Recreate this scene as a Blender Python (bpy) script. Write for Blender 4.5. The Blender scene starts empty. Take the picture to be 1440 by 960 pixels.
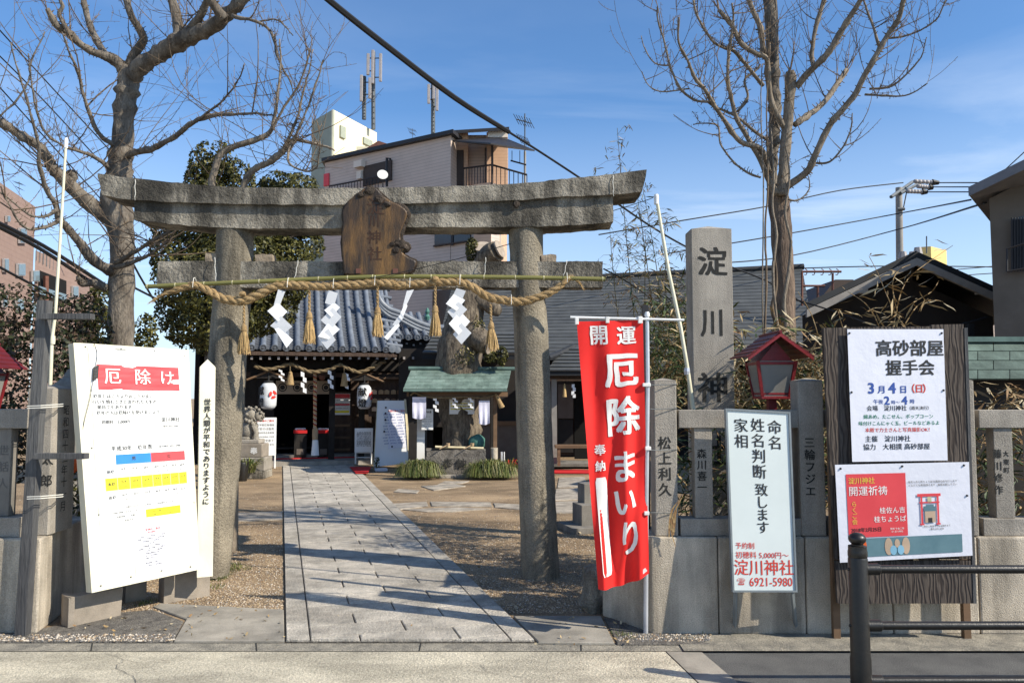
import bpy, math, random
import numpy as np
from mathutils import Vector, noise
random.seed(7); RNG = np.random.default_rng(7)
sc = bpy.context.scene; COL = sc.collection
V = Vector
# ---------------------------------------------------------------- camera
F = 1120.0; TH = math.atan(76 / F); CAMH = 1.55
cam = bpy.data.cameras.new('camera'); cam.lens = 28; cam.sensor_width = 36; cam.clip_end = 2000; cam.clip_start = .05
co = bpy.data.objects.new('camera', cam); COL.objects.link(co); co.location = (0, 0, CAMH); co.rotation_euler = (math.pi/2 + TH, 0, 0); sc.camera = co
# ---------------------------------------------------------------- sky and sun
SUNEL = math.radians(37); SUNAZ = math.radians(114)
w = bpy.data.worlds.new('World'); sc.world = w; w.use_nodes = True
nt = w.node_tree; nt.nodes.clear()
def nn(nt, t, **k):
    n = nt.nodes.new(t)
    for a, b in k.items():
        if a.startswith('i_'):
            n.inputs[int(a[2:]) if a[2:].isdigit() else a[2:]].default_value = b
        else: setattr(n, a, b)
    return n
def lk(nt, a, b): nt.links.new(a, b)
sky = nn(nt, 'ShaderNodeTexSky', sky_type='NISHITA', sun_disc=False, sun_elevation=SUNEL, sun_rotation=SUNAZ, air_density=1.0, dust_density=.6, ozone_density=2.5)
tc = nn(nt, 'ShaderNodeTexCoord'); sx = nn(nt, 'ShaderNodeSeparateXYZ'); lk(nt, tc.outputs['Generated'], sx.inputs[0])
den = nn(nt, 'ShaderNodeMath', operation='MAXIMUM', i_1=.06); lk(nt, sx.outputs[2], den.inputs[0])
ux = nn(nt, 'ShaderNodeMath', operation='DIVIDE'); lk(nt, sx.outputs[0], ux.inputs[0]); lk(nt, den.outputs[0], ux.inputs[1])
uy = nn(nt, 'ShaderNodeMath', operation='DIVIDE'); lk(nt, sx.outputs[1], uy.inputs[0]); lk(nt, den.outputs[0], uy.inputs[1])
cx = nn(nt, 'ShaderNodeCombineXYZ'); lk(nt, ux.outputs[0], cx.inputs[0]); lk(nt, uy.outputs[0], cx.inputs[1])
mp = nn(nt, 'ShaderNodeMapping'); mp.inputs['Scale'].default_value = (.42, .8, 1); mp.inputs['Rotation'].default_value = (0, 0, .25); mp.inputs['Location'].default_value = (3.4, 1.2, 0)
lk(nt, cx.outputs[0], mp.inputs[0])
no = nn(nt, 'ShaderNodeTexNoise', i_Scale=1.0, i_Detail=9.0, i_Roughness=.56, i_Distortion=.5); lk(nt, mp.outputs[0], no.inputs['Vector'])
rp = nn(nt, 'ShaderNodeValToRGB'); rp.color_ramp.elements[0].position = .44; rp.color_ramp.elements[1].position = .74
lk(nt, no.outputs['Fac'], rp.inputs[0])
hz = nn(nt, 'ShaderNodeMapRange', i_1=.0, i_2=.45, i_3=1.0, i_4=.06); lk(nt, sx.outputs[2], hz.inputs[0])
cf = nn(nt, 'ShaderNodeMath', operation='MULTIPLY'); lk(nt, rp.outputs[0], cf.inputs[0]); lk(nt, hz.outputs[0], cf.inputs[1])
# low milky band close to the horizon all the way round
hb = nn(nt, 'ShaderNodeMapRange', i_1=.0, i_2=.34, i_3=.6, i_4=.0); lk(nt, sx.outputs[2], hb.inputs[0])
cm = nn(nt, 'ShaderNodeMath', operation='MAXIMUM'); lk(nt, cf.outputs[0], cm.inputs[0]); lk(nt, hb.outputs[0], cm.inputs[1])
hs = nn(nt, 'ShaderNodeMix', data_type='RGBA', blend_type='MULTIPLY'); hs.inputs['Factor'].default_value = 1; hs.inputs[7].default_value = (.72, .99, 1.22, 1)
lk(nt, sky.outputs[0], hs.inputs[6])
mx = nn(nt, 'ShaderNodeMix', data_type='RGBA'); mx.inputs[7].default_value = (6.6, 7.3, 8.2, 1)
lk(nt, cm.outputs[0], mx.inputs['Factor']); lk(nt, hs.outputs[2], mx.inputs[6])
bg = nn(nt, 'ShaderNodeBackground', i_Strength=.11); lk(nt, mx.outputs[2], bg.inputs[0])
wo = nn(nt, 'ShaderNodeOutputWorld'); lk(nt, bg.outputs[0], wo.inputs[0])
sd = V((math.sin(SUNAZ)*math.cos(SUNEL), math.cos(SUNAZ)*math.cos(SUNEL), math.sin(SUNEL)))
sl = bpy.data.lights.new('sun', 'SUN'); sl.energy = 4.9; sl.angle = math.radians(.53); sl.color = (1, .92, .78)
so = bpy.data.objects.new('sun', sl); COL.objects.link(so); so.rotation_euler = sd.to_track_quat('Z', 'Y').to_euler()
sc.view_settings.view_transform = 'Standard'; sc.view_settings.look = 'None'; sc.view_settings.exposure = 0.5; sc.view_settings.gamma = 1
sc.cycles.max_bounces = 6; sc.cycles.diffuse_bounces = 3; sc.cycles.glossy_bounces = 3; sc.cycles.transparent_max_bounces = 6
# ---------------------------------------------------------------- geometry of the view, used to read real positions off the photograph
CT, ST = math.cos(TH), math.sin(TH)
def ray(px, py):
    x = (px - 720) / F; y = (480 - py) / F
    return V((x, CT - y*ST, ST + y*CT))
def P(px, py, Y):
    r = ray(px, py); t = Y / r.y
    return V((r.x*t, Y, CAMH + r.z*t))
def G(px, py, z=0.0):
    r = ray(px, py); t = (z - CAMH) / r.z
    return V((r.x*t, r.y*t, z))
def S(n, Y): return n / F * Y
def hit(px, py, p0, n):
    r = ray(px, py); c = V((0, 0, CAMH)); t = (p0 - c).dot(n) / r.dot(n)
    return c + r*t
# ---------------------------------------------------------------- materials
MATS = {}
def mat(name, c, c2=None, sc_=6, rough=.85, bump=0, bsc=40, speck=0, ssc=150, streak=0, rnd=0, metal=0, st=(1, 1, 1), th=(.35, .65), spec=.3, det=5, sth=(.42, .6), ssta=(5, 5, .5), lines=None, sub=0, emit=0):
    m = bpy.data.materials.new(name); m.use_nodes = True; t = m.node_tree; MATS[name] = m
    b = t.nodes['Principled BSDF']; b.inputs['Roughness'].default_value = rough; b.inputs['Metallic'].default_value = metal
    b.inputs['Specular IOR Level'].default_value = spec
    c2 = c2 or tuple(x*.8 for x in c)
    g = nn(t, 'ShaderNodeNewGeometry'); mp = nn(t, 'ShaderNodeMapping'); mp.inputs['Scale'].default_value = st
    lk(t, g.outputs['Position'], mp.inputs[0])
    n1 = nn(t, 'ShaderNodeTexNoise', i_Scale=sc_, i_Detail=float(det), i_Roughness=.6); lk(t, mp.outputs[0], n1.inputs['Vector'])
    r1 = nn(t, 'ShaderNodeMapRange', i_1=th[0], i_2=th[1]); lk(t, n1.outputs['Fac'], r1.inputs[0])
    mx = nn(t, 'ShaderNodeMix', data_type='RGBA'); mx.inputs[6].default_value = (*c, 1); mx.inputs[7].default_value = (*c2, 1)
    lk(t, r1.outputs[0], mx.inputs['Factor']); out = mx.outputs[2]
    def mulv(out, val):
        v = nn(t, 'ShaderNodeMix', data_type='RGBA', blend_type='MULTIPLY'); v.inputs['Factor'].default_value = 1
        lk(t, out, v.inputs[6]); lk(t, val, v.inputs[7]); return v.outputs[2]
    if speck:
        n2 = nn(t, 'ShaderNodeTexNoise', i_Scale=ssc, i_Detail=2.0, i_Roughness=.7); lk(t, mp.outputs[0], n2.inputs['Vector'])
        r2 = nn(t, 'ShaderNodeMapRange', i_1=.3, i_2=.7, i_3=1-speck, i_4=1+speck*.8); lk(t, n2.outputs['Fac'], r2.inputs[0]); out = mulv(out, r2.outputs[0])
    if streak:
        mq = nn(t, 'ShaderNodeMapping'); mq.inputs['Scale'].default_value = ssta; lk(t, g.outputs['Position'], mq.inputs[0])
        n3 = nn(t, 'ShaderNodeTexNoise', i_Scale=1.0, i_Detail=6.0, i_Roughness=.65); lk(t, mq.outputs[0], n3.inputs['Vector'])
        r3 = nn(t, 'ShaderNodeMapRange', i_1=sth[0], i_2=sth[1], i_3=1.0, i_4=1-streak); lk(t, n3.outputs['Fac'], r3.inputs[0]); out = mulv(out, r3.outputs[0])
    if rnd:
        oi = nn(t, 'ShaderNodeObjectInfo'); r4 = nn(t, 'ShaderNodeMapRange', i_3=1-rnd, i_4=1+rnd); lk(t, oi.outputs['Random'], r4.inputs[0]); out = mulv(out, r4.outputs[0])
    if lines:                                   # (axis, pitch, depth): fine seams too far away to tell apart
        s3 = nn(t, 'ShaderNodeSeparateXYZ'); lk(t, g.outputs['Position'], s3.inputs[0])
        d = nn(t, 'ShaderNodeMath', operation='DIVIDE', i_1=lines[1]); lk(t, s3.outputs[lines[0]], d.inputs[0])
        fr = nn(t, 'ShaderNodeMath', operation='FRACT'); lk(t, d.outputs[0], fr.inputs[0])
        r5 = nn(t, 'ShaderNodeMapRange', i_1=.78, i_2=.92, i_3=1.0, i_4=1-lines[2]); lk(t, fr.outputs[0], r5.inputs[0]); out = mulv(out, r5.outputs[0])
    lk(t, out, b.inputs['Base Color'])
    if bump:
        n4 = nn(t, 'ShaderNodeTexNoise', i_Scale=bsc, i_Detail=4.0, i_Roughness=.65); lk(t, mp.outputs[0], n4.inputs['Vector'])
        bp = nn(t, 'ShaderNodeBump', i_Strength=min(1, bump), i_Distance=.012*max(1, bump)); lk(t, n4.outputs['Fac'], bp.inputs['Height']); lk(t, bp.outputs[0], b.inputs['Normal'])
    if sub:
        b.inputs['Transmission Weight'].default_value = 0
    return m
M = MATS
mat('granite_rough', (.36, .325, .265), (.15, .135, .11), 3.2, .93, 2.4, 34, .34, 110, .70, ssta=(3.2, 3.2, .8), sth=(.44, .58), th=(.42, .62))
mat('granite_pillar', (.31, .27, .205), (.17, .148, .112), 2.6, .93, 1.4, 50, .45, 130, .58, ssta=(7, 7, .7), sth=(.5, .66))
mat('granite_cut', (.40, .36, .305), (.30, .27, .23), 4, .85, .5, 110, .3, 190, .22)
mat('granite_dark', (.26, .24, .21), (.19, .175, .155), 4, .88, .4, 120, .22, 240, .3)
mat('paving', (.56, .505, .425), (.38, .35, .30), 7, .9, 1.3, 55, .34, 120, .3, rnd=.13, ssta=(2, 2, 2))
mat('concrete_wall', (.60, .52, .41), (.42, .365, .29), 3.5, .92, .7, 110, .28, 150, .42, ssta=(5, 5, .7))
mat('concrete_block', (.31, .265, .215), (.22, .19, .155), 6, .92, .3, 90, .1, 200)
mat('concrete_slab', (.36, .325, .27), (.25, .23, .195), 2.5, .9, .3, 60, .15, 180, .3, ssta=(3, 3, 3))
mat('pale_road', (.64, .575, .44), (.46, .415, .32), 1.6, .95, 1.2, 70, .36, 95, .32, ssta=(1.5, 4, 1))
mat('gutter', (.36, .325, .26), (.2, .185, .155), 8, .95, 1.2, 90, .4, 120)
mat('asphalt', (.16, .158, .15), (.115, .114, .11), 5, .92, 1.2, 160, .55, 170)
mat('rubble', (.22, .20, .17), (.11, .10, .09), 14, .95, 2, 70, .5, 110)
mat('gravel_bed', (.44, .315, .19), (.29, .205, .125), 1.6, .95, 1.8, 60, .5, 75, .35, ssta=(.8, 1.6, 1))
mat('pebble_tan', (.44, .33, .21), rough=.8); mat('pebble_brown', (.25, .18, .12), rough=.8); mat('pebble_pale', (.58, .51, .42), rough=.8); mat('pebble_grey', (.2, .19, .18), rough=.8)
mat('bark', (.21, .18, .145), (.085, .07, .056), 9, .95, 2, 30, .3, 60, st=(1, 1, .35))
mat('bark_pale', (.26, .215, .165), (.14, .115, .088), 9, .95, 1, 40, .3, 60, st=(1, 1, .35))
mat('bark_ridged', (.23, .165, .12), (.09, .065, .05), 16, .95, 2.5, 40, .3, 70, st=(1, 1, .16))
mat('bark_grey', (.22, .18, .13), (.07, .055, .042), 16, .95, 2.6, 26, .3, 60, st=(1, 1, .3))
mat('moss', (.10, .12, .03), (.05, .06, .02), 20, .95)
mat('twig', (.20, .145, .095), (.075, .055, .04), 5, .9)
for i, c in enumerate([(.050, .050, .008), (.085, .080, .014), (.022, .026, .006), (.15, .13, .025)]): mat('leaf_dark_%d' % i, c, rough=.6, spec=.35)
for i, c in enumerate([(.04, .05, .018), (.06, .04, .025), (.025, .03, .015), (.10, .06, .035)]): mat('leaf_hedge_%d' % i, tuple(q*.8 for q in c), rough=.6)
for i, c in enumerate([(.42, .31, .16), (.30, .20, .09), (.50, .41, .26), (.24, .14, .06)]): mat('leaf_straw_%d' % i, c, rough=.7)
for i, c in enumerate([(.07, .10, .03), (.045, .07, .02), (.22, .20, .08), (.30, .24, .12)]): mat('leaf_bamboo_%d' % i, c, rough=.55)
for i, c in enumerate([(.09, .12, .025), (.16, .17, .045), (.05, .07, .02), (.22, .20, .08)]): mat('blade_%d' % i, c, rough=.5)
mat('straw', (.42, .29, .145), (.28, .18, .08), 20, .85, .8, 150, .3, 200)
mat('straw_pale', (.60, .42, .20), (.45, .29, .12), 30, .85, .8, 150, .3, 200, st=(1, 1, .15))
mat('straw_dark', (.22, .16, .09), (.15, .11, .06), 20, .9, .5, 150)
mat('bamboo_green', (.21, .19, .06), (.13, .13, .045), 8, .5, st=(.3, 1, 1)); mat('bamboo_node', (.55, .50, .30))
mat('bamboo_dry', (.66, .58, .38), (.52, .44, .27), 8, .5); mat('culm', (.05, .055, .025), (.09, .075, .04), 6, .6)
mat('paper', (.80, .80, .80), (.77, .77, .78), 6, .8); mat('string', (.75, .73, .66), rough=.8)
mat('plastic_paper', (.74, .74, .80), (.70, .70, .76), 5, .34, .35, 6, spec=.5)
mat('white_paint', (.80, .765, .62), (.72, .68, .52), 3, .55, .1, 30, streak=.12, ssta=(6, 6, .6))
mat('poster_white', (.82, .82, .80), (.79, .79, .77), 4, .5)
mat('print_red', (.72, .07, .08), (.66, .06, .07), 5, .5); mat('print_blue', (.03, .24, .62), (.03, .2, .55), 5, .5); mat('print_yellow', (.86, .76, .03), (.8, .7, .03), 5, .5)
mat('ink', (.02, .02, .022), (.03, .03, .03), rough=.6); mat('ink_grey', (.05, .05, .05), (.08, .08, .08), rough=.7); mat('ink_red', (.60, .05, .03), (.55, .05, .03), rough=.6)
mat('ink_blue', (.03, .08, .33), (.03, .08, .3), rough=.6); mat('ink_green', (.02, .22, .12), rough=.6); mat('ink_gold', (.85, .55, .08), rough=.6); mat('ink_white', (.85, .83, .80), rough=.7)
mat('ink_faint', (.52, .52, .52), rough=.7); mat('teal_print', (.10, .19, .22), (.13, .23, .26), 8, .5); mat('peach', (.55, .40, .28), rough=.6); mat('sky_print', (.25, .5, .65), rough=.6)
mat('carved', (.02, .02, .018), (.035, .034, .032), 30, .9); mat('carved_soft', (.10, .095, .09), (.14, .135, .125), 30, .9)
mat('banner_red', (.74, .022, .018), (.66, .018, .015), 5, .75); mat('banner_white', (.84, .82, .78), rough=.8)
mat('pole_steel', (.62, .64, .68), rough=.35, metal=.4, spec=.5); mat('pole_white', (.78, .78, .76), rough=.4); mat('pole_cream', (.68, .65, .50), (.58, .55, .40), 4, .5)
mat('sign_frame', (.24, .27, .28), (.18, .2, .21), 5, .5, metal=.2); mat('sign_face', (.64, .69, .67), (.59, .64, .62), 2, .45)
mat('wood_grey', (.10, .10, .10), (.055, .055, .058), 6, .85, .8, 60, .3, 120, st=(1, 1, .08))
mat('wood_brown', (.085, .055, .04), (.05, .032, .024), 8, .8, .8, 60, .3, 120, st=(1, 1, .1))
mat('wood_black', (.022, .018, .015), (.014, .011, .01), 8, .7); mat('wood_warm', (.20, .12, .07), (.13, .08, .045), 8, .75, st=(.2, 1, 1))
mat('wood_pale', (.42, .30, .18), (.33, .23, .13), 8, .75)
mat('lantern_red', (.22, .012, .016), (.15, .01, .013), 9, .42, .2, 60, spec=.5); mat('lantern_dark_red', (.13, .012, .016), (.09, .01, .012), 9, .5)
mat('frosted', (.24, .235, .215), (.19, .185, .17), 4, .25, spec=.5)
mat('black_paint', (.010, .0085, .007), (.016, .013, .01), 20, .38, .15, 80, spec=.5)
mat('copper', (.185, .25, .215), (.105, .155, .13), 5, .7, .3, 30, .12, 60, .25, rnd=.12, ssta=(3, 3, 3)); mat('copper_shade', (.12, .165, .135), (.07, .10, .08), 5, .7, .3, 30, .12, 60, .25, rnd=.18, ssta=(3, 3, 3)); mat('copper_dark', (.10, .16, .14), (.06, .1, .09), 5, .7, rnd=.15)  # the shed's copper is the pavilion green with shade painted into the colour
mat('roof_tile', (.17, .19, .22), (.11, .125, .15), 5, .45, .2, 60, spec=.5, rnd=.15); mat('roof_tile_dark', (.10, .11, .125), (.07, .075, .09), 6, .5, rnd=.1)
mat('slate_roof', (.085, .088, .086), (.06, .063, .063), 3, .55, .2, 40, rnd=.14); mat('slate_edge', (.02, .022, .025), rough=.7); mat('black_roof', (.028, .03, .033), (.02, .021, .023), 3, .6)
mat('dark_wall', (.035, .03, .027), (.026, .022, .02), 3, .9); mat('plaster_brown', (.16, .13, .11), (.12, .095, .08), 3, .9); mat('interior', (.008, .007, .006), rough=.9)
mat('siding', (.58, .47, .40), (.52, .42, .355), 2, .75, lines=(2, .12, .28)); mat('siding_peach', (.66, .42, .27), (.58, .37, .25), 2, .75, lines=(2, .12, .15)); mat('siding_pale', (.72, .62, .52), (.66, .57, .48), 2, .75)
mat('tower_green', (.33, .355, .28), (.29, .31, .25), 2, .8); mat('tower_cream', (.80, .72, .50), (.74, .66, .46), 2, .8)  # green has one face's shade painted in, cream the sunlit face's brightness
mat('trim_dark', (.03, .028, .03), rough=.5); mat('trim_brown', (.06, .04, .03), rough=.6); mat('glass_dark', (.03, .035, .04), rough=.12, spec=.6); mat('glass_sky', (.16, .22, .25), rough=.12, spec=.7)
mat('brick_pink', (.30, .21, .175), (.27, .185, .155), 3, .9, .2, 60, lines=(2, .22, .12)); mat('render_grey', (.15, .125, .10), (.12, .10, .08), 3, .9); mat('fascia', (.20, .20, .21), (.15, .15, .16), 5, .6)
mat('yellow_wall', (.72, .52, .20), (.66, .48, .19), 3, .8); mat('steel_grey', (.13, .14, .145), (.09, .1, .105), 5, .5, metal=.3); mat('pole_grey', (.30, .28, .25), (.24, .22, .2), 5, .8); mat('cable', (.012, .012, .013), rough=.6)
mat('rust', (.16, .07, .05), rough=.8); mat('insulator', (.36, .33, .32), rough=.4); mat('dish', (.7, .7, .68), rough=.4)
mat('lantern_paper', (.66, .68, .70), (.6, .62, .64), 3, .6, lines=(2, .035, .12)); mat('tomoe_red', (.65, .04, .03), rough=.6)
mat('carpet_red', (.55, .02, .025), (.48, .02, .02), 5, .9); mat('noren', (.46, .37, .28), (.4, .32, .24), 5, .9); mat('statue', (.33, .30, .25), (.20, .18, .15), 14, .9, 1, 60, .3, 100)
mat('basin', (.21, .19, .165), (.10, .09, .08), 9, .9, 2, 30, .4, 80); mat('towel', (.66, .65, .78), rough=.9); mat('plaque_wood', (.20, .10, .022), (.03, .017, .009), 2.6, .45, .4, 40, .2, 60, .75, st=(3, 3, .5), ssta=(5, 5, 1.2), sth=(.46, .6), spec=.5)
mat('plaque_edge', (.05, .035, .025), (.025, .018, .012), 20, .7, 2, 30); mat('stump_cut', (.36, .30, .24), (.26, .21, .16), 8, .9); mat('orange', (.75, .12, .02)); mat('teal', (.04, .12, .10), (.08, .2, .16), 15, .6)
mat('plaque_cut', (.035, .018, .012), (.06, .03, .018), 20, .8); mat('lichen_wedge', (.33, .27, .2), (.22, .17, .12), 12, .9, 1, 40)
def woodgrain():
    m = mat('board_wood', (.085, .07, .058)); t = m.node_tree; b = t.nodes['Principled BSDF']
    g = nn(t, 'ShaderNodeNewGeometry'); mp = nn(t, 'ShaderNodeMapping'); mp.inputs['Scale'].default_value = (1, 1, .22); lk(t, g.outputs['Position'], mp.inputs[0])
    wv = nn(t, 'ShaderNodeTexWave', wave_type='BANDS', bands_direction='X', i_Scale=12.0, i_Distortion=11.0, i_Detail=2.0); wv.inputs['Detail Scale'].default_value = 1.6
    lk(t, mp.outputs[0], wv.inputs['Vector'])
    r = nn(t, 'ShaderNodeValToRGB'); r.color_ramp.elements[0].color = (.036, .027, .023, 1); r.color_ramp.elements[1].color = (.085, .068, .056, 1)
    lk(t, wv.outputs['Fac'], r.inputs[0]); lk(t, r.outputs[0], b.inputs['Base Color'])
    bp = nn(t, 'ShaderNodeBump', i_Strength=.5, i_Distance=.006); lk(t, wv.outputs['Fac'], bp.inputs['Height']); lk(t, bp.outputs[0], b.inputs['Normal'])
woodgrain()
# ---------------------------------------------------------------- builders
WO = {}
def reg(o, label, cat, group, kind):
    if label: o['label'] = label
    if cat: o['category'] = cat
    if group: o['group'] = group
    if kind: o['kind'] = kind
def empty(name, loc, label=None, cat=None, group=None, kind=None):
    o = bpy.data.objects.new(name, None); o.empty_display_size = .1; COL.objects.link(o); o.location = loc; WO[o.name] = V(loc); reg(o, label, cat, group, kind); return o
class MB:
    def __init__(s): s.v = []; s.f = []; s.m = []
    def add(s, vs, fs, m=0):
        b = len(s.v); s.v += [tuple(x) for x in vs]; s.f += [tuple(b + i for i in f) for f in fs]; s.m += [m]*len(fs); return s
    def obox(s, o, a, b, c, m=0):
        o, a, b, c = V(o), V(a), V(b), V(c)
        vs = [o, o+a, o+a+b, o+b, o+c, o+a+c, o+a+b+c, o+b+c]
        fs = [(0, 3, 2, 1), (4, 5, 6, 7), (0, 1, 5, 4), (1, 2, 6, 5), (2, 3, 7, 6), (3, 0, 4, 7)]
        if a.cross(b).dot(c) < 0: fs = [f[::-1] for f in fs]
        return s.add(vs, fs, m)
    def box(s, x0, x1, y0, y1, z0, z1, m=0): return s.obox((x0, y0, z0), (x1-x0, 0, 0), (0, y1-y0, 0), (0, 0, z1-z0), m)
    def tube(s, pts, rad, n=6, m=0, cap=True):
        pts = [V(p) for p in pts]; k = len(pts)
        if not hasattr(rad, '__len__'): rad = [rad]*k
        vs = []; up = None
        for i, p in enumerate(pts):
            d = (pts[min(i+1, k-1)] - pts[max(i-1, 0)]); d = d.normalized() if d.length > 1e-9 else V((0, 0, 1))
            if up is None: up = V((0, 0, 1)) if abs(d.z) < .9 else V((0, 1, 0))
            a = d.cross(up); a = a.normalized() if a.length > 1e-6 else d.orthogonal().normalized(); b = a.cross(d).normalized(); up = b
            for j in range(n):
                t = 2*math.pi*j/n; vs.append(p + (a*math.cos(t) + b*math.sin(t))*rad[i])
        fs = [(i*n+j, i*n+(j+1) % n, (i+1)*n+(j+1) % n, (i+1)*n+j) for i in range(k-1) for j in range(n)]
        if cap and n > 2: fs += [tuple(range(n-1, -1, -1)), tuple((k-1)*n+j for j in range(n))]
        return s.add(vs, fs, m)
    def lathe(s, c, prof, n=16, m=0, ax=(0, 0, 1)):
        return s.tube2(c, prof, n, m, V(ax))
    def tube2(s, c, prof, n, m, ax):
        c = V(c); ax = ax.normalized(); a = ax.orthogonal().normalized(); b = ax.cross(a); vs = []
        for r, z in prof:
            for j in range(n):
                t = 2*math.pi*j/n; vs.append(c + ax*z + (a*math.cos(t) + b*math.sin(t))*r)
        k = len(prof); fs = [(i*n+j, i*n+(j+1) % n, (i+1)*n+(j+1) % n, (i+1)*n+j) for i in range(k-1) for j in range(n)]
        fs += [tuple(range(n-1, -1, -1)), tuple((k-1)*n+j for j in range(n))]
        return s.add(vs, fs, m)
    def prism(s, poly, vec, m=0):
        poly = [V(p) for p in poly]; vec = V(vec); k = len(poly); vs = poly + [p+vec for p in poly]
        nrm = V((0, 0, 0))
        for i in range(k): nrm += poly[i].cross(poly[(i+1) % k])
        fs = [tuple(range(k-1, -1, -1)), tuple(range(k, 2*k))] + [(i, (i+1) % k, k+(i+1) % k, k+i) for i in range(k)]
        if nrm.dot(vec) < 0: fs = [f[::-1] for f in fs]
        return s.add(vs, fs, m)
    def ball(s, c, r, n=10, k=6, m=0, ax=(0, 0, 1)):
        r = V(r) if hasattr(r, '__len__') else V((r, r, r)); c = V(c); vs = []; fs = []
        for i in range(k+1):
            a = math.pi*i/k
            for j in range(n):
                b = 2*math.pi*j/n; vs.append(c + V((r.x*math.sin(a)*math.cos(b), r.y*math.sin(a)*math.sin(b), -r.z*math.cos(a))))
        fs = [(i*n+j, i*n+(j+1) % n, (i+1)*n+(j+1) % n, (i+1)*n+j) for i in range(k) for j in range(n)]
        return s.add(vs, fs, m)
    def quad(s, a, b, c, d, m=0): return s.add([a, b, c, d], [(0, 1, 2, 3)], m)
    def build(s, name, mats, parent=None, label=None, cat=None, group=None, kind=None, smooth=False, bevel=0, org=None, sub=0, ang=40):
        if isinstance(mats, str): mats = [mats]
        a = np.array(s.v, dtype=float)
        c = V(org) if org is not None else V(((a[:, 0].min()+a[:, 0].max())/2, (a[:, 1].min()+a[:, 1].max())/2, a[:, 2].min()))
        me = bpy.data.meshes.new(name); me.from_pydata((a - np.array(c)).tolist(), [], s.f)
        for x in mats: me.materials.append(M[x])
        if len(mats) > 1: me.polygons.foreach_set('material_index', s.m)
        if smooth:
            me.polygons.foreach_set('use_smooth', [True]*len(me.polygons))
            if smooth != 'all': me.set_sharp_from_angle(angle=math.radians(ang))
        o = bpy.data.objects.new(name, me); COL.objects.link(o); WO[o.name] = c
        if parent is not None: o.parent = parent; o.location = c - WO[parent.name]
        else: o.location = c
        if bevel:
            b = o.modifiers.new('bevel', 'BEVEL'); b.width = bevel; b.segments = 2; b.limit_method = 'ANGLE'
        if sub:
            b = o.modifiers.new('sub', 'SUBSURF'); b.levels = sub; b.render_levels = sub
        reg(o, label, cat, group, kind); return o
def roughen(mb, amp, sc_, seed=0, amp2=0):
    out = []
    for p in mb.v:
        q = V(p); n = noise.noise_vector(q*sc_ + V((seed, seed*2, 0)))*amp
        if amp2: n = n + noise.noise_vector(q*sc_*4 + V((seed, 0, 0)))*amp2
        out.append(tuple(q + n))
    mb.v = out; return mb
def gridbox(mb, o, a, b, c, na, nb, nc, m=0):
    """a box whose faces carry a grid, so that it can be roughened"""
    o, a, b, c = V(o), V(a), V(b), V(c)
    idx = {}; vs = []; fs = []
    def vid(i, j, k):
        if (i, j, k) not in idx: idx[(i, j, k)] = len(vs); vs.append(o + a*(i/na) + b*(j/nb) + c*(k/nc))
        return idx[(i, j, k)]
    flip = a.cross(b).dot(c) < 0
    def q(p): fs.append(tuple(p[::-1]) if flip else tuple(p))
    for i in range(na):
        for j in range(nb):
            q([vid(i, j, 0), vid(i, j+1, 0), vid(i+1, j+1, 0), vid(i+1, j, 0)]); q([vid(i, j, nc), vid(i+1, j, nc), vid(i+1, j+1, nc), vid(i, j+1, nc)])
    for i in range(na):
        for k in range(nc):
            q([vid(i, 0, k), vid(i+1, 0, k), vid(i+1, 0, k+1), vid(i, 0, k+1)]); q([vid(i, nb, k), vid(i, nb, k+1), vid(i+1, nb, k+1), vid(i+1, nb, k)])
    for j in range(nb):
        for k in range(nc):
            q([vid(0, j, k), vid(0, j, k+1), vid(0, j+1, k+1), vid(0, j+1, k)]); q([vid(na, j, k), vid(na, j+1, k), vid(na, j+1, k+1), vid(na, j, k+1)])
    mb.add(vs, fs, m); return mb
# ---- lettering
_GL = {}
def glyph(s, bold=0, fine=False):
    k = (s, bold, fine)
    if k not in _GL:
        c = bpy.data.curves.new('t', 'FONT'); c.body = s; c.size = 1; c.resolution_u = 3; c.offset = bold; c.align_x = 'CENTER'; c.align_y = 'CENTER'
        o = bpy.data.objects.new('t', c); m = bpy.data.meshes.new_from_object(o)
        if fine:                      # cut the big faces up so that the print can follow folded cloth
            import bmesh
            b = bmesh.new(); b.from_mesh(m); bmesh.ops.triangulate(b, faces=b.faces)
            for _ in range(3): bmesh.ops.subdivide_edges(b, edges=[e for e in b.edges if e.calc_length() > .12], cuts=1); bmesh.ops.triangulate(b, faces=[f for f in b.faces if len(f.verts) > 3])
            b.to_mesh(m); b.free()
        _GL[k] = ([(v.co.x, v.co.y) for v in m.vertices], [tuple(p.vertices) for p in m.polygons])
        bpy.data.objects.remove(o); bpy.data.curves.remove(c); bpy.data.meshes.remove(m)
    return _GL[k]
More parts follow.
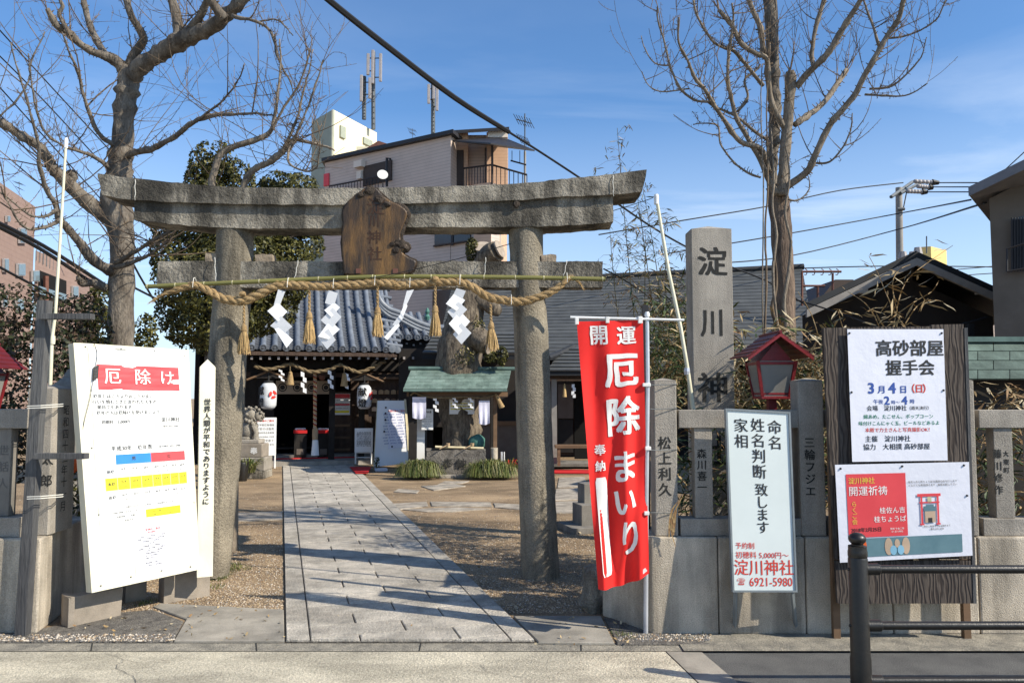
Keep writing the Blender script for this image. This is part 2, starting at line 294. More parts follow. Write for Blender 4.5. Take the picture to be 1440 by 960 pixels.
class Fr:
    """a four-cornered surface (bottom left, bottom right, top right, top left), as seen from its front"""
    def __init__(s, bl, br, tr, tl, disp=None):
        s.c = [V(bl), V(br), V(tr), V(tl)]; s.disp = disp or (lambda u, v: 0)
        s.n = ((s.c[1]-s.c[0]).cross(s.c[3]-s.c[0])).normalized(); s.w = ((s.c[1]-s.c[0]).length + (s.c[2]-s.c[3]).length)/2; s.h = ((s.c[3]-s.c[0]).length + (s.c[2]-s.c[1]).length)/2
    def pt(s, u, v, d=0):
        c = s.c; return c[0]*(1-u)*(1-v) + c[1]*u*(1-v) + c[2]*u*v + c[3]*(1-u)*v + s.n*(d + s.disp(u, v))
    def sheet(s, mb, u0, u1, v0, v1, d, nx=1, ny=1, m=0):
        vs = [s.pt(u0+(u1-u0)*i/nx, v0+(v1-v0)*j/ny, d) for j in range(ny+1) for i in range(nx+1)]
        return mb.add(vs, [(j*(nx+1)+i, j*(nx+1)+i+1, (j+1)*(nx+1)+i+1, (j+1)*(nx+1)+i) for j in range(ny) for i in range(nx)], m)
    def slab(s, mb, u0, u1, v0, v1, d0, d1, nx=1, ny=1, m=0):
        s.sheet(mb, u0, u1, v0, v1, d1, nx, ny, m); vs = [s.pt(u, v, d) for d in (d0, d1) for u, v in ((u0, v0), (u1, v0), (u1, v1), (u0, v1))]
        return mb.add(vs, [(3, 2, 1, 0), (0, 1, 5, 4), (1, 2, 6, 5), (2, 3, 7, 6), (3, 0, 4, 7)], m)
    def text(s, mb, t, u, v, size, vert=False, bold=0, d=.002, sx=1, m=0, wob=0, pitch=1.0, fine=False):
        """size in metres; (u, v) is the centre"""
        items = [(t, 0, 0)] if not vert else [(ch, 0, -(i - (len(t)-1)/2)*size*pitch) for i, ch in enumerate(t)]
        for ch, ox, oy in items:
            if ch in ' \u3000': continue
            vs, fs = glyph(ch, 0, fine)
            sh = [(0, 0)]          # heavier strokes: the outline laid down again a hair to each side
            if bold: b_ = bold*.75; sh = [(b_, b_*.6), (-b_, b_*.6), (b_, -b_*.6), (-b_, -b_*.6)] if bold > .022 else [(b_, 0), (-b_, 0)]
            for ks, (hx, hy) in enumerate(sh):
              out = []
              for x, y in vs:
                x += hx; y += hy
                if wob:
                    k = noise.noise_vector(V((x*3+ox*9, y*3+oy*9+len(t), ord(ch[0]) % 97)))*wob; x += k.x; y += k.y
                out.append(s.pt(u + (ox + x*size*sx)/s.w, v + (oy + (y-.08 if vert else y)*size)/s.h, d + ks*.00022))
              mb.add(out, fs, m)
def TX(name, matname, fr, items, parent=None, **k):
    """one lettering part; items = (text, u, v, size) or with a dict of options"""
    if len(items) <= 12:              # one lettering part per line of writing
        for it in items:
            mb = MB(); fr.text(mb, *it[:4], **(it[4] if len(it) > 4 else {}))
            if mb.v: mb.build(name, matname, parent, **k)
        return
    mb = MB()
    for it in items: fr.text(mb, *it[:4], **(it[4] if len(it) > 4 else {}))
    return mb.build(name, matname, parent, kind='stuff')
def FY(px0, px1, py1, py0, Y, disp=None):
    """upright rectangle facing the camera: left, right, bottom, top pixel rows at depth Y"""
    return Fr(P(px0, py1, Y), P(px1, py1, Y), P(px1, py0, Y), P(px0, py0, Y), disp)
def smooth_path(pts, n=4):
    """Catmull-Rom through rows of equal length"""
    pts = [np.array(p, float) for p in pts]; out = []
    for i in range(len(pts)-1):
        p0, p1, p2, p3 = pts[max(i-1, 0)], pts[i], pts[i+1], pts[min(i+2, len(pts)-1)]
        for j in range(n):
            t = j/n; out.append(.5*((2*p1) + (p2-p0)*t + (2*p0-5*p1+4*p2-p3)*t*t + (3*p1-p0-3*p2+p3)*t**3))
    out.append(pts[-1]); return out
# ================================================================ ground
PA = math.radians(16.1); PD = V((-math.sin(PA), math.cos(PA), 0)); PR = V((math.cos(PA), math.sin(PA), 0))   # along and across the path
Y0 = G(500, 903).y
def strip(name, mname, x0, x1, y0, y1, z, nx=1, ny=1, **k):
    mb = MB(); vs = [(x0+(x1-x0)*i/nx, y0+(y1-y0)*j/ny, z) for j in range(ny+1) for i in range(nx+1)]
    mb.add(vs, [(j*(nx+1)+i, j*(nx+1)+i+1, (j+1)*(nx+1)+i+1, (j+1)*(nx+1)+i) for j in range(ny) for i in range(nx)])
    return mb.build(name, mname, kind='structure', **k)
YG = G(500, 914).y
strip('ground', 'gravel_bed', -150, 150, Y0, 600, 0.0)
strip('gutter', 'gutter', -60, 60, YG, Y0+.2, -.004)
strip('road', 'asphalt', -60, 60, -40, YG+.3, -.012)
# pale concrete pavement in front, ends in a slanted strip
a, b = G(935, 914), G(985, 962); dx = (b.x-a.x)/(b.y-a.y)
def pave(name, m, xa, xb, z):
    mb = MB(); y1 = YG - .004; y0 = -12
    e = lambda y: a.x + (y-a.y)*dx
    mb.quad((xa if xa < -10 else e(y0)+xa, y0, z), (e(y0)+xb, y0, z), (e(y1)+xb, y1, z), (xa if xa < -10 else e(y1)+xa, y1, z)); return mb.build(name, m, kind='structure')
pave('pavement', 'pale_road', -60, 0, -.006)
pave('kerb_strip', 'concrete_slab', .008, .22, -.005)
strip('verge', 'gutter', G(1000, 905).x-.2, 60, G(1200, 914).y-.02, 5.3, .004)
mat('stepping', (.44, .385, .31), (.32, .28, .23), 6, .9, .6, 60, .3, 120, .3, ssta=(3, 3, 3))
for px in (-120, 130, 360, 592, 817, 1060, 1290, 1500):      # open joints between the gutter stones
    a, b = G(px, 903), G(px+random.uniform(-3, 3), 914); mb = MB(); mb.quad((a.x-.004, a.y, -.0015), (a.x+.004, a.y, -.0015), (b.x+.005, b.y, -.0015), (b.x-.003, b.y, -.0015)); mb.build('kerb_joint', 'carved', kind='structure')
def crack(pts, w_):
    q = smooth_path(pts, 5); mb = MB(); P_ = [G(x+random.uniform(-2.5, 2.5), y+random.uniform(-.8, .8)) for x, y in q]; vs = []
    for i, p in enumerate(P_):
        d = (P_[min(i+1, len(P_)-1)]-P_[max(0, i-1)]).normalized(); n_ = V((-d.y, d.x, 0))*w_*random.uniform(.3, 1); vs += [(p.x-n_.x, p.y-n_.y, -.002), (p.x+n_.x, p.y+n_.y, -.002)]
    mb.add(vs, [(2*i, 2*i+2, 2*i+3, 2*i+1) for i in range(len(P_)-1)]); mb.build('pavement_crack', 'carved_soft', kind='structure')
crack([(150, 917), (172, 926), (165, 938), (190, 952), (184, 966)], .0022); crack([(610, 916), (628, 924), (668, 930), (690, 944), (735, 951), (760, 968)], .002); crack([(172, 926), (205, 931), (240, 929)], .0016)
# stone path, every slab a piece
path_o = empty('path', (0, 0, 0), kind='structure'); path_o.location = (0, 0, 0)
c0 = G(402, 903); c1 = G(752, 903); Wd = (c1.x-c0.x)*math.cos(PA); AX0 = V((c0.x, c0.y, 0))
fr_ = [0, .098, .3, .502, .704, .906, 1.0]
Lp = 13.0/1
mb = MB(); bed = [AX0 - PR*.01, AX0+PR*(Wd+.01)]
def toXY(s, t): return AX0 + PR*s + PD*t     # s across, t along
def clipY(poly, y):
    out = []
    for i in range(len(poly)):
        p, q = poly[i], poly[(i+1) % len(poly)]
        if p.y >= y: out.append(p)
        if (p.y >= y) != (q.y >= y):
            k = (y-p.y)/(q.y-p.y); out.append(p + (q-p)*k)
    return out
def slab_piece(name, poly, z0, z1, m, parent, ch=.004, **k):
    c = sum(poly, V((0, 0, 0)))/len(poly); n = len(poly); mb = MB()
    ins = [p + (c-p).normalized()*ch*1.6 for p in poly]
    vs = [V((p.x, p.y, z0)) for p in poly] + [V((p.x, p.y, z1-ch)) for p in poly] + [V((p.x, p.y, z1)) for p in ins]
    fs = [(i, (i+1) % n, n+(i+1) % n, n+i) for i in range(n)] + [(n+i, n+(i+1) % n, 2*n+(i+1) % n, 2*n+i) for i in range(n)] + [tuple(2*n+i for i in range(n))]
    mb.add(vs, fs); return mb.build(name, m, parent, **k)
ZP = .022
Lend = 13.1
bedp = clipY([toXY(.0, -1.2), toXY(Wd, -1.2), toXY(Wd, Lend), toXY(0, Lend)], Y0)
slab_piece('path_bed', [p.copy() for p in bedp], 0.001, ZP-.012, 'rubble', path_o)
row = .262; nrow = int((Lend+.6)/row)
def rnd_slab(s0, s1, t0, t1, gs, gt):
    p = [toXY(s0*Wd+gs, t0+gt), toXY(s1*Wd-gs, t0+gt), toXY(s1*Wd-gs, t1-gt), toXY(s0*Wd+gs, t1-gt)]
    if max(q.y for q in p) <= Y0+.02: return
    p = clipY(p, Y0+.003)
    if len(p) > 2: slab_piece('paving_slab', p, .006, ZP+random.uniform(-.002, .002), 'paving', path_o)
for i in range(nrow):
    t0 = -.55 + i*row
    cuts = [1, 2, 4, 5] if i % 2 else [1, 3, 5]
    for q in range(len(cuts)-1): rnd_slab(fr_[cuts[q]], fr_[cuts[q+1]], t0, t0+row, .0055, .0035)
t0 = -.5
while t0 < Lend:
    L = random.uniform(.75, .95)
    rnd_slab(0, fr_[1], t0, min(t0+L, Lend), .001 if False else .004, .003); rnd_slab(fr_[5], 1, t0, min(t0+L, Lend), .004, .003); t0 += L
# concrete aprons either side of the path mouth, cross paths, stepping stones
def gslab(name, px, z, m, z0=-.002, **k):
    pts = [G(x, y) for x, y in px]; pts = [V((p.x, p.y, 0)) for p in pts]
    n = V((0, 0, 0))
    for i in range(len(pts)): n += pts[i].cross(pts[(i+1) % len(pts)])
    if n.z < 0: pts = pts[::-1]
    return slab_piece(name, pts, z0, z, m, None, ch=.005, kind='structure', **k)
gslab('concrete_apron', [(245, 903), (400, 903), (399, 859), (225, 850), (215, 855), (262, 872)], .014, 'concrete_slab')
gslab('concrete_apron', [(757, 905), (864, 906), (845, 868), (722, 868)], .014, 'concrete_slab')
gslab('rubble_verge', [(-300, 903), (243, 903), (258, 874), (215, 858), (170, 862), (60, 885), (-300, 892)], .008, 'rubble')
gslab('rubble_verge', [(868, 906), (1000, 906), (915, 887), (870, 870), (849, 869)], .008, 'rubble')
def stepping(pxs):
    for q in pxs: gslab('stepping_stone', q, .014, 'stepping')
stepping([[(330, 722), (397, 720), (397, 731), (330, 734)], [(550, 709), (600, 706), (602, 712), (562, 717)], [(605, 706), (690, 707), (692, 713), (607, 712)], [(694, 708), (732, 710), (732, 717), (696, 714)],
          [(566, 717), (640, 714), (690, 716), (640, 720), (600, 720)], [(560, 688), (590, 690), (586, 694), (553, 692)], [(592, 684), (640, 681), (655, 684), (610, 690)], [(625, 677), (660, 677), (650, 680), (615, 682)],
          [(786, 672), (822, 671), (826, 684), (784, 686)], [(782, 688), (828, 686), (832, 702), (780, 704)], [(778, 706), (834, 704), (838, 722), (760, 722)]])
# loose gravel lying on the beds
def pebbles(n, name):
    vs = []; fs = []; mi = []
    ico = np.array([(1, 0, 0), (0, 1, 0), (-1, 0, 0), (0, -1, 0), (0, 0, 1), (0, 0, -.6)], float)
    tri = [(0, 1, 4), (1, 2, 4), (2, 3, 4), (3, 0, 4)]
    pts = []
    while len(pts) < n:
        y = Y0 + .15 + abs(RNG.normal(0, 1))*2.6; x = RNG.uniform(-.62, .3)*y
        q = V((x, y, 0)) - AX0; s = q.dot(PR)
        if -.01 < s < Wd+.01: continue
        if y < G(0, 862).y and (x < G(400, 860).x+.02 or x > G(722, 868).x - .05): continue
        if y > 14: continue
        pts.append((x, y))
    P_ = np.array(pts); k = len(P_); sz = RNG.uniform(.003, .0085, k)*(1+.04*(P_[:, 1]-5)); an = RNG.uniform(0, 6.28, k); fl = RNG.uniform(.5, .9, k)
    ca, sa = np.cos(an), np.sin(an); A = np.empty((k, 6, 3)); asp = RNG.uniform(.6, 1, k)
    for j, c in enumerate(ico):
        x = c[0]*sz; y = c[1]*sz*asp; A[:, j, 0] = P_[:, 0] + x*ca - y*sa; A[:, j, 1] = P_[:, 1] + x*sa + y*ca; A[:, j, 2] = c[2]*sz*fl + sz*.25
    me = bpy.data.meshes.new(name); base = (np.arange(k)*6)[:, None, None]; T = (base + np.array(tri)[None]).reshape(-1, 3)
    me.from_pydata(A.reshape(-1, 3).tolist(), [], T.tolist())
    for x in ('pebble_tan', 'pebble_brown', 'pebble_pale', 'pebble_grey'): me.materials.append(M[x])
    me.polygons.foreach_set('material_index', np.repeat(RNG.choice(4, k, p=[.5, .28, .14, .08]), 4))
    o = bpy.data.objects.new(name, me); COL.objects.link(o); reg(o, 'loose brown and tan gravel lying either side of the stone path', 'gravel', None, 'stuff')
pebbles(60000, 'gravel')
mb = MB()
for _ in range(5200):       # broken stone along the verge by the kerb
    q = G(random.choice([random.uniform(-10, 245), random.uniform(-10, 245), random.uniform(868, 1000)]), random.uniform(862, 903)); 
    if (q.x < -2.1 and q.y > 5.28) : continue
    if q.x > .6 and q.y > 5.28: continue
    z = .009; s_ = random.uniform(.003, .011); a = random.uniform(0, 6.28); u = V((math.cos(a), math.sin(a), 0))*s_; w_ = V((-u.y, u.x, 0))*random.uniform(.5, 1); o = V((q.x, q.y, z))
    mb.add([o-u, o+w_, o+u, o-w_, o+V((0, 0, s_*.7))], [(0, 3, 4), (3, 2, 4), (2, 1, 4), (1, 0, 4)], random.choice((0, 0, 1, 2, 2, 3)))
mb.build('verge_gravel', ['pebble_grey', 'pebble_brown', 'pebble_pale', 'pebble_tan'], label='broken grey stone chips scattered along the kerb verge', cat='gravel', kind='stuff')
# grass tufts: many thin blades from a patch
def blades(mb, c, r, n, h, bend=.5, wd=.004, mats=4, up=1.0):
    for _ in range(n):
        a = random.uniform(0, 6.28); q = random.random()**.5*r; p = V(c) + V((math.cos(a)*q, math.sin(a)*q, 0)); b = random.uniform(0, 6.28) if bend < .3 else a + random.uniform(-.7, .7)
        d = V((math.cos(b), math.sin(b), 0)); s = V((-d.y, d.x, 0))*wd*random.uniform(.6, 1.3); hh = h*random.uniform(.6, 1.15); bd = bend*random.uniform(.5, 1.3)*hh; m = random.randrange(mats)
        p1 = p + V((0, 0, hh*.6*up)) + d*bd*.3; p2 = p + V((0, 0, hh*.85*up)) + d*bd*.85; p3 = p + V((0, 0, hh*.55*up)) + d*bd*1.6
        mb.add([p-s, p+s, p1-s, p1+s, p2-s*.7, p2+s*.7, p3], [(0, 1, 3, 2), (2, 3, 5, 4), (4, 5, 6)], m)
BL = ['blade_0', 'blade_1', 'blade_2', 'blade_3']
mb = MB()
for q in [(318, 806), (325, 800), (305, 815), (330, 796), (300, 826), (312, 812), (340, 800)]: blades(mb, G(*q), .09, 60, .035, .4, .002)
for q in [(205, 848), (215, 846), (198, 850), (870, 893), (885, 896), (930, 890), (985, 889)]: blades(mb, G(*q), .05, 25, .03, .4, .002)
mb.build('grass', BL, label='short sparse grass tufts growing at the foot of stonework', cat='grass', kind='stuff')

# ================================================================ torii gate
YT = 6.95; YF = 6.78
tor = empty('torii_gate', (P(535, 800, YT).x, YT, 0), 'weathered rough granite torii gate spanning the stone path', 'torii gate')
def pillar(pts, Yc, seed):
    """px centre, py, half width px"""
    R = [(P(x, y, Yc).x, P(x, y, Yc).z, S(r, Yc)) for x, y, r in pts]; R = [tuple(q) for q in smooth_path(R, 8)]
    mb = MB(); mb.tube([(x, Yc, z) for x, z, r in R], [r for x, z, r in R], 28); roughen(mb, .006, 7, seed, .004)
    return mb.build('pillar', 'granite_pillar', tor, smooth=True, ang=60)
pillar([(294, 806, 26), (298, 780, 25.5), (306, 700, 25.5), (315, 600, 25.5), (322, 470, 25.5), (328, 400, 25.5), (331, 312, 25.5)], YT, 1)
pillar([(760, 812, 26.5), (759, 780, 26), (755, 690, 25.5), (751, 600, 25), (747, 470, 24), (742, 400, 24), (739, 314, 24)], YT, 9)
def beam(name, top, bot, y0, y1, endcut, seed, tip=0, m='granite_rough'):
    """a beam swept between two curves given in pixels at its front face"""
    xs0, xs1 = top[0][0], top[-1][0]; n = 96; mb = MB(); vs = []; nz, ny = 6, 6
    def ev(c, x):
        for i in range(len(c)-1):
            if x <= c[i+1][0] or i == len(c)-2:
                k = (x-c[i][0])/(c[i+1][0]-c[i][0]); k = max(-.2, min(1.2, k)); return c[i][1] + (c[i+1][1]-c[i][1])*k
    ring = [(0, j/nz) for j in range(nz)] + [(j/ny, 1) for j in range(ny)] + [(1, 1-j/nz) for j in range(nz)] + [(1-j/ny, 0) for j in range(ny)]
    for i in range(n+1):
        u = i/n
        for fy, fz in ring:
            x = xs0 + (xs1-xs0)*u
            e = (1-abs(2*u-1)); cut = endcut*(1-fz)*(1 if u > .5 else -1)*max(0, 1-e*8)      # slanted ends: bottom shorter
            x -= cut
            zt = ev(top, x); zb = ev(bot, x); py = zb + (zt-zb)*fz
            p = P(x, py, y0); vs.append(V((p.x, y0 + (y1-y0)*fy, p.z)))
    k = len(ring); fs = [(i*k+j, i*k+(j+1) % k, (i+1)*k+(j+1) % k, (i+1)*k+j) for i in range(n) for j in range(k)]
    fs = [f[::-1] for f in fs]
    # end caps as grids would be overkill: fan
    for i, flip in ((0, False), (n, True)):
        c = sum((vs[i*k+j] for j in range(k)), V((0, 0, 0)))/k; vs.append(c); ci = len(vs)-1
        for j in range(k):
            f = (ci, i*k+j, i*k+(j+1) % k); fs.append(f if not flip else f[::-1])
    mb.add(vs, fs); roughen(mb, .005, 9, seed, .006); return mb.build(name, m, tor, smooth=True, ang=50)
def sm(c, n=6): return [tuple(q) for q in smooth_path(c, n)]
beam('top_beam', sm([(137, 244), (192, 251), (250, 257), (314, 262), (420, 264.5), (540, 264), (630, 262), (714, 259), (790, 252), (861, 244.5), (910, 238)]),
     sm([(140, 274), (187, 281), (270, 285), (354, 287), (482, 288), (561, 286), (650, 284), (732, 281), (800, 276), (861, 274), (910, 269)]), YF-.035, YF+.37, 7, 3)
beam('second_beam', sm([(189, 280), (354, 286.5), (482, 287.5), (561, 285.5), (732, 280.5), (862, 272)]),
     sm([(189, 309), (308, 320), (482, 321), (561, 319.5), (763, 318.5), (862, 312)]), YF+.01, YF+.33, -1, 5)
def nuki(x0, x1, seed):
    mb = MB(); a = P(x0, 403, YF); b = P(x1, 403, YF); t = P(x0, 366, YF)
    gridbox(mb, (a.x, YF+.05, a.z), (b.x-a.x, 0, 0), (0, .17, 0), (0, 0, t.z-a.z), max(4, int((x1-x0)/6)), 3, 6); roughen(mb, .005, 9, seed, .006)
    return mb.build('tie_beam', 'granite_rough', tor, smooth=True, ang=50)
nuki(217, 849, 4)
mb = MB(); a = P(515, 366, YF); b = P(560, 318, YF); gridbox(mb, (a.x, YF+.06, a.z), (b.x-a.x, 0, 0), (0, .15, 0), (0, 0, b.z-a.z), 6, 3, 8); roughen(mb, .005, 9, 2); mb.build('centre_strut', 'granite_rough', tor, smooth=True)
for x0, x1, y0, y1, s in ((355, 379, 355, 366, 1), (284, 305, 354, 366, 2), (762, 783, 356, 366, 3)):
    mb = MB(); a = P(x0, y1, YF); b = P(x1, y0, YF); gridbox(mb, (a.x, YF+.07, a.z), (b.x-a.x, 0, 0), (0, .13, 0), (0, 0, b.z-a.z), 5, 3, 3); roughen(mb, .009, 14, s, .006); mb.build('wedge', 'lichen_wedge', tor, smooth=True, ang=50)
# dark knot of old wire marks on the beam
mb = MB(); mb.ball(P(726, 286, YF-.02), (.032, .016, .042), 12, 8); roughen(mb, .008, 30); mb.build('stain_plug', 'plaque_edge', tor, smooth=True)
# ties of white string round the beams
def tie(x, y0, y1, Y, lab, sway=0):
    mb = MB(); pts = [P(x + sway*(i/6)**1.3 + math.sin(i*2.1)*.6, y0 + (y1-y0)*i/6, Y - (.0 if 0 < i < 6 else -.02)) for i in range(7)]; mb.tube(pts, .0028, 5)
    return mb.build('string_tie', 'string', label=lab, cat='string', group='white strings tied round the gate')
tie(190, 252, 282, YF-.05, 'white string looped over the west tip of the top beam'); tie(862, 246, 276, YF-.05, 'white string round the east tip of the top beam', 1)
tie(419, 366, 396, YF+.0, 'white string holding the bamboo to the tie beam beside the plaque', -6); tie(302, 362, 398, YF-.0, 'white string holding the bamboo against the thick west pillar', 2)
tie(683, 362, 392, YF+.0, 'white string holding the bamboo below the sawn camphor limb', -2); tie(797, 366, 390, YF+.0, 'white string holding the bamboo at the frayed rope end', -5)
# plaque
pp = [(484, 386), (482, 368), (480, 340), (482, 312), (481, 298), (488, 284), (497, 276), (508, 268), (520, 262), (530, 265), (538, 274), (550, 283), (560, 287), (571, 295), (573, 302), (567, 318), (563, 330), (565, 341), (572, 343), (573, 349), (566, 354), (574, 361), (584, 366), (585, 372), (578, 384), (560, 387), (520, 388)]
YPq = YF-.10
pl = empty('name_plaque', P(530, 387, YPq), 'gnarled brown wooden plaque with dark carved characters on the torii', 'plaque')
mb = MB(); pts = [P(x, y, YPq) for x, y in smooth_path(pp + pp[:1], 3)][:-1]
mb.prism(pts, (0, .055, 0)); o = mb.build('plaque_board', 'plaque_wood', pl, bevel=.012)
mb = MB(); ring = [p + V((0, .03, 0)) for p in pts]; ring.append(ring[0]); rr = [.010 + .006*noise.noise(p*30) + (.014 if p.x > P(555, 300, YPq).x and p.z > P(560, 356, YPq).z else 0) for p in ring]
mb.tube(ring, rr, 7, cap=False); roughen(mb, .009, 22, 3, .004); mb.build('bark_edge', 'plaque_edge', pl, smooth=True)
mb = MB()
for x, y, r in ((563, 343, .05), (556, 352, .035), (570, 347, .03), (552, 344, .03), (520, 268, .05), (533, 280, .045), (545, 288, .035), (508, 275, .03)): mb.ball(P(x, y, YPq+.005), (r, .022, r*.8), 12, 8)
roughen(mb, .014, 28, 5, .006); mb.build('bark_knot', 'plaque_edge', pl, smooth=True)
f = FY(480, 585, 388, 262, YPq)
TX('plaque_lettering', 'plaque_cut', f, [('淀', .46, .76, .155, dict(bold=.02, wob=.05)), ('川', .44, .60, .12, dict(bold=.02, wob=.05, sx=.8)), ('神', .44, .42, .125, dict(bold=.02, wob=.04)), ('社', .45, .235, .125, dict(bold=.02, wob=.04))], pl)
mb = MB(); 
for x in (504, 556): c = P(x, 381, YPq); mb.box(c.x-.02, c.x+.02, YPq-.008, YPq, c.z-.02, c.z+.02)
mb.build('bracket', 'rust', pl)
# bamboo bar and shimenawa
YB = 6.62
bm = empty('bamboo_bar', P(205, 403, YB), 'thin green bamboo bar tied across the front of the torii', 'bamboo pole')
bp = [P(x, y, YB) for x, y in ((205, 403), (280, 399.5), (360, 396), (450, 392), (540, 389), (650, 389.2), (750, 390.5), (851, 392.5))]
mb = MB(); mb.tube(smooth_path(bp, 4), .0185, 10); mb.build('culm', 'bamboo_green', bm, smooth=True)
mb = MB(); n = 17
for i in range(n):
    x = 207 + i*39.8 + random.uniform(-4, 4); y = np.interp(x, [205, 280, 360, 450, 540, 650, 750, 851], [403, 399.5, 396, 392, 389, 389.2, 390.5, 392.5]); p = P(x, y, YB); mb.tube([p-V((.004, 0, 0)), p+V((.004, 0, 0))], .021, 10)
mb.build('node', 'bamboo_node', bm, kind='stuff')
rp_ = [(212, 425), (218, 421), (230, 414), (253, 406), (274, 401), (296, 410), (314, 420), (341, 423), (362, 415), (384, 404), (406, 400), (452, 403), (497, 400), (540, 397.5), (561, 401), (610, 397), (647, 397), (665, 404), (683, 416), (702, 421), (732, 424), (760, 417), (781, 407), (797, 394), (806, 391), (814, 397), (820, 406)]
rr_ = [.002, .006, .013, .024, .030, .032, .034, .036, .036, .034, .033, .033, .032, .032, .032, .032, .032, .032, .033, .034, .033, .031, .029, .022, .013, .007, .002]
path3 = smooth_path([(P(x, y, YB+.0).x, YB - (.0), P(x, y, YB).z, r) for (x, y), r in zip(rp_, rr_)], 8)
RP = [V(q[:3]) for q in path3]; RR = [q[3] for q in path3]
rope = empty('shimenawa_rope', P(530, 400, YB), 'thick twisted straw shimenawa rope slung under the bamboo bar', 'rope')
for s in range(3):
    pts = []; rad = []; ph = s*2*math.pi/3; L = 0
    for i, p in enumerate(RP):
        if i: L += (RP[i]-RP[i-1]).length
        d = (RP[min(i+1, len(RP)-1)]-RP[max(i-1, 0)]).normalized(); a = d.cross(V((0, 1, 0))).normalized(); b = d.cross(a); t = ph + L*30
        pts.append(p + (a*math.cos(t)+b*math.sin(t))*RR[i]*.50); rad.append(max(.001, RR[i]*.60))
    q = smooth_path([(*p, r) for p, r in zip(pts, rad)], 2)
    mb = MB(); mb.tube([V(x[:3]) for x in q], [x[3] for x in q], 9); mb.build('rope_strand', 'straw', rope, smooth=True)
mb = MB()
for i in range(1100):
    k = random.randrange(2, len(RP)-2); p = RP[k]; a = random.uniform(0, 6.28); d = (RP[k+1]-RP[k-1]).normalized(); n_ = V((0, math.cos(a), math.sin(a))); r = RR[k]
    q = p + n_*r*.98; e = q + n_*random.uniform(.002, .020) + d*random.uniform(-.06, .06); mb.tube([q, (q+e)/2+n_*.002, e], [.0011, .001, .0006], 3, cap=False)
mb.build('rope_fibre', 'straw_pale', rope, kind='stuff')
for x, y in ((341, 423-10), (612, 392)):
    mb = MB(); mb.ball(P(x, y, YB-.03), (.03, .025, .022), 10, 7); roughen(mb, .008, 40); mb.build('rope_knot', 'straw', rope, smooth=True)
mb = MB()
for x, y in ((274, 400), (406, 400), (470, 401), (528, 397), (577, 400), (647, 396), (719, 424), (797, 393)):
    p = P(x, y, YB); mb.tube([p+V((.0, -.045, -.03)), p+V((.002, -.048, .0)), p+V((.001, -.03, .05)), p+V((0, 0.0, .058)), p+V((0, .03, .03))], .0028, 5)
mb.build('binding', 'string', rope, kind='stuff')
def tassel(x, y0, yk, y1, lab, Y=YB-.01, w=.066, name='straw_tassel', grp='straw tassels hanging from the gate rope', nst=150, lean=0, mats=('straw', 'straw_pale', 'straw_dark')):
    a, k, b = P(x, y0, Y), P(x+lean*.3, yk, Y), P(x+lean, y1, Y); t = empty(name, b, lab, 'tassel', grp); H = k.z-b.z
    mb = MB()
    for s in range(2):
        pts = [a + (k-a)*(i/14) + V((math.cos(i*1.3+s*math.pi), math.sin(i*1.3+s*math.pi), 0))*w*.09 for i in range(15)]; mb.tube(pts, w*.11, 6)
    mb.build('cord', mats[0], t, smooth=True)
    mb = MB(); mb.lathe(k + V((0, 0, -H*.25)), [(w*.36, 0), (w*.40, H*.08), (w*.36, H*.2), (w*.28, H*.27), (w*.1, H*.3)], 12); mb.tube([k+V((math.cos(i*.8)*w*.41, math.sin(i*.8)*w*.41, -H*.16)) for i in range(9)], w*.06, 5); roughen(mb, w*.03, 60); mb.build('collar', mats[0], t, smooth=True)
    mb = MB()
    for i in range(nst):
        an = random.uniform(0, 6.28); q = random.random()**.5; d = V((math.cos(an), math.sin(an), 0)); L = random.uniform(.86, 1.03); p0 = k + d*w*.30*q - V((0, 0, H*.18)); p1 = k + (b-k)*.55*L + d*w*.62*q; p2 = k + (b-k)*L + d*w*random.uniform(.72, .9)*q
        mb.tube([p0, p1, p2], [.0022, .0022, .0018], 3, m=random.choice((0, 1, 1)), cap=False)
    mb.build('straw', ['straw', 'straw_pale'] if len(mats) == 3 else [mats[0], mats[1]], t, kind='stuff'); return t
tassel(343, 428, 458, 498, 'straw tassel hanging low in front of the thick west pillar'); tassel(435, 406, 440, 483, 'straw tassel between the two paper streamers over the tiled roof')
tassel(531, 400, 433, 473, 'straw tassel hanging straight below the wooden plaque'); tassel(612, 400, 431, 473, 'straw tassel beside the black gable, just west of the zigzag paper', nst=140)
tassel(690, 428, 454, 493, 'straw tassel hanging in front of the mossy camphor trunk', lean=2)
def shide(px, lab, Y=YB-.02, turn=0, grp='zigzag white paper streamers on the gate rope', cut=None):
    """px: list of folded leaf quads in pixels, top to bottom"""
    t = empty('paper_streamer', P(px[-1][0][0], px[-1][0][1], Y), lab, 'paper streamer', grp)
    for i, q in enumerate(px):
        k = .014*(1 if i % 2 else -1); mb = MB(); cs = [P(x, y, Y + k*(.5 if j in (0, 1) else -.5)) for j, (x, y) in enumerate(q)]
        n_ = (cs[1]-cs[0]).cross(cs[2]-cs[0]).normalized(); mb.prism(cs, n_*.0012); mb.build('paper_leaf', 'paper', t)
shide([[(391, 407), (401, 410), (394, 428), (385, 429)], [(391, 425), (404, 438), (391, 452), (376, 437)], [(395, 444), (411, 459), (399, 470), (380, 458)], [(394, 461), (412, 478), (403, 489), (386, 462)]], 'folded white zigzag paper hanging beside the thick west pillar')
shide([[(462, 408), (475, 412), (470, 430), (457, 426)], [(470, 425), (478, 432), (466, 446), (456, 436)], [(468, 432), (480, 446), (465, 463), (451, 450)], [(464, 450), (478, 463), (462, 477), (447, 473)], [(462, 462), (472, 478), (460, 491), (447, 474)]], 'long white zigzag paper ending in front of the roof eave')
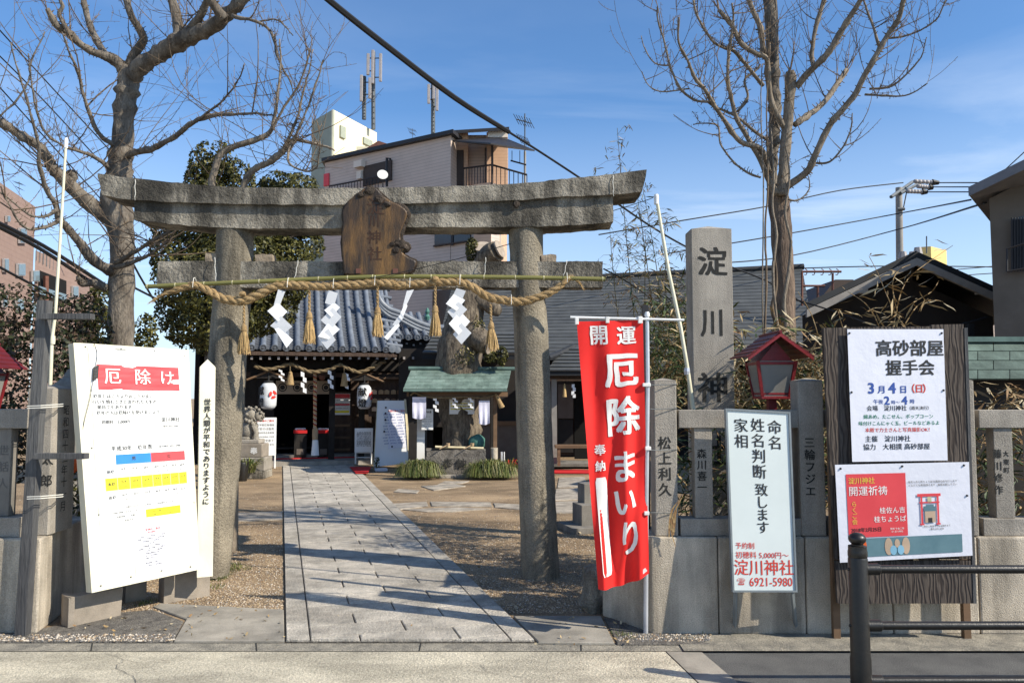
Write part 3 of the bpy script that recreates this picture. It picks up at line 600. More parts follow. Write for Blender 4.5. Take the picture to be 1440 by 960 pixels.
shide([[(572, 409), (582, 407), (572, 428), (566, 432)], [(570, 424), (573, 430), (565, 450), (561, 446)], [(564, 440), (568, 446), (556, 460), (552, 456)], [(560, 452), (562, 458), (545, 478), (540, 474)]], 'white paper streamer seen nearly edge on beneath the plaque')
shide([[(642, 405), (655, 409), (650, 421), (637, 415)], [(640, 411), (654, 422), (642, 437), (627, 427)], [(645, 424), (657, 435), (641, 452), (629, 438)], [(647, 437), (661, 452), (645, 471), (631, 455)], [(649, 454), (663, 468), (649, 484), (637, 470)]], 'bright white zigzag paper hanging before the dark camphor trunk')

# ================================================================ stone fences
ZW = P(1000, 755, 5.30).z
def fence(name, label): return empty(name, (0, 5.3, 0), label, 'fence')
fr = empty('stone_fence', (P(1150, 885, 5.3).x, 5.3, 0), 'grey granite post and rail fence on a concrete wall beside the tall stele', 'fence')
XL = P(917, 800, 5.3).x; k_ = G(899, 882); k2 = G(848, 866)
xs = [XL, P(1010, 800, 5.3).x, P(1133, 800, 5.3).x, P(1255, 800, 5.3).x, P(1376, 800, 5.3).x, P(1500, 800, 5.3).x, P(1800, 800, 5.3).x]
for i in range(len(xs)-1):
    mb = MB(); g = .003
    if i == 0: mb.prism([(xs[0], 5.3, 0), (xs[1]-g, 5.3, 0), (xs[1]-g, 5.75, 0), (k2.x, 5.75, 0), (k2.x, k2.y, 0)], (0, 0, ZW))
    else: mb.box(xs[i]+g, xs[i+1]-g, 5.3, 5.75, 0, ZW + (.001 if i % 2 else 0))
    mb.build('wall_block', 'concrete_wall', fr, bevel=.012)
def cap_post(mb, px0, px1, pytop, zb, Y, dep, cap=.018):
    a = P(px0, pytop, Y); b = P(px1, pytop, Y); z = a.z; x0, x1 = a.x, b.x
    mb.box(x0, x1, Y, Y+dep, zb, z-cap); c = V(((x0+x1)/2, Y+dep/2, z)); zz = z-cap
    q = [V((x0, Y, zz)), V((x1, Y, zz)), V((x1, Y+dep, zz)), V((x0, Y+dep, zz))]; mb.add(q+[c], [(0, 1, 4), (1, 2, 4), (2, 3, 4), (3, 0, 4)])
ZR1 = P(1000, 601, 5.4).z; ZR0 = P(1000, 576, 5.4).z; ZB = P(1000, 727, 5.4).z
posts = []
for px0, px1 in ((919, 951), (1122, 1157), (1339, 1369), (1560, 1592)):
    mb = MB(); cap_post(mb, px0, px1, 531, ZW+.002, 5.33, .16); mb.build('fence_post', 'granite_cut', fr, bevel=.008)
for px0, px1 in ((952, 1121), (1158, 1338), (1370, 1559)):
    x0, x1 = P(px0, 600, 5.4).x, P(px1, 600, 5.4).x
    mb = MB(); mb.box(x0+.002, x1-.002, 5.345, 5.46, ZR1, ZR0); mb.build('rail', 'granite_cut', fr, bevel=.004)
    mb = MB(); mb.box(x0+.002, x1-.002, 5.34, 5.48, ZW+.002, ZB); mb.build('lower_rail', 'granite_cut', fr, bevel=.004)
thin = [(975, 1000), (1027, 1052), (1080, 1104), (1176, 1200), (1230, 1255), (1286, 1310), (1394, 1420), (1446, 1470)]
for px0, px1 in thin:
    mb = MB(); x0, x1 = P(px0, 660, 5.4).x, P(px1, 660, 5.4).x; mb.box(x0, x1, 5.36, 5.45, ZB+.001, ZR1-.001); mb.build('baluster', 'granite_cut', fr, bevel=.003)
def carve(parent, Y, items, m='carved', name='carved_lettering', bold=.024):
    for t, px, y0, y1, *r in items:
        mb = MB(); n = len(t); pit = (y1-y0)/n; c = P(px, (y0+y1)/2, Y); f = Fr((c.x-.5, Y, c.z-1), (c.x+.5, Y, c.z-1), (c.x+.5, Y, c.z+1), (c.x-.5, Y, c.z+1))
        sz = S(r[0] if r else pit*.88, Y); f.text(mb, t, .5, .5, sz, vert=True, bold=bold, d=.0015, wob=.03, pitch=S(pit, Y)/sz, sx=r[1] if len(r) > 1 else 1)
        mb.build(name, m, parent)
carve(fr, 5.33, [('松上利久', 935, 612, 698, 19), ('三輪フジエ', 1139, 614, 698, 15.5)]); carve(fr, 5.36, [('森川喜一', 987, 630, 692, 14), ('藤川修作', 1403, 630, 696, 13.5), ('大東町', 1415, 632, 666, 8.5)])
# western fence
fl = empty('stone_fence', (P(20, 885, 5.3).x, 5.3, 0), 'low pale concrete wall with stone rails, beside the white notice board', 'fence')
e0 = G(68, 883); e1 = G(121, 838)
mb = MB(); mb.prism([(-9, 5.31, 0), (e0.x, 5.31, 0), (e1.x, e1.y, 0), (-9, e1.y, 0)], (0, 0, P(30, 757, 5.31).z)); mb.build('wall_block', 'concrete_wall', fl, bevel=.012)
zt = P(30, 757, 5.31).z
x0, x1 = P(-500, 600, 5.42).x, P(44, 600, 5.42).x
mb = MB(); mb.box(x0, x1, 5.38, 5.50, P(0, 602, 5.4).z, P(0, 575, 5.4).z); mb.build('rail', 'granite_cut', fl, bevel=.004)
mb = MB(); mb.box(x0, P(34, 700, 5.4).x, 5.36, 5.52, zt+.002, P(0, 726, 5.4).z); mb.build('lower_rail', 'granite_cut', fl, bevel=.004)
for px0, px1 in ((-14, 14), (-80, -52), (-150, -120)):
    mb = MB(); mb.box(P(px0, 660, 5.4).x, P(px1, 660, 5.4).x, 5.40, 5.48, P(0, 726, 5.4).z+.001, P(0, 602, 5.4).z-.001); mb.build('baluster', 'granite_dark', fl, bevel=.003)
carve(fl, 5.40, [('世話人', 5, 622, 690, 15)], 'carved_soft')
mb = MB(); cap_post(mb, 40, 75, 540, zt+.002, 5.42, .30, cap=.03); mb.build('fence_post', 'granite_cut', fl, bevel=.005)
xp = P(75, 600, 5.42).x
f = Fr((xp, 5.42, zt), (xp, 5.72, zt), (xp, 5.72, P(75, 548, 5.42).z), (xp, 5.42, P(75, 548, 5.42).z))
TX('carved_lettering', 'carved', f, [('昭和四十三年十一月', .5, .52, .075, dict(vert=True, bold=.012, wob=.03, pitch=1.1))], fl)
carve(fl, 5.42, [('太郎', 66, 630, 690, 18)])
# stele
st = empty('stone_stele', (P(1000, 885, 6.3).x, 6.35, 0), 'tall square granite stele carved with four large characters behind the fence', 'stele')
a = P(972, 330, 6.3); b = P(1029, 330, 6.3); dp = .22
mb = MB(); x0, x1 = a.x, b.x; zt2 = P(0, 322, 6.3).z
mb.prism([(x0, 6.3, 0), (x1, 6.3, 0), (x1, 6.3+dp, 0), (x0, 6.3+dp, 0)], (0, 0, zt2)); mb.build('shaft', 'granite_cut', st, bevel=.005)
mb = MB(); q = [V((x0, 6.3, zt2+.001)), V((x1, 6.3, zt2+.001)), V((x1, 6.3+dp, zt2+.001)), V((x0, 6.3+dp, zt2+.001))]; mb.add(q+[V(((x0+x1)/2, 6.3+dp/2, zt2+.045))], [(0, 1, 4), (1, 2, 4), (2, 3, 4), (3, 0, 4)]); mb.build('pyramid_cap', 'granite_cut', st)
carve(st, 6.3, [('淀', 1002, 345, 390, 43), ('川', 1002, 432, 474, 42, .82), ('神', 1003, 522, 566, 44), ('社', 1003, 612, 655, 44)], bold=.03, name='carved_character')

# ================================================================ white notice board
nb = empty('notice_board', G(128, 870), 'large white notice board with red banner and yellow table, leaning on blocks', 'notice board')
YA, YC = 5.42, 5.98
fb = Fr(P(139, 831, YA), P(281, 800, YC), P(265, 492, YC+.06), P(113, 482, YA+.03))
mb = MB(); fb.slab(mb, 0, 1, 0, 1, -.008, 0); mb.build('panel', 'white_paint', nb)
mb = MB(); fb.slab(mb, -.004, .035, 0, 1, -.07, -.0085); fb.slab(mb, .965, 1.0, 0, 1, -.07, -.0085); fb.slab(mb, .036, .964, 0, .025, -.07, -.0085); fb.slab(mb, .036, .964, .975, 1.0, -.07, -.0085); mb.build('frame', 'white_paint', nb)
# the side of the frame facing the street, worn timber
mb = MB(); c = fb.c; sdv = (fb.c[0]-fb.c[1]).normalized()*.045; mb.prism([c[0], c[0]-fb.n*.085, c[3]-fb.n*.085, c[3]], sdv); mb.build('side_rail', 'white_paint', nb)
wr = lambda a_, s_: (lambda u, v: a_*math.sin(u*s_*3+v*5)*math.sin(v*s_*4-u*3))
def sub(fr0, u0, u1, v0, v1, d=0, amp=0, s_=3): 
    return Fr(fr0.pt(u0, v0, d), fr0.pt(u1, v0, d), fr0.pt(u1, v1, d), fr0.pt(u0, v1, d), wr(amp, s_) if amp else None)
def poster(name, fr_, mname, parent, nx=1, ny=1, th=.0015, **k):
    mb = MB(); fr_.slab(mb, 0, 1, 0, 1, -.001, th, nx, ny); return mb.build(name, mname, parent, smooth='all' if nx > 1 else False, **k)
p1 = sub(fb, .06, .955, .632, .985, .003, .002); poster('upper_sheet', p1, 'poster_white', nb, 14, 14)
p2 = sub(fb, .05, .965, .24, .625, .003, .0015); poster('table_sheet', p2, 'poster_white', nb, 14, 14)
p3 = sub(fb, .35, .70, .03, .225, .003); poster('small_sheet', p3, 'plastic_paper', nb)
rb = sub(p1, .07, .92, .50, .80, .0035, .0015); mb = MB(); rb.sheet(mb, 0, 1, 0, 1, 0, 12, 8); mb.build('red_band', 'print_red', nb)
TX('red_band_lettering', 'ink_white', rb, [('厄', .17, .5, .12, dict(bold=.02, d=.006, fine=True)), ('除', .53, .5, .12, dict(bold=.02, d=.006, fine=True)), ('け', .84, .5, .115, dict(bold=.02, d=.006, fine=True))], nb)
L = [('厄年とはころよりおこりや多く', .32, .42, .030), ('行いを慎むときと言われた人生の', .33, .355, .030), ('節目でもあります', .22, .29, .030), ('厄年の人は厄除けを受けましょう', .36, .225, .030), ('初穂料　5,000円～', .24, .115, .028), ('淀川神社', .80, .13, .036), ('電話 6921-5980', .80, .05, .018)]
TX('sheet_lettering', 'ink_grey', p1, [(t, u, v, s_, dict(d=.005, bold=.02)) for t, u, v, s_ in L], nb)
def rect(fr_, u0, u1, v0, v1, m, name, d=.0022, nx=1, ny=1):
    mb = MB(); fr_.sheet(mb, u0, u1, v0, v1, d, nx, ny); return mb.build(name, m, nb if fr_ is not None else None)
mb = MB(); p2.sheet(mb, .20, .56, .665, .77, .0025, 4, 2, 0); p2.sheet(mb, .56, .93, .665, .77, .0025, 4, 2, 1); p2.sheet(mb, .08, .94, .39, .525, .0025, 8, 2, 2); p2.sheet(mb, .47, .85, .06, .15, .0025, 4, 2, 2); mb.build('table_colour_bands', ['print_blue', 'print_red', 'print_yellow'], nb)
mb = MB()
for v in (.24, .39, .525, .66): p2.sheet(mb, .08, .94, v-.0022, v+.0022, .004, 8, 1)
for u in (.08, .20, .325, .445, .565, .66, .755, .85, .94): p2.sheet(mb, u-.0020, u+.0020, .24, .66, .0040, 1, 4)
mb.build('table_lines', 'ink_faint', nb)
items = [('平成30年　厄年表', .37, .835, .036), ('淀川神社 6921-5980', .77, .835, .019), ('男', .38, .718, .030), ('女', .75, .718, .030), ('前厄', .14, .59, .026), ('本厄', .14, .457, .026), ('後厄', .14, .315, .026)]
for r, (v, row_) in enumerate(((.61, '24 41 60 18 32 36 60'), (.475, '25 42 61 19 33 37 61'), (.335, '26 43 62 20 34 38 62'))):
    for i, t in enumerate(row_.split()): u = (.2625, .385, .505, .6125, .7075, .8025, .895)[i]; items += [(t+'才', u, v, .0195), ('昭和・平成生', u, v-.05, .0082)]
items += [('※八方塞がりの方も　この年回りに　年祈祷をおすすめ', .50, .20, .0150), ('八方除け祈願で厄をはらいましょう', .28, .15, .0145), ('平成30年　八方塞り', .27, .105, .0165), ('と厄年の方', .28, .06, .0165), ('一白水星　昭和二年・十一年・二十年', .66, .12, .011), ('昭和三十年・四十年・平成元年', .66, .085, .011)]
TX('table_lettering', 'ink_grey', p2, [(t, u, v, s_, dict(d=.005, bold=.02)) for t, u, v, s_ in items], nb)
TX('small_red_lettering', 'ink_red', p3, [('ご祈祷のご案内', .5, .93, .018, dict(d=.004, bold=.015)), ('淀川神社', .5, .87, .015, dict(d=.004, bold=.015))], nb)
TX('small_lettering', 'ink_grey', p3, [(t, .48, .79-i*.052, .0118, dict(d=.004, bold=.015)) for i, t in enumerate(['一、厄除け　一、家内安全　一、商売', '繁盛　一、交通安全　一、病気平癒', '安産祈願　一、初宮参り', '七五三参り', '合格祈願　一、学業成就', '地鎮祭　一、竣工清祓　一、家屋の', '一、八方除け　一、心願成就', 'ご祈祷は随時受け付け', '　詳しくは社務所まで', 'お問い合わせ下さい', '　', '受付時間　九時より', '　十七時まで　淀川神社'])], nb)
mb = MB()
for u, v in ((.04, .985), (.35, .985), (.66, .985), (.95, .97), (.05, .30), (.97, .30), (.30, .03), (.03, .57), (.55, .57), (.9, .02), (.6, .03), (.02, .02)): mb.lathe(fb.pt(u, v, .002), [(.006, 0), (.005, .004)], 8, ax=fb.n)
mb.build('drawing_pin', 'steel_grey', nb, kind='stuff')
wb = empty('dangling_switch', fb.pt(.1, .86, .01), 'small dark switch dangling on a wire over the white board', 'switch')
mb = MB(); a = fb.pt(.12, .86, .012); mb.obox(fb.pt(.07, .845, .01), fb.pt(.115, .855, .01)-fb.pt(.07, .845, .01), fb.pt(.085, .90, .01)-fb.pt(.07, .845, .01), fb.n*.02); mb.build('switch_body', 'black_paint', wb, bevel=.003)
mb = MB(); mb.tube(smooth_path([fb.pt(.11, 1.0, .01), fb.pt(.13, .96, .012), fb.pt(.105, .90, .015)], 4), .002, 5); mb.tube(smooth_path([fb.pt(.08, .85, .015), fb.pt(.04, .77, .012), fb.pt(-.02, .68, .01), fb.pt(-.05, .60, -.02)], 4), .002, 5); mb.build('wire', 'cable', wb)
# blocks under the board
def blk(pxs, zt_, dep, lab, tilt=0):
    a = G(*pxs[0]); b = G(*pxs[1]); d = (b-a).normalized(); n_ = V((-d.y, d.x, 0)); mb = MB(); mb.obox(a, b-a, n_*dep, V((0, 0, zt_)) - n_*tilt)
    return mb.build('concrete_block', 'concrete_block', label=lab, cat='block', group='blocks under the white board', bevel=.004)
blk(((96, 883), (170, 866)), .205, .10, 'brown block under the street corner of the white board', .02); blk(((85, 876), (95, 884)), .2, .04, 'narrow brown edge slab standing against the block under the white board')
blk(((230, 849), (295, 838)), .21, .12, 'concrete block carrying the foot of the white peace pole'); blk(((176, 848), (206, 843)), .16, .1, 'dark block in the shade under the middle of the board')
# peace pole
mb = MB(); pz = empty('peace_pole', G(288, 845), 'slim white four-sided pole with handwritten brush lettering', 'pole')
Yp = 6.02; x0, x1 = P(279, 650, Yp).x, P(301, 650, Yp).x; z1 = P(0, 514, Yp).z; z0 = .2; wdt = x1-x0
a = V((x0, Yp+.03, z0)); rr2 = V((wdt*.86, wdt*.42, 0)); nn2 = V((-wdt*.35, wdt*.8, 0))
lean = V((S(12, Yp), 0, 0))
a = P(277, 800, Yp); a.z = z0; top = P(281, 516, Yp)
mb.prism([a, a+rr2, a+rr2+nn2, a+nn2], top-a); mb.build('pole_shaft', 'white_paint', pz, bevel=.003)
q = [top+V((0, 0, .001)), top+rr2+V((0, 0, .001)), top+rr2+nn2+V((0, 0, .001)), top+nn2+V((0, 0, .001))]; mb = MB(); mb.add(q+[top+(rr2+nn2)/2+V((0, 0, .062))], [(0, 1, 4), (1, 2, 4), (2, 3, 4), (3, 0, 4)]); mb.build('pole_cap', 'white_paint', pz)
f = Fr(a, a+rr2, top+rr2, top); TX('brush_lettering', 'ink', f, [('世界人類が平和でありますように', .5, .595, .052, dict(vert=True, bold=.025, wob=.06, pitch=1.02, d=.005))], pz)

# ================================================================ red banner
bn = empty('nobori_banner', G(909, 891), 'tall red banner with white characters on a thin white pole', 'banner')
YN = 5.2
disp = lambda u, v: (.026*math.sin(u*9+v*3.0+.6) + .018*math.sin(u*17-v*6.5) + .008*math.sin(v*13+u*6))*(1.15-v)*min(1, (1-u)*3+.15)
tl, tr, br, bl = P(811, 452, YN), P(904, 450, YN), P(913, 806, YN), P(841, 827, YN)
fn = Fr(bl, br, tr, tl, disp)
cbl = fn.pt
def pt2(u, v, d=0):
    p = cbl(u, v, d); p.z -= .045*math.sin(math.pi*u)*(1-v)**3*.6; p.x += .02*(1-v)*v*4*(u-.5)*0; return p
fn.pt = pt2
mb = MB(); fn.sheet(mb, 0, 1, 0, 1, 0, 28, 90); mb.build('cloth', 'banner_red', bn, smooth='all')
TX('banner_lettering', 'banner_white', fn, [('開', .32, .94, .135, dict(bold=.03, wob=.03, sx=.85, d=.003, fine=True)), ('運', .74, .935, .13, dict(bold=.03, wob=.03, sx=.9, d=.003, fine=True)), ('厄', .64, .795, .235, dict(bold=.045, wob=.04, sx=.92, d=.003, fine=True)), ('除', .63, .615, .255, dict(bold=.04, wob=.04, sx=.86, d=.003, fine=True)),
   ('ま', .62, .425, .215, dict(bold=.035, wob=.05, sx=.85, d=.003, fine=True)), ('い', .60, .295, .20, dict(bold=.035, wob=.05, sx=.85, d=.003, fine=True)), ('り', .66, .155, .24, dict(bold=.03, wob=.05, sx=.7, d=.003, fine=True)), ('奉', .22, .505, .075, dict(bold=.03, wob=.04, d=.003, fine=True)), ('納', .21, .445, .07, dict(bold=.03, wob=.04, d=.003, fine=True))], bn)
mb = MB(); vs = []; n = 24
for i in range(n+1):
    v = .045 + (.405-.045)*i/n; e = .02 if i in (0, n) else 0
    vs += [fn.pt(.105+e, v, .003), fn.pt(.20, v, .003), fn.pt(.30-e, v, .003)]
mb.add(vs, [(i*3+j, i*3+j+1, (i+1)*3+j+1, (i+1)*3+j) for i in range(n) for j in (0, 1)]); mb.build('blank_white_strip', 'banner_white', bn, smooth='all')
mb = MB(); mb.tube([P(910, 441, YN+.01), P(911, 540, YN+.01), P(909, 700, YN+.01), G(908, 891)+V((0, 0, 0))], [.0125, .0135, .0145, .0155], 12); mb.build('pole', 'pole_steel', bn, smooth=True)
mb = MB(); mb.tube([P(802, 446, YN), P(962, 450, YN)], .0085, 10); mb.lathe(P(910, 441, YN+.01), [(.016, -.02), (.017, .0), (.012, .012)], 12); mb.build('crossbar', 'pole_white', bn, smooth=True)
for x, y, w_, h_ in ((811, 452, 5, 9), (854, 450, 5, 9), (900, 450, 6, 10), (909, 541, 11, 5), (911, 630, 8, 5), (909, 721, 7, 5)):
    mb = MB(); p = P(x, y, YN); mb.box(p.x-S(w_, YN)/2, p.x+S(w_, YN)/2, YN-.018, YN+.012, p.z-S(h_, YN)/2, p.z+S(h_, YN)/2); mb.build('cloth_tab', 'banner_white', bn, bevel=.003)
mb = MB(); p = P(907, 804, YN); mb.prism([p+V((-.03, -.018, -.02)), p+V((.012, -.018, .012)), p+V((.0, -.018, .03)), p+V((-.045, -.018, 0))], (0, .02, 0)); mb.build('cloth_tab', 'banner_white', bn)
mb = MB()
for y in (541, 575, 633, 721): p = P(915, y, YN); mb.tube([p+V((0, .02, 0)), P(936, y, 5.31), P(952, y-1, 5.33)], .003, 5)
mb.build('wire_tie', 'steel_grey', bn)
mb = MB(); mb.box(P(906, 0, 5.4).x, P(914, 0, 5.4).x, 5.62, 5.66, .0, P(0, 428, 5.6).z); mb.build('timber_stake', 'trim_dark', label='dark timber stake standing close behind the banner pole', cat='stake')

# ================================================================ standing sign
sg = empty('standing_sign', G(1078, 888), 'pale blue-white standing sign with handwritten black and red lettering', 'sign')
fs_ = Fr(P(1030, 832, 5.12), P(1121, 832, 5.12), P(1111, 579, 5.22), P(1020, 574, 5.22))
mb = MB(); fs_.slab(mb, .03, .97, .01, .99, -.03, .0); mb.build('face', 'sign_face', sg)
mb = MB()
for u0, u1, v0, v1 in ((0, .028, 0, 1), (.972, 1, 0, 1), (.029, .971, 0, .010), (.029, .971, .990, 1)): fs_.slab(mb, u0, u1, v0, v1, -.034, .008)
mb.build('frame', 'sign_frame', sg)
for u, px in ((.06, 1033), (.94, 1120)):
    mb = MB(); a = fs_.pt(u, 0, -.02); g = G(px, 889); mb.tube([a, g+V((0, -.0, 0))], .013, 4); mb.build('leg', 'sign_frame', sg)
o_ = dict(vert=True, bold=.02, wob=.03, d=.002, pitch=1.1)
TX('black_lettering', 'ink', fs_, [('命名', .75, .865, .094, dict(o_, pitch=1.08)), ('姓名判断', .49, .785, .094, dict(o_, pitch=1.06)), ('致します', .51, .452, .085, dict(o_, pitch=.93)), ('家相', .23, .865, .094, dict(o_, pitch=1.08))], sg)
TX('red_lettering', 'ink_red', fs_, [('予約制', .22, .245, .042, dict(bold=.01)), ('初穂料 5,000円～', .48, .195, .045, dict(bold=.01, sx=1.02)), ('淀川神社', .5, .125, .102, dict(bold=.015, sx=.95)), ('☎', .14, .055, .042, dict(bold=.01)), ('6921-5980', .6, .052, .075, dict(bold=.012, sx=.86))], sg)

# ================================================================ wooden notice board with two posters
wb_ = empty('wooden_notice_board', G(1275, 886), 'dark weathered plank board with a white poster above a red one', 'notice board')
YW = 5.10
fw = Fr(P(1178, 848, YW), P(1371, 848, YW), P(1358, 457, YW+.06), P(1157, 461, YW+.06))
for u0, u1, v0, v1 in ((0, .245, .155, 1), (.25, .50, .155, 1.0), (.505, .755, .155, .998), (.76, .985, .155, 1.004), (0.0, .985, 0, .15)):
    mb = MB(); fw.slab(mb, u0, u1, v0, v1, -.03, 0, 1, 1); mb.build('plank', 'board_wood', wb_, bevel=.003)
mb = MB(); fw.slab(mb, .988, 1.01, 0, .99, -.05, .004); mb.build('edge_batten', 'wood_grey', wb_)
for px in (1181, 1366):
    mb = MB(); a = P(px, 852, YW+.05); g = G(px, 888); mb.box(a.x-.022, a.x+.022, YW+.10, YW+.14, 0, P(0, 470, YW).z); mb.build('leg', 'wood_warm', wb_)
q1 = Fr(P(1198, 649, YW), P(1332, 647, YW), P(1326, 463, YW+.04), P(1191, 463, YW+.04), lambda u, v: .004)
poster('upper_poster', q1, 'plastic_paper', wb_, 16, 24)
b_ = dict(bold=.035, d=.003); c_ = dict(bold=.02, d=.003)
TX('poster_heading', 'ink', q1, [('高砂部屋', .64, .845, .110, b_), ('握手会', .64, .695, .105, b_)], wb_)
TX('poster_blue_lettering', 'ink_blue', q1, [('3', .225, .545, .095, b_), ('月', .335, .535, .052, b_), ('4', .445, .545, .095, b_), ('日', .56, .535, .052, b_), ('午後', .295, .445, .032, c_), ('2', .385, .452, .075, b_), ('時～', .475, .440, .028, c_), ('4', .57, .452, .075, b_), ('時', .65, .445, .032, c_)], wb_)
TX('poster_red_lettering', 'ink_red', q1, [('（', .635, .54, .06, b_), ('日', .725, .54, .058, b_), ('）', .81, .54, .06, b_), ('本殿で力士さんと写真撮影OK！', .50, .232, .030, c_)], wb_)
TX('poster_green_lettering', 'ink_green', q1, [('綿あめ、たこせん、ポップコーン', .50, .332, .030, c_), ('味付けこんにゃく玉、ビールなどあるよ', .505, .282, .029, c_)], wb_)
TX('poster_black_lettering', 'ink', q1, [('会場　淀川神社', .38, .395, .037, c_), ('（雨天決行）', .72, .395, .026, c_), ('主催　淀川神社', .38, .165, .042, c_), ('協力　大相撲 高砂部屋', .47, .105, .042, c_)], wb_)
q2 = Fr(P(1180, 790, YW-.01), P(1366, 780, YW-.01), P(1361, 649, YW), P(1173, 653, YW), lambda u, v: .012)
poster('lower_poster', q2, 'plastic_paper', wb_, 24, 16)
mb = MB(); q2.sheet(mb, .075, .52, .245, .90, .004, 14, 10); mb.build('red_panel', 'print_red', wb_)
mb = MB(); q2.sheet(mb, .10, .925, .045, .235, .004, 20, 5); mb.build('teal_band', 'teal_print', wb_)
mb = MB(); 
for u, v, ru, rv, m_ in ((.185, .14, .022, .09, 0), (.37, .14, .03, .09, 1), (.50, .14, .03, .09, 1), (.405, .10, .025, .05, 2), (.46, .10, .025, .05, 2), (.435, .17, .02, .045, 1)):
    n = 14; mb.add([q2.pt(u+ru*math.cos(i*6.283/n), v+rv*math.sin(i*6.283/n), .0052 + .0004*m_) for i in range(n)], [tuple(range(n))], m_)
mb.build('band_ornaments', ['orange', 'peach', 'sky_print'], wb_)
TX('panel_gold_lettering', 'ink_gold', q2, [('淀川神社', .19, .825, .042, dict(bold=.02, d=.0055)), ('らくご会', .125, .50, .036, dict(vert=True, bold=.02, d=.006)), ], wb_)
TX('panel_white_lettering', 'ink_white', q2, [('開運祈祷', .235, .715, .062, dict(bold=.0055, d=.0055)), ('桂佐ん吉', .41, .51, .041, dict(bold=.0055, d=.0055)), ('桂ちょうば', .39, .42, .041, dict(bold=.0055, d=.0055)), ('開演 午後二時', .44, .32, .014, dict(d=.0055)), ('於 淀川神社', .44, .29, .014, dict(d=.0055))], wb_)
TX('panel_black_lettering', 'ink', q2, [('2018年2月25日', .21, .32, .030, dict(bold=.02, d=.0055)), ('桂佐ん吉と桂ちょうばの落語の会を行います', .72, .80, .0155, dict(d=.0055)), ('どなたでも参加頂けます　皆様お越し下さい', .72, .765, .0155, dict(d=.0055)), ('お問い合わせは 淀川神社', .74, .17+.07, .0, dict(d=.0055)), ('参加ご希望の方は社務所まで', .74, .33, .013, dict(d=.0055)), ('電話 6921-5980', .74, .30, .013, dict(d=.0055))], wb_)
# small printed shrine picture: a plain red gate before a little hall
mb = MB()
def qd(u0, u1, v0, v1, m_, d=.0065): q2.sheet(mb, u0, u1, v0, v1, d, 1, 1, m_)
qd(.60, .775, .645, .675, 0); qd(.615, .765, .575, .59, 0); qd(.623, .637, .36, .645, 0); qd(.745, .759, .36, .645, 0); qd(.615, .645, .345, .362, 0); qd(.737, .767, .345, .362, 0); qd(.675, .705, .58, .64, 3)
qd(.645, .735, .49, .54, 1, .0075); qd(.66, .72, .54, .56, 1, .0075); qd(.652, .73, .37, .49, 2, .007); qd(.675, .705, .37, .42, 4, .008); mb.build('printed_gate', ['print_red', 'teal_print', 'peach', 'bamboo_node', 'ink'], wb_)
mb = MB()
for fr0, us in ((q1, ((.02, .97), (.98, .97), (.98, .53), (.02, .52))), (q2, ((.04, .96), (.50, .97), (.96, .965), (.975, .64)))):
    for u, v in us: mb.lathe(fr0.pt(u, v, .002), [(.007, 0), (.006, .006), (.003, .008)], 8, ax=fr0.n)
mb.build('drawing_pin', 'ink', wb_, kind='stuff')

# ================================================================ black railing
rl = empty('street_railing', G(1208, 967), 'black painted steel railing with ball-topped post at the kerb', 'railing')
Yr = 4.2; bx = P(1208, 850, Yr).x; zz = lambda y: P(1208, y, Yr).z
mb = MB(); prof = [(.052, -.02), (.052, zz(925)), (.0485, zz(920)), (.0485, zz(785)), (.046, zz(783)), (.0485, zz(781)), (.0485, zz(775)), (.046, zz(772)), (.046, zz(767)), (.030, zz(765.5)), (.030, zz(764.5))]
mb.lathe((bx, Yr, 0), prof, 28)
R_ = .042; zc = zz(757); mb.lathe((bx, Yr, zc), [(R_*math.cos(t)*1.05, R_*.78*math.sin(t)) for t in np.linspace(-1.0, 1.5, 12)], 28); mb.build('post', 'black_paint', rl, smooth=True, ang=35)
for i, (y, r) in enumerate(((800, .0215), (879, .0215), (957, .0215))):
    z = zz(y); mb = MB(); mb.tube([(bx, Yr, z), (bx+.105, Yr, z)], .030, 14); mb.tube([(bx+.105, Yr, z), (bx+.112, Yr, z)], [.030, .024], 14); mb.build('socket', 'black_paint', rl, smooth=True, ang=35)
    mb = MB(); mb.tube([(bx+.1, Yr, z), (bx+3.0, Yr, z)], r, 14); mb.build('rail', 'black_paint', rl, smooth=True, ang=35)
mb = MB()
for y in (800, 879, 957): mb.ball((bx-.048, Yr, zz(y)), .009, 8, 6)
mb.build('bolt', 'black_paint', rl)

# ================================================================ dark timber frame by the west fence
tf = empty('timber_post', G(47, 886), 'weathered grey timber post with two short arms before the west fence', 'post')
mb = MB(); a = G(47, 886); t = P(54, 421, 5.2); w2 = .036; mb.prism([(a.x-w2, 5.24, 0), (a.x+w2, 5.24, 0), (a.x+w2, 5.31-.004, 0), (a.x-w2, 5.31-.004, 0)], (t.x-a.x, 0, t.z)); mb.build('upright', 'wood_grey', tf, bevel=.003)
for x0, x1, y0, y1 in ((57, 130, 441, 449), (50, 122, 637, 645)):
    mb = MB(); p, q = P(x0, y1, 5.2), P(x1, y0, 5.2); mb.box(p.x, q.x, 5.175, 5.235, p.z, q.z); mb.build('arm', 'wood_grey', tf, bevel=.002)
mb = MB()
for y in (571, 698):
    for k in range(2): c = P(48, y+k*3, 5.2); mb.tube([c+V((-.04, -.01, .0)), c+V((.05, -.015, .004)), P(88, y+k*3-3, 5.40), P(90, y+k*3-4, 5.6)], .003, 5)
mb.build('wire_binding', 'string', tf)
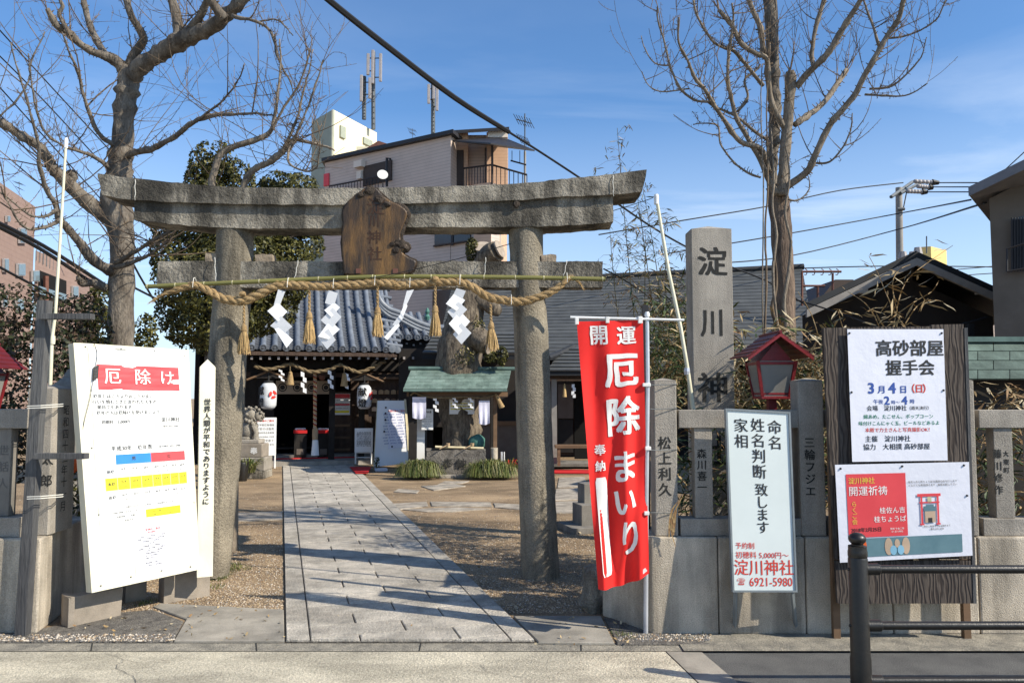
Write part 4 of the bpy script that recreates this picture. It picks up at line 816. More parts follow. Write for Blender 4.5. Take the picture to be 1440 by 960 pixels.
# poles
def cream_pole(name, pts, Y, r0, r1, lab, capm='pole_white'):
    t = empty(name, P(*pts[-1], Y), lab, 'pole', 'long slim bamboo-coloured poles'); mb = MB(); q = [P(x, y, Y) for x, y in pts]; mb.tube(q, [r0+(r1-r0)*i/(len(q)-1) for i in range(len(q))], 10); mb.build('pole_tube', 'pole_cream', t, smooth=True)
    mb = MB(); mb.lathe(q[0]-V((0, 0, .05)), [(r0*1.5, 0), (r0*1.6, .06), (r0*1.2, .075)], 10); mb.build('end_cap', capm, t); return t, q
t, q = cream_pole('slim_pole', ((93, 199), (85, 330), (78, 440), (73, 478), (70, 560)), 5.75, .009, .0135, 'slim cream pole with a joint rising behind the west fence post')
mb = MB(); p = P(74, 478, 5.75); mb.lathe(p-V((0, 0, .03)), [(.017, 0), (.019, .03), (.017, .06)], 10); mb.build('joint', 'pole_cream', t)
t, q = cream_pole('slim_pole', ((923, 278), (940, 380), (957, 460), (967, 520), (975, 577)), 5.85, .012, .016, 'slim cream pole leaning between the banner and the stele')
mb = MB(); p = P(966, 522, 5.85); mb.lathe(p-V((0, 0, .025)), [(.020, 0), (.023, .025), (.020, .05)], 10); mb.build('joint', 'pole_steel', t)
# red wooden lanterns
def red_lantern(cx, ytop, yb, Y, wpx, lab, foot):
    t = empty('wooden_lantern', P(cx, yb, Y), lab, 'lantern', 'red wooden street lanterns'); s = S(1, Y); c = P(cx, 0, Y).x; z = lambda y: P(cx, y, Y).z
    wv = wpx/92*s; yy = lambda k: z(ytop + k*(yb-ytop)/95)
    zb0, zb1, ze, zt_ = yy(86), yy(37), yy(33), yy(0); hw = 27*wv; hb = 19*wv; Yc = Y+.12
    fr4 = lambda h, zz_: [V((c-h, Yc-h, zz_)), V((c+h, Yc-h, zz_)), V((c+h, Yc+h, zz_)), V((c-h, Yc+h, zz_))]
    B = fr4(hb, zb0); T = fr4(hw, zb1)
    for i in range(4):
        mb = MB(); d = .014*wpx/92*1.5; mb.prism([B[i]+V((d*a, d*b, 0)) for a, b in ((-.5, -.5), (.5, -.5), (.5, .5), (-.5, .5))], T[i]-B[i]); mb.build('corner_post', 'lantern_red', t)
        j = (i+1) % 4; mb = MB(); k = .06; e0 = B[i]+(B[j]-B[i])*k; e1 = B[i]+(B[j]-B[i])*(1-k); e2 = T[i]+(T[j]-T[i])*(1-k); e3 = T[i]+(T[j]-T[i])*k; mb.prism([e0, e1, e2, e3], (V((c, Yc, 0))-V(((e0.x+e1.x)/2, (e0.y+e1.y)/2, 0))).normalized()*.004); mb.build('pane', 'frosted', t)
    mb = MB()
    for zz_, h in ((zb0, hb+.008), (zb0+.03*wpx/92, hb+.004), (zb1-.006, hw+.004)):
        mb.box(c-h, c+h, Yc-h, Yc+h, zz_-.020*wpx/92, zz_)
    mb.build('frame', 'lantern_red', t, bevel=.002)
    mb = MB(); mb.prism([(c-hw*.85, Yc-hw*.9, zb1), (c+hw*.85, Yc-hw*.9, zb1), (c, Yc-hw*.9, zt_-.05*wpx/92)], (0, hw*1.8, 0)); mb.build('gable', 'lantern_red', t)
    H = 46*wv; n = 5; dpt = H*.95
    for sgn in (-1, 1):
        for i in range(n):     # lapped roof boards
            k0, k1 = i/n, (i+1.25)/n; lift = .010*wpx/92
            def rp(k): return V((c+sgn*H*min(k, 1.02), 0, zt_ + (ze-zt_)*(k**.85)))
            a, b = rp(k0), rp(k1); mb = MB(); up = V((0, 0, .011*wpx/92)); o2 = V((0, 0, lift))
            mb.obox(V((a.x, Yc-dpt, a.z)), V((b.x-a.x, 0, b.z-a.z)) + o2, V((0, 2*dpt, 0)), up); mb.build('roof_board', 'lantern_dark_red', t)
    mb = MB()
    for sgn in (-1, 1): mb.obox(V((c, Yc-dpt-.008, zt_-.022*wpx/92)), V((sgn*H*.98, 0, (ze-zt_))), (0, .016, 0), (0, 0, .022*wpx/92))
    mb.build('bargeboard', 'lantern_red', t)
    mb = MB(); mb.tube([(c, Yc-dpt-.012, zt_+.012), (c, Yc+dpt+.012, zt_+.012)], .011, 8); mb.build('ridge', 'lantern_dark_red', t)
    mb = MB(); mb.box(c-.028, c+.028, Yc-.028, Yc+.028, foot, zb0-.02); mb.build('post', 'lantern_red', t); return t
red_lantern(1080, 470, 566, 5.62, 92, 'red wooden lantern with lapped roof between stele and bare tree', .3)
red_lantern(-22, 482, 586, 5.62, 88, 'red wooden lantern cut off by the street corner at the west fence', .3)
# rock and stone steps by the path
mb = MB(); mb.ball(G(838, 862)+V((.02, .05, .14)), (.13, .12, .20), 14, 10); roughen(mb, .05, 6, 2, .02); mb.build('rock', 'granite_rough', label='rough upright rock against the end of the banner-side wall', cat='rock', smooth=True)
mk = empty('stepped_plinth', G(820, 760), 'small stepped dark granite plinth between path and banner', 'plinth')
for x0, x1, yb_, h, d in ((806, 900, 752, .07, .5), (818, 900, 748, .30, .3), (822, 900, 744, .52, .22)):
    a = G(x0, yb_); b = G(x1, yb_); mb = MB(); mb.obox((a.x, a.y, 0), PR*(b.x-a.x), PD*d, (0, 0, h)); mb.build('step', 'granite_dark', mk, bevel=.005)
# ================================================================ shrine hall (turned like the path)
H0 = V((G(446, 655).x, G(446, 655).y, 0))
class Loc:
    """a building's own frame: a along its front, b away from the street"""
    def __init__(s, o, ang): s.o = V(o); s.A = V((math.cos(ang), math.sin(ang), 0)); s.B = V((-math.sin(ang), math.cos(ang), 0))
    def w(s, a, b, z): return s.o + s.A*a + s.B*b + V((0, 0, z))
    def px(s, x, y, b): p = hit(x, y, s.o + s.B*b, s.B) - s.o; return p.dot(s.A), p.z
    def box(s, mb, a0, a1, b0, b1, z0, z1, m=0): return mb.obox(s.w(a0, b0, z0), s.A*(a1-a0), s.B*(b1-b0), (0, 0, z1-z0), m)
    def pbox(s, mb, x0, x1, y0, y1, b0, dep, m=0):
        """box read off pixels at plane b0 (x0,x1,y top,y bottom)"""
        a0, z1 = s.px(x0, y0, b0); a1, z0 = s.px(x1, y1, b0); return s.box(mb, a0, a1, b0, b0+dep, max(z0, 0), z1, m)
    def fr(s, x0, x1, y0, y1, b):
        a0, z1 = s.px(x0, y0, b); a1, z0 = s.px(x1, y1, b); return Fr(s.w(a0, b, z0), s.w(a1, b, z0), s.w(a1, b, z1), s.w(a0, b, z1))
    def pt(s, x, y, b): a, z = s.px(x, y, b); return s.w(a, b, z)
HL = Loc(H0, PA)
hall = empty('shrine_hall', H0 + PD*1.5, 'shrine worship hall with curved grey tiled roof and dark timber front', 'shrine hall')
def hb(name, m, x0, x1, y0, y1, b0, dep, parent=hall, bev=0, **k):
    mb = MB(); HL.pbox(mb, x0, x1, y0, y1, b0, dep); return mb.build(name, m, parent, bevel=bev, **k)
# body
hb('stone_step', 'granite_cut', 372, 640, 650, 655.5, .05, 1.2); hb('stone_step', 'granite_dark', 384, 640, 640, 650, .9, 1.2)
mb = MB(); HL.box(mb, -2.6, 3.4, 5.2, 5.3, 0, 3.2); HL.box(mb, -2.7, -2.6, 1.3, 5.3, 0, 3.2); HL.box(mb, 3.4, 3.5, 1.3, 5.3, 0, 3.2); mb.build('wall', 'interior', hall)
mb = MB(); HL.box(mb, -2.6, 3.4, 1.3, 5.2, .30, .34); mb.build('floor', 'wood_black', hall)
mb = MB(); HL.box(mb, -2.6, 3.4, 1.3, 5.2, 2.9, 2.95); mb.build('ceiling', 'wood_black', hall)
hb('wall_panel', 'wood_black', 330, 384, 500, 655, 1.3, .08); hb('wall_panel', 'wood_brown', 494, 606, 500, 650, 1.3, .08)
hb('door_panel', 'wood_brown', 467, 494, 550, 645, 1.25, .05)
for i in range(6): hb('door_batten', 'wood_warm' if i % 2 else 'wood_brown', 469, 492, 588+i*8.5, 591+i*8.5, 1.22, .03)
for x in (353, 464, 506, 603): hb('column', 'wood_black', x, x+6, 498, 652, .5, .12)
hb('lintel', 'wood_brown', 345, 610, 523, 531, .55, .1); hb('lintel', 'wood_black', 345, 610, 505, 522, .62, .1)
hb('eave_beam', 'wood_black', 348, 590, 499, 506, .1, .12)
# noren curtain with four crests
nf = HL.fr(388, 466, 535, 554, 1.15); mb = MB(); nf.slab(mb, 0, 1, 0, 1, -.01, 0, 1, 1); mb.build('crested_curtain', 'noren', hall)
for i in range(4):
    u = .12+i*.26; mb = MB(); n = 16
    for r0, r1 in ((.10, .075), (.055, 0)):
        for k in range(n):
            t0, t1 = k*6.283/n, (k+1)*6.283/n; q = lambda r, t: nf.pt(u+r*math.cos(t)/nf.w, .5+r*math.sin(t)/nf.h, .004)
            mb.add([q(r1, t0), q(r0, t0), q(r0, t1), q(r1, t1)], [(0, 1, 2, 3)])
    mb.build('crest', 'ink', hall)
# rafters
for i in range(19):
    x = 354 + i*12.6; a, z = HL.px(x, 503, -.25); mb = MB(); HL.box(mb, a-.03, a+.03, -.25, 1.4, z-.04, z+.03); mb.build('rafter', 'wood_black', hall)
    mb = MB(); HL.box(mb, a-.024, a+.024, -.262, -.251, z-.034, z+.024); mb.build('rafter_end', 'insulator', hall)
# tiled roof: half-round tile rows over stepped flat tiles
EB = -.35
ez = HL.px(460, 492, EB)[1]
def rz(b): t = (b-EB); return ez + .42*t + .115*t*t
RUN = 2.75
def rib(a, b0, b1, parent, zf=rz, r=.062, name='tile_row', mname='roof_tile', da=0):
    pts = [HL.w(a + da*((b0+(b1-b0)*i/10)-b0), b0+(b1-b0)*i/10, zf(b0+(b1-b0)*i/10)+.03) for i in range(11)]; mb = MB(); mb.tube(pts, r, 10)
    d = (pts[0]-pts[1]).normalized(); mb.lathe(pts[0], [(r*1.25, -.02), (r*1.25, .012), (r*.95, .014), (r*.9, .006), (r*.45, .006), (r*.4, .018), (.005, .02)], 14, ax=d); return mb.build(name, mname, parent, smooth=True, ang=50)
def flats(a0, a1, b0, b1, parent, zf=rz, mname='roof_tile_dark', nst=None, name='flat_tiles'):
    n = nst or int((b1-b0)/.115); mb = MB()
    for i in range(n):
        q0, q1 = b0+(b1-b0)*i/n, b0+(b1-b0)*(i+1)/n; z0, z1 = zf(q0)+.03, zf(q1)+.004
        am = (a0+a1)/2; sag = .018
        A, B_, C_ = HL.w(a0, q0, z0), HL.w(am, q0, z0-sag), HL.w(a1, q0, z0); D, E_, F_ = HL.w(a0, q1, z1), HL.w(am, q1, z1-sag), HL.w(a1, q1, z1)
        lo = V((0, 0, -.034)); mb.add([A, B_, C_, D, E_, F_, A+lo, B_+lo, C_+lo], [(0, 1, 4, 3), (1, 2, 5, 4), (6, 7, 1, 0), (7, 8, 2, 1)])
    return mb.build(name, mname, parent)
sp = HL.px(480, 488, EB)[0]-HL.px(464.4, 488, EB)[0]
ae = HL.px(543, 488, EB)[0]; nr = 15
for i in range(nr):
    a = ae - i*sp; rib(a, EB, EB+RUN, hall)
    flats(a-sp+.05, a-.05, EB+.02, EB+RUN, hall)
mb = MB(); HL.box(mb, ae-nr*sp, ae+.25, EB+.03, EB+.12, ez-.13, ez-.05); mb.build('fascia', 'wood_brown', hall)
mb = MB(); vs = []
for i in range(9):
    b = EB+.05+(RUN-.1)*i/8; vs += [HL.w(ae-nr*sp, b, rz(b)-.06), HL.w(ae+.2, b, rz(b)-.06)]
mb.add(vs, [(2*i, 2*i+2, 2*i+3, 2*i+1) for i in range(8)]); mb.build('roof_underside', 'wood_black', hall)
# ridge of the main roof and the verge running down its east end
mb = MB(); HL.box(mb, ae-nr*sp, ae+.1, EB+RUN-.1, EB+RUN+.15, rz(EB+RUN)-.1, rz(EB+RUN)+.28); mb.build('ridge', 'roof_tile_dark', hall)
for k, r in ((.14, .06), (.26, .05)):
    pts = [HL.w(ae+k, EB+.02+RUN*i/12, rz(EB+RUN*i/12)+.08-k*.2) for i in range(13)]; mb = MB(); mb.tube(pts, r, 10); mb.lathe(pts[0], [(r*1.5, -.02), (r*1.5, .02), (.01, .03)], 12, ax=-HL.B); mb.build('verge_row', 'roof_tile', hall, smooth=True, ang=50)
for i in range(9):     # short tiles laid across the verge, seen end on
    b = EB+.15+i*.28; mb = MB(); p = HL.w(ae+.02, b, rz(b)+.09); mb.tube([p, p+HL.A*.36+V((0, 0, -.05))], .055, 9); mb.build('verge_tile', 'roof_tile', hall, smooth=True, ang=50)
# lower east wing roof with its hip
ez2 = HL.px(590, 476, .5)[1]
def rz2(b): t = b-.5; return ez2 + .38*t+.16*t*t
for i in range(5):
    a = HL.px(562+i*12.5, 476, .5)[0]; rib(a, .5, 1.7, hall, rz2); flats(a+.05, a+sp*.8-.05, .52, 1.7, hall, rz2)
pts = [HL.pt(x, y, .9) for x, y in ((528, 398), (533, 420), (546, 434), (562, 440), (585, 452), (606, 459), (632, 461))]
for k, r in ((0, .075), (.09, .06), (.17, .05)):
    mb = MB(); mb.tube([p + V((0, 0, -k))+HL.B*-.02*k for p in smooth_path(pts, 3)], r, 9); mb.build('hip_ridge', 'roof_tile', hall, smooth=True, ang=60)
mb = MB(); p = HL.pt(601, 450, .9); mb.lathe(p, [(.05, 0), (.07, .08), (.03, .14), (.06, .2), (.02, .3)], 8); mb.build('finial', 'teal', hall, smooth=True)
hb('wing_wall', 'wood_black', 566, 700, 476, 600, .75, .2)
for i in range(7):
    a, z = HL.px(572+i*9.5, 483+(i % 2)*2, .70); mb = MB(); HL.box(mb, a-.022, a+.022, .68, .745, z-.022, z+.022); mb.build('rafter_end', 'insulator', hall)
# lanterns on the hall
def paper_lantern(x, y0, y1, hw, lab, tomoe, chars):
    b = .0; c = HL.pt(x, y1, b); t = empty('paper_lantern', c, lab, 'lantern', 'white paper lanterns at the hall front'); H = HL.pt(x, y0, b).z-c.z; r = S(hw, 17.4)
    mb = MB(); mb.lathe(c, [(r*.55, 0), (r*.8, H*.05), (r*.97, H*.15), (r, H*.35), (r, H*.7), (r*.95, H*.86), (r*.75, H*.95), (r*.55, H)], 24); mb.build('paper_shade', 'lantern_paper', t, smooth=True)
    mb = MB(); mb.lathe(c-V((0, 0, .015)), [(r*.58, 0), (r*.58, .03)], 20); mb.lathe(c+V((0, 0, H-.01)), [(r*.6, 0), (r*.6, .05), (r*.1, .06), (r*.06, .3)], 20); mb.build('rim', 'ink', t)
    tocam = (V((0, 0, c.z))-c); tocam.z = 0; tocam.normalize(); rt = V((-tocam.y, tocam.x, 0))
    def onl(name, m, ang, s_, items, disc=False):
        n_ = tocam*math.cos(ang)+rt*math.sin(ang); r_ = V((-n_.y, n_.x, 0)); o = c+n_*r*1.015
        f = Fr(o-r_*.5, o+r_*.5, o+r_*.5+V((0, 0, 1)), o-r_*.5+V((0, 0, 1)))
        mb = MB()
        if disc:
            for k in range(3):
                t0 = k*2.094
                pts = [(math.cos(t0+i*.32)*(.092-.0*i), math.sin(t0+i*.32)*(.092)) for i in range(6)] + [(math.cos(t0+1.6-i*.4)*(.03+.0*i), math.sin(t0+1.6-i*.4)*.03) for i in range(5)]
                mb.add([f.pt(.5+x_, (H*.55)+y_, .004) for x_, y_ in pts], [tuple(range(len(pts)))])
        else: f.text(mb, items, .5, H*.48, s_, vert=True, bold=.04, d=.006, pitch=1.25, wob=.04)
        mb.build(name, m, t)
    onl('lettering', 'ink', chars[1], .20, chars[0])
    if tomoe is not None: onl('tomoe_crest', 'tomoe_red', tomoe, 0, '', True)
    # little open gable above
    for sg_ in (-1, 1):
        mb = MB(); q = [c+V((0, 0, H+.26))+HL.A*0, c+V((0, 0, H+.17))+HL.A*sg_*.2, c+V((0, 0, H+.06))+HL.A*sg_*.46]; mb.tube(smooth_path(q, 3), .025, 6); mb.build('gable_arm', 'wood_warm', t)
    mb = MB(); mb.prism([c+HL.A*-.42+V((0, 0, H+.10)), c+HL.A*.42+V((0, 0, H+.10)), c+V((0, 0, H+.27))], HL.B*.5); mb.build('roof', 'wood_black', t)
paper_lantern(377, 538, 575, 11.3, 'white paper lantern with black characters and red crest, by the guardian lion', .55, ('献燈', -.95)); paper_lantern(512, 541, 575, 10.3, 'white paper lantern with large black characters beside the votive plaques', 1.15, ('献燈', -.25))
# rope over the hall front
hr = empty('shimenawa_rope', HL.pt(443, 516, -.1), 'brown straw rope draped in waves under the hall eave', 'rope')
pts = smooth_path([HL.pt(x, y, -.1) for x, y in ((358, 514), (375, 519), (392, 516), (408, 512), (420, 516), (434, 522), (450, 522), (465, 519), (478, 513), (492, 519), (505, 523), (520, 518), (532, 512), (542, 508))], 5)
for s in (0, 1):
    mb = MB(); mb.tube([V(p)+V((0, math.cos(i*.9+s*3.14)*.018, math.sin(i*.9+s*3.14)*.018)) for i, p in enumerate(pts)], .03, 7); mb.build('rope_strand', 'straw_dark', hr, smooth=True)
def htassel(x, y0, yk, y1, lab, b=-.12, grp='small straw tassels under the hall eave', w_=.13, parent=None):
    p0, pk, p1 = (HL.pt(x, y, b) for y in (y0, yk, y1)); t = empty('straw_tassel', p1, lab, 'tassel', grp)
    mb = MB(); mb.tube([p0, pk], .012, 6); mb.build('cord', 'straw_dark', t); mb = MB(); mb.lathe(p1, [(w_*.62, 0), (w_*.5, (pk.z-p1.z)*.5), (w_*.28, (pk.z-p1.z)*.85), (w_*.3, (pk.z-p1.z)*.9), (w_*.1, pk.z-p1.z)], 14); roughen(mb, .012, 20, 1, .01); mb.build('straw', 'straw', t, smooth=True)
htassel(408, 513, 522, 541, 'small straw tassel under the eave, near the lantern with the crest'); htassel(484, 515, 524, 543, 'small straw tassel under the eave above the panelled door')
def hshide(x, y0, y1, lab, b=-.13, w_=5, grp='small zigzag papers under the hall eave', lean=0):
    t = empty('paper_streamer', HL.pt(x, y1, b), lab, 'paper streamer', grp); n = 4
    for i in range(n):
        ya, yb2 = y0+(y1-y0)*i/n, y0+(y1-y0)*(i+1.15)/n; o = (1 if i % 2 else -1)*w_*.3+lean*i; mb = MB(); mb.prism([HL.pt(x+o-w_/2, yb2-2, b), HL.pt(x+o+w_/2, yb2, b), HL.pt(x+o+w_/2, ya+2, b), HL.pt(x+o-w_/2, ya, b)], HL.B*.004); mb.build('paper_leaf', 'paper', t)
hshide(396, 519, 536, 'small zigzag paper above the lantern with the red crest'); hshide(427, 522, 552, 'long zigzag paper beside the bell rope, hanging over the curtain'); hshide(465, 520, 546, 'small zigzag paper hanging by the column east of the bell rope'); hshide(489, 524, 546, 'small zigzag paper above the red and white hall poster', lean=-1)
# bell rope and bell
mat('bell_red', (.3, .04, .03)); br_ = empty('bell_rope', HL.pt(443, 640, .2), 'thick bell rope braided red and white hanging before the hall entrance', 'bell rope')
pts = [HL.pt(443, y, .2) for y in np.linspace(523, 604, 60)]
for s, m_ in ((0, 'noren'), (1, 'straw_pale'), (2, 'bell_red')):
    mb = MB(); mb.tube([p+V((math.cos(i*1.3+s*2.09)*.022, math.sin(i*1.3+s*2.09)*.022, 0)) for i, p in enumerate(pts)], .024, 7); mb.build('rope_strand', m_, br_, smooth=True)
mb = MB(); p = HL.pt(443, 618, .2); mb.lathe(p, [(.062, 0), (.066, .22), (.05, .26)], 14); mb.build('wooden_grip', 'wood_pale', br_, smooth=True)
mb = MB(); p = HL.pt(443, 640, .2); mb.lathe(p, [(.085, 0), (.072, .2), (.062, .34), (.03, .35)], 16); roughen(mb, .01, 20); mb.build('end_tassel', 'paper', br_, smooth=True)
mb = MB(); mb.ball(HL.pt(453, 530, .2), .075, 14, 9); mb.build('round_bell', 'rust', label='dark round bell hanging at the top of the bell rope', cat='bell', smooth=True)
# offering boxes with red cloths and white parcels
for x0, x1, lab in ((414, 431, 'dark offering box with red cloth west of the bell rope'), (447, 463, 'dark offering box with red cloth east of the bell rope')):
    t = empty('offering_box', HL.pt((x0+x1)/2, 641, .95), lab, 'offering box', 'offering boxes in the hall entrance'); hb('box_body', 'wood_black', x0, x1, 609, 645, .9, .4, t); hb('red_cloth', 'carpet_red', x0-1, x1+1, 605, 609, .88, .45, t); hb('label_panel', 'plaster_brown', x0+3, x1-3, 631, 639, .885, .012, t)
    mb = MB()
    for k in range(3): mb.ball(HL.pt(x0+4+k*4.5, 603, 1.05), (.06, .05, .03), 8, 5)
    roughen(mb, .01, 30); mb.build('folded_cloth', 'paper', label='white folded cloths on the '+lab[:17]+lab[29:], cat='cloth', group='white cloths on the offering boxes')
def carpet(name, pts, lab):
    mb = MB(); q = [HL.w(a, b, z) for a, b, z in pts]; mb.prism(q, (0, 0, .015)); return mb.build(name, 'carpet_red', label=lab, cat='carpet')
z_ = HL.px(450, 650, .05)[1]
hb('red_carpet', 'carpet_red', 380, 500, 644.5, 651.5, .84, .05, None, label='red carpet edge hanging over the upper hall step', cat='carpet')
a0, a1 = HL.px(378, 650, .3)[0], HL.px(497, 650, .3)[0]
carpet('red_carpet', [(a0, .15, z_+.003), (a1, .15, z_+.003), (a1, .85, z_+.003), (a0, .85, z_+.003)], 'red carpet strip laid along the hall step')
p = [G(492, 659), G(522, 659), G(517, 668), G(500, 668)]; mb = MB(); mb.prism([V((q.x, q.y, .035)) for q in p], (0, 0, .012)); mb.build('red_carpet', 'carpet_red', label='red carpet piece on the ground between path end and the leaning white board', cat='carpet')
def hposter(x0, x1, y0, y1, b, m, lab, lines=6, hdr='ink_red', parent=None, cols='ink_grey', cat='poster'):
    f = HL.fr(x0, x1, y0, y1, b); t = empty('poster', f.pt(.5, 0), lab, cat) if parent is None else parent; mb = MB(); f.slab(mb, 0, 1, 0, 1, -.004, .004); mb.build('sheet', m, t)
    pool = '御祈祷受付中初詣家内安全商売繁盛交通病気平癒厄除八方学業成就合格祈願安産初宮参七五三地鎮祭の方は社務所へお申し込み下さい毎月一日十五日'
    rs = random.Random(x0); it = []
    for i in range(lines):
        n = rs.randint(6, 11); t_ = ''.join(pool[(rs.randrange(len(pool)-n))+k] for k in range(n)); it.append((t_, .5, .80-i*.62/lines, f.w*.8/n, dict(d=.006)))
    if lines: TX('lettering', cols, f, it, t)
    if hdr: TX('heading', hdr, f, [('ご祈祷のご案内', .5, .91, f.w*.11, dict(d=.006, bold=.03))], t)
    return t, f
t, f = hposter(470, 492, 553, 583, 1.2, 'poster_white', 'red headed poster on the hall door panel', 5, None)
mb = MB(); f.sheet(mb, .02, .98, .78, .98, .0065, m=0); f.sheet(mb, .02, .98, .44, .52, .0065, m=0); f.sheet(mb, .05, .95, .1, .2, .0065, m=1); mb.build('printed_bands', ['print_red', 'print_yellow'], t)
t, f = hposter(358, 388, 587, 640, -.3, 'poster_white', 'white standing board behind the guardian lion', 6, 'ink_red', cat='sign'); mb = MB(); a = HL.pt(386.5, 640, -.29); mb.tube([a, V((a.x, a.y, 0))], .02, 4); a = HL.pt(362, 640, -.29); mb.tube([a, V((a.x, a.y, 0))], .02, 4); mb.build('leg', 'pole_white', t)
t, f = hposter(499, 524, 602, 635, -.2, 'poster_white', 'small white standing board at the foot of the hall', 9, None, cat='sign'); mb = MB()
for x in (500, 522): a = HL.pt(x, 602, -.19); g = HL.pt(x, 652, -.19); mb.tube([a, g], .018, 4)
for y in (636, 643): mb.tube([HL.pt(500, y, -.19), HL.pt(522, y, -.19)], .013, 4)
mb.build('leg', 'pole_white', t)
# tall leaning white board
fL = Fr(HL.pt(526, 656, -1.0), HL.pt(577, 651, -1.1), HL.pt(570, 563, -.7), HL.pt(531, 563, -.7)); t = empty('leaning_board', fL.pt(.5, 0), 'tall white board with papers leaning beside the water pavilion', 'notice board')
mb = MB(); fL.slab(mb, 0, 1, 0, 1, -.03, 0); mb.build('panel', 'poster_white', t); mb = MB(); fL.slab(mb, .955, 1.03, 0, 1.02, -.05, .02); fL.slab(mb, -.02, .0, 0, 1, -.04, .015); mb.build('edge', 'bamboo_dry', t)
mb = MB(); fL.sheet(mb, .38, .92, .25, .87, .004); mb.build('sheet', 'plastic_paper', t)
TX('lettering', 'ink_blue', fL, [('御祈願　家内安全　商売繁盛　交通安全'[:18-(i % 4)], .64, .78-i*.045, .032, dict(d=.006)) for i in range(11)], t); TX('heading', 'ink_red', fL, [('年間行事のご案内', .66, .83, .05, dict(d=.006, bold=.02))], t)
mb = MB()
for u, v in ((.3, .89), (.29, .8), (.29, .70), (.26, .52), (.5, .28)): mb.lathe(fL.pt(u, v, .001), [(.022, 0), (.018, .012)], 8, ax=fL.n)
mb.build('magnet', 'ink', t)
# ema rack
er = empty('votive_plaque_rack', HL.pt(545, 575, .3), 'dark rack of small wooden votive plaques beside the hall lantern', 'rack'); hb('back_board', 'wood_brown', 519, 575, 533, 585, .35, .05, er); hb('shelf', 'wood_warm', 517, 577, 530, 533, .2, .3, er)
for r in range(3):
    for i in range(6):
        x = 523+i*9+random.uniform(-.6, .6); y = 547+r*12
        if r == 2 and i > 0 and random.random() < .4: continue
        p0, p1 = HL.pt(x, y+7, .3), HL.pt(x+7, y+2, .3); mb = MB(); up = V((0, 0, 1)); h = p1.z-p0.z; wv = (HL.pt(x+7, y+7, .3)-p0)
        mb.prism([p0, p0+wv, p0+wv+up*h, p0+wv*.5+up*h*1.3, p0+up*h], HL.B*.02); o = mb.build('votive_plaque', random.choice(['wood_pale', 'orange', 'wood_pale', 'poster_white']) if False else 'wood_pale', None, org=p0)
        o.data.materials[0] = M[random.choice(['wood_pale', 'wood_pale', 'peach', 'wood_warm'])]; o['label'] = '%s votive plaque in the %s row of the rack, %s from the hall lantern' % ({'wood_pale': 'pale', 'peach': 'pinkish', 'wood_warm': 'dark'}[o.data.materials[0].name], ('top', 'middle', 'bottom')[r], ('first', 'second', 'third', 'fourth', 'fifth', 'sixth')[i]); o['category'] = 'votive plaque'; o['group'] = 'votive plaques on the rack'
hb('planter', 'plastic_paper', 528, 545, 659, 664, -1.6, .2, None, label='small white planter box at the foot of the tall leaning board', cat='planter')
mb = MB()
for i in range(60):
    c = HL.pt(528+random.random()*5, 656-random.random()*12, -1.5); d = V((random.uniform(-1, 1), random.uniform(-1, 1), random.uniform(-.3, 1))).normalized()*.04; n_ = d.orthogonal().normalized()*.018; mb.add([c, c+d*.5+n_, c+d, c+d*.5-n_], [(0, 1, 2, 3)], random.randrange(4))
mb.tube([HL.pt(530, 660, -1.5), HL.pt(530, 648, -1.5)], .008, 5, m=1); mb.build('small_plant', ['leaf_dark_%d' % i for i in range(4)], label='small leafy plant in the white planter box', cat='plant')
# guardian lion
kl = empty('guardian_lion', G(348, 672), 'seated stone guardian lion on an inscribed pedestal beside the hall', 'statue'); YK = 15.0
K = lambda x, y, d=0: P(x, y, YK+d)
for x0, x1, y0, y1, d0, d1, m_ in ((345, 372, 662, 676, -.05, .5, 'granite_rough'), (340, 372, 643, 662, .0, .5, 'granite_cut'), (338, 368, 624, 643, .03, .46, 'concrete_block'), (340, 363, 618, 624, .06, .42, 'granite_cut')):
    mb = MB(); a, b = K(x0-14, y1), K(x1, y0); mb.box(a.x, b.x, YK+d0, YK+d1, max(a.z, 0), b.z-.002); mb.build('pedestal_stone', m_, kl, bevel=.015)
carve(kl, YK+.03, [('奉', 357, 627, 640, 10)], 'ink_white', 'carved_character', .05)
mb = MB(); s1 = S(1, YK)
def kb(x, y, rx, ry, d=.22, rd=None): mb.ball(K(x, y, d), (rx*s1, (rd or rx)*s1, ry*s1), 14, 10)
kb(349, 604, 10, 15); kb(341, 610, 8, 9); kb(355, 600, 8, 9); kb(353, 583, 9, 9.5); kb(363, 585, 7, 6.5); kb(369, 586, 4, 3.6)
kb(370, 582, 2.6, 2); kb(366, 590, 4.5, 2.2); kb(336, 596, 6, 12)
mb.tube([K(357, 598, .14), K(360, 608, .13), K(358, 618, .12)], [s1*4.5, s1*3.4, s1*3.2], 10); mb.tube([K(357, 598, .32), K(361, 608, .32), K(360, 618, .32)], [s1*4.5, s1*3.4, s1*3.2], 10); mb.ball(K(360, 617, .12), (s1*5, s1*4, s1*2.4), 10, 6); mb.ball(K(361, 617, .32), (s1*5, s1*4, s1*2.4), 10, 6); kb(346, 616, 9, 3.5, .2)
roughen(mb, .018, 9, 3, .012); mb.build('body', 'statue', kl, smooth=True)
mb = MB()
for i in range(46):
    a = random.uniform(1.6, 5.6); q = random.uniform(5, 10); mb.ball(K(353+q*math.cos(a), 584-q*math.sin(a)*1.2, .22+random.uniform(-.13, .1)), s1*random.uniform(1.8, 2.8), 8, 6)
for x, y in ((350, 573), (360, 573), (364, 576), (367, 580), (345, 575)): mb.ball(K(x, y, .16), s1*2.4, 8, 6)
for i in range(14): mb.ball(K(334+random.uniform(-4, 4), 588+random.uniform(-8, 8), .25), s1*3, 8, 6)
mb.build('mane_curls', 'statue', kl, smooth=True)
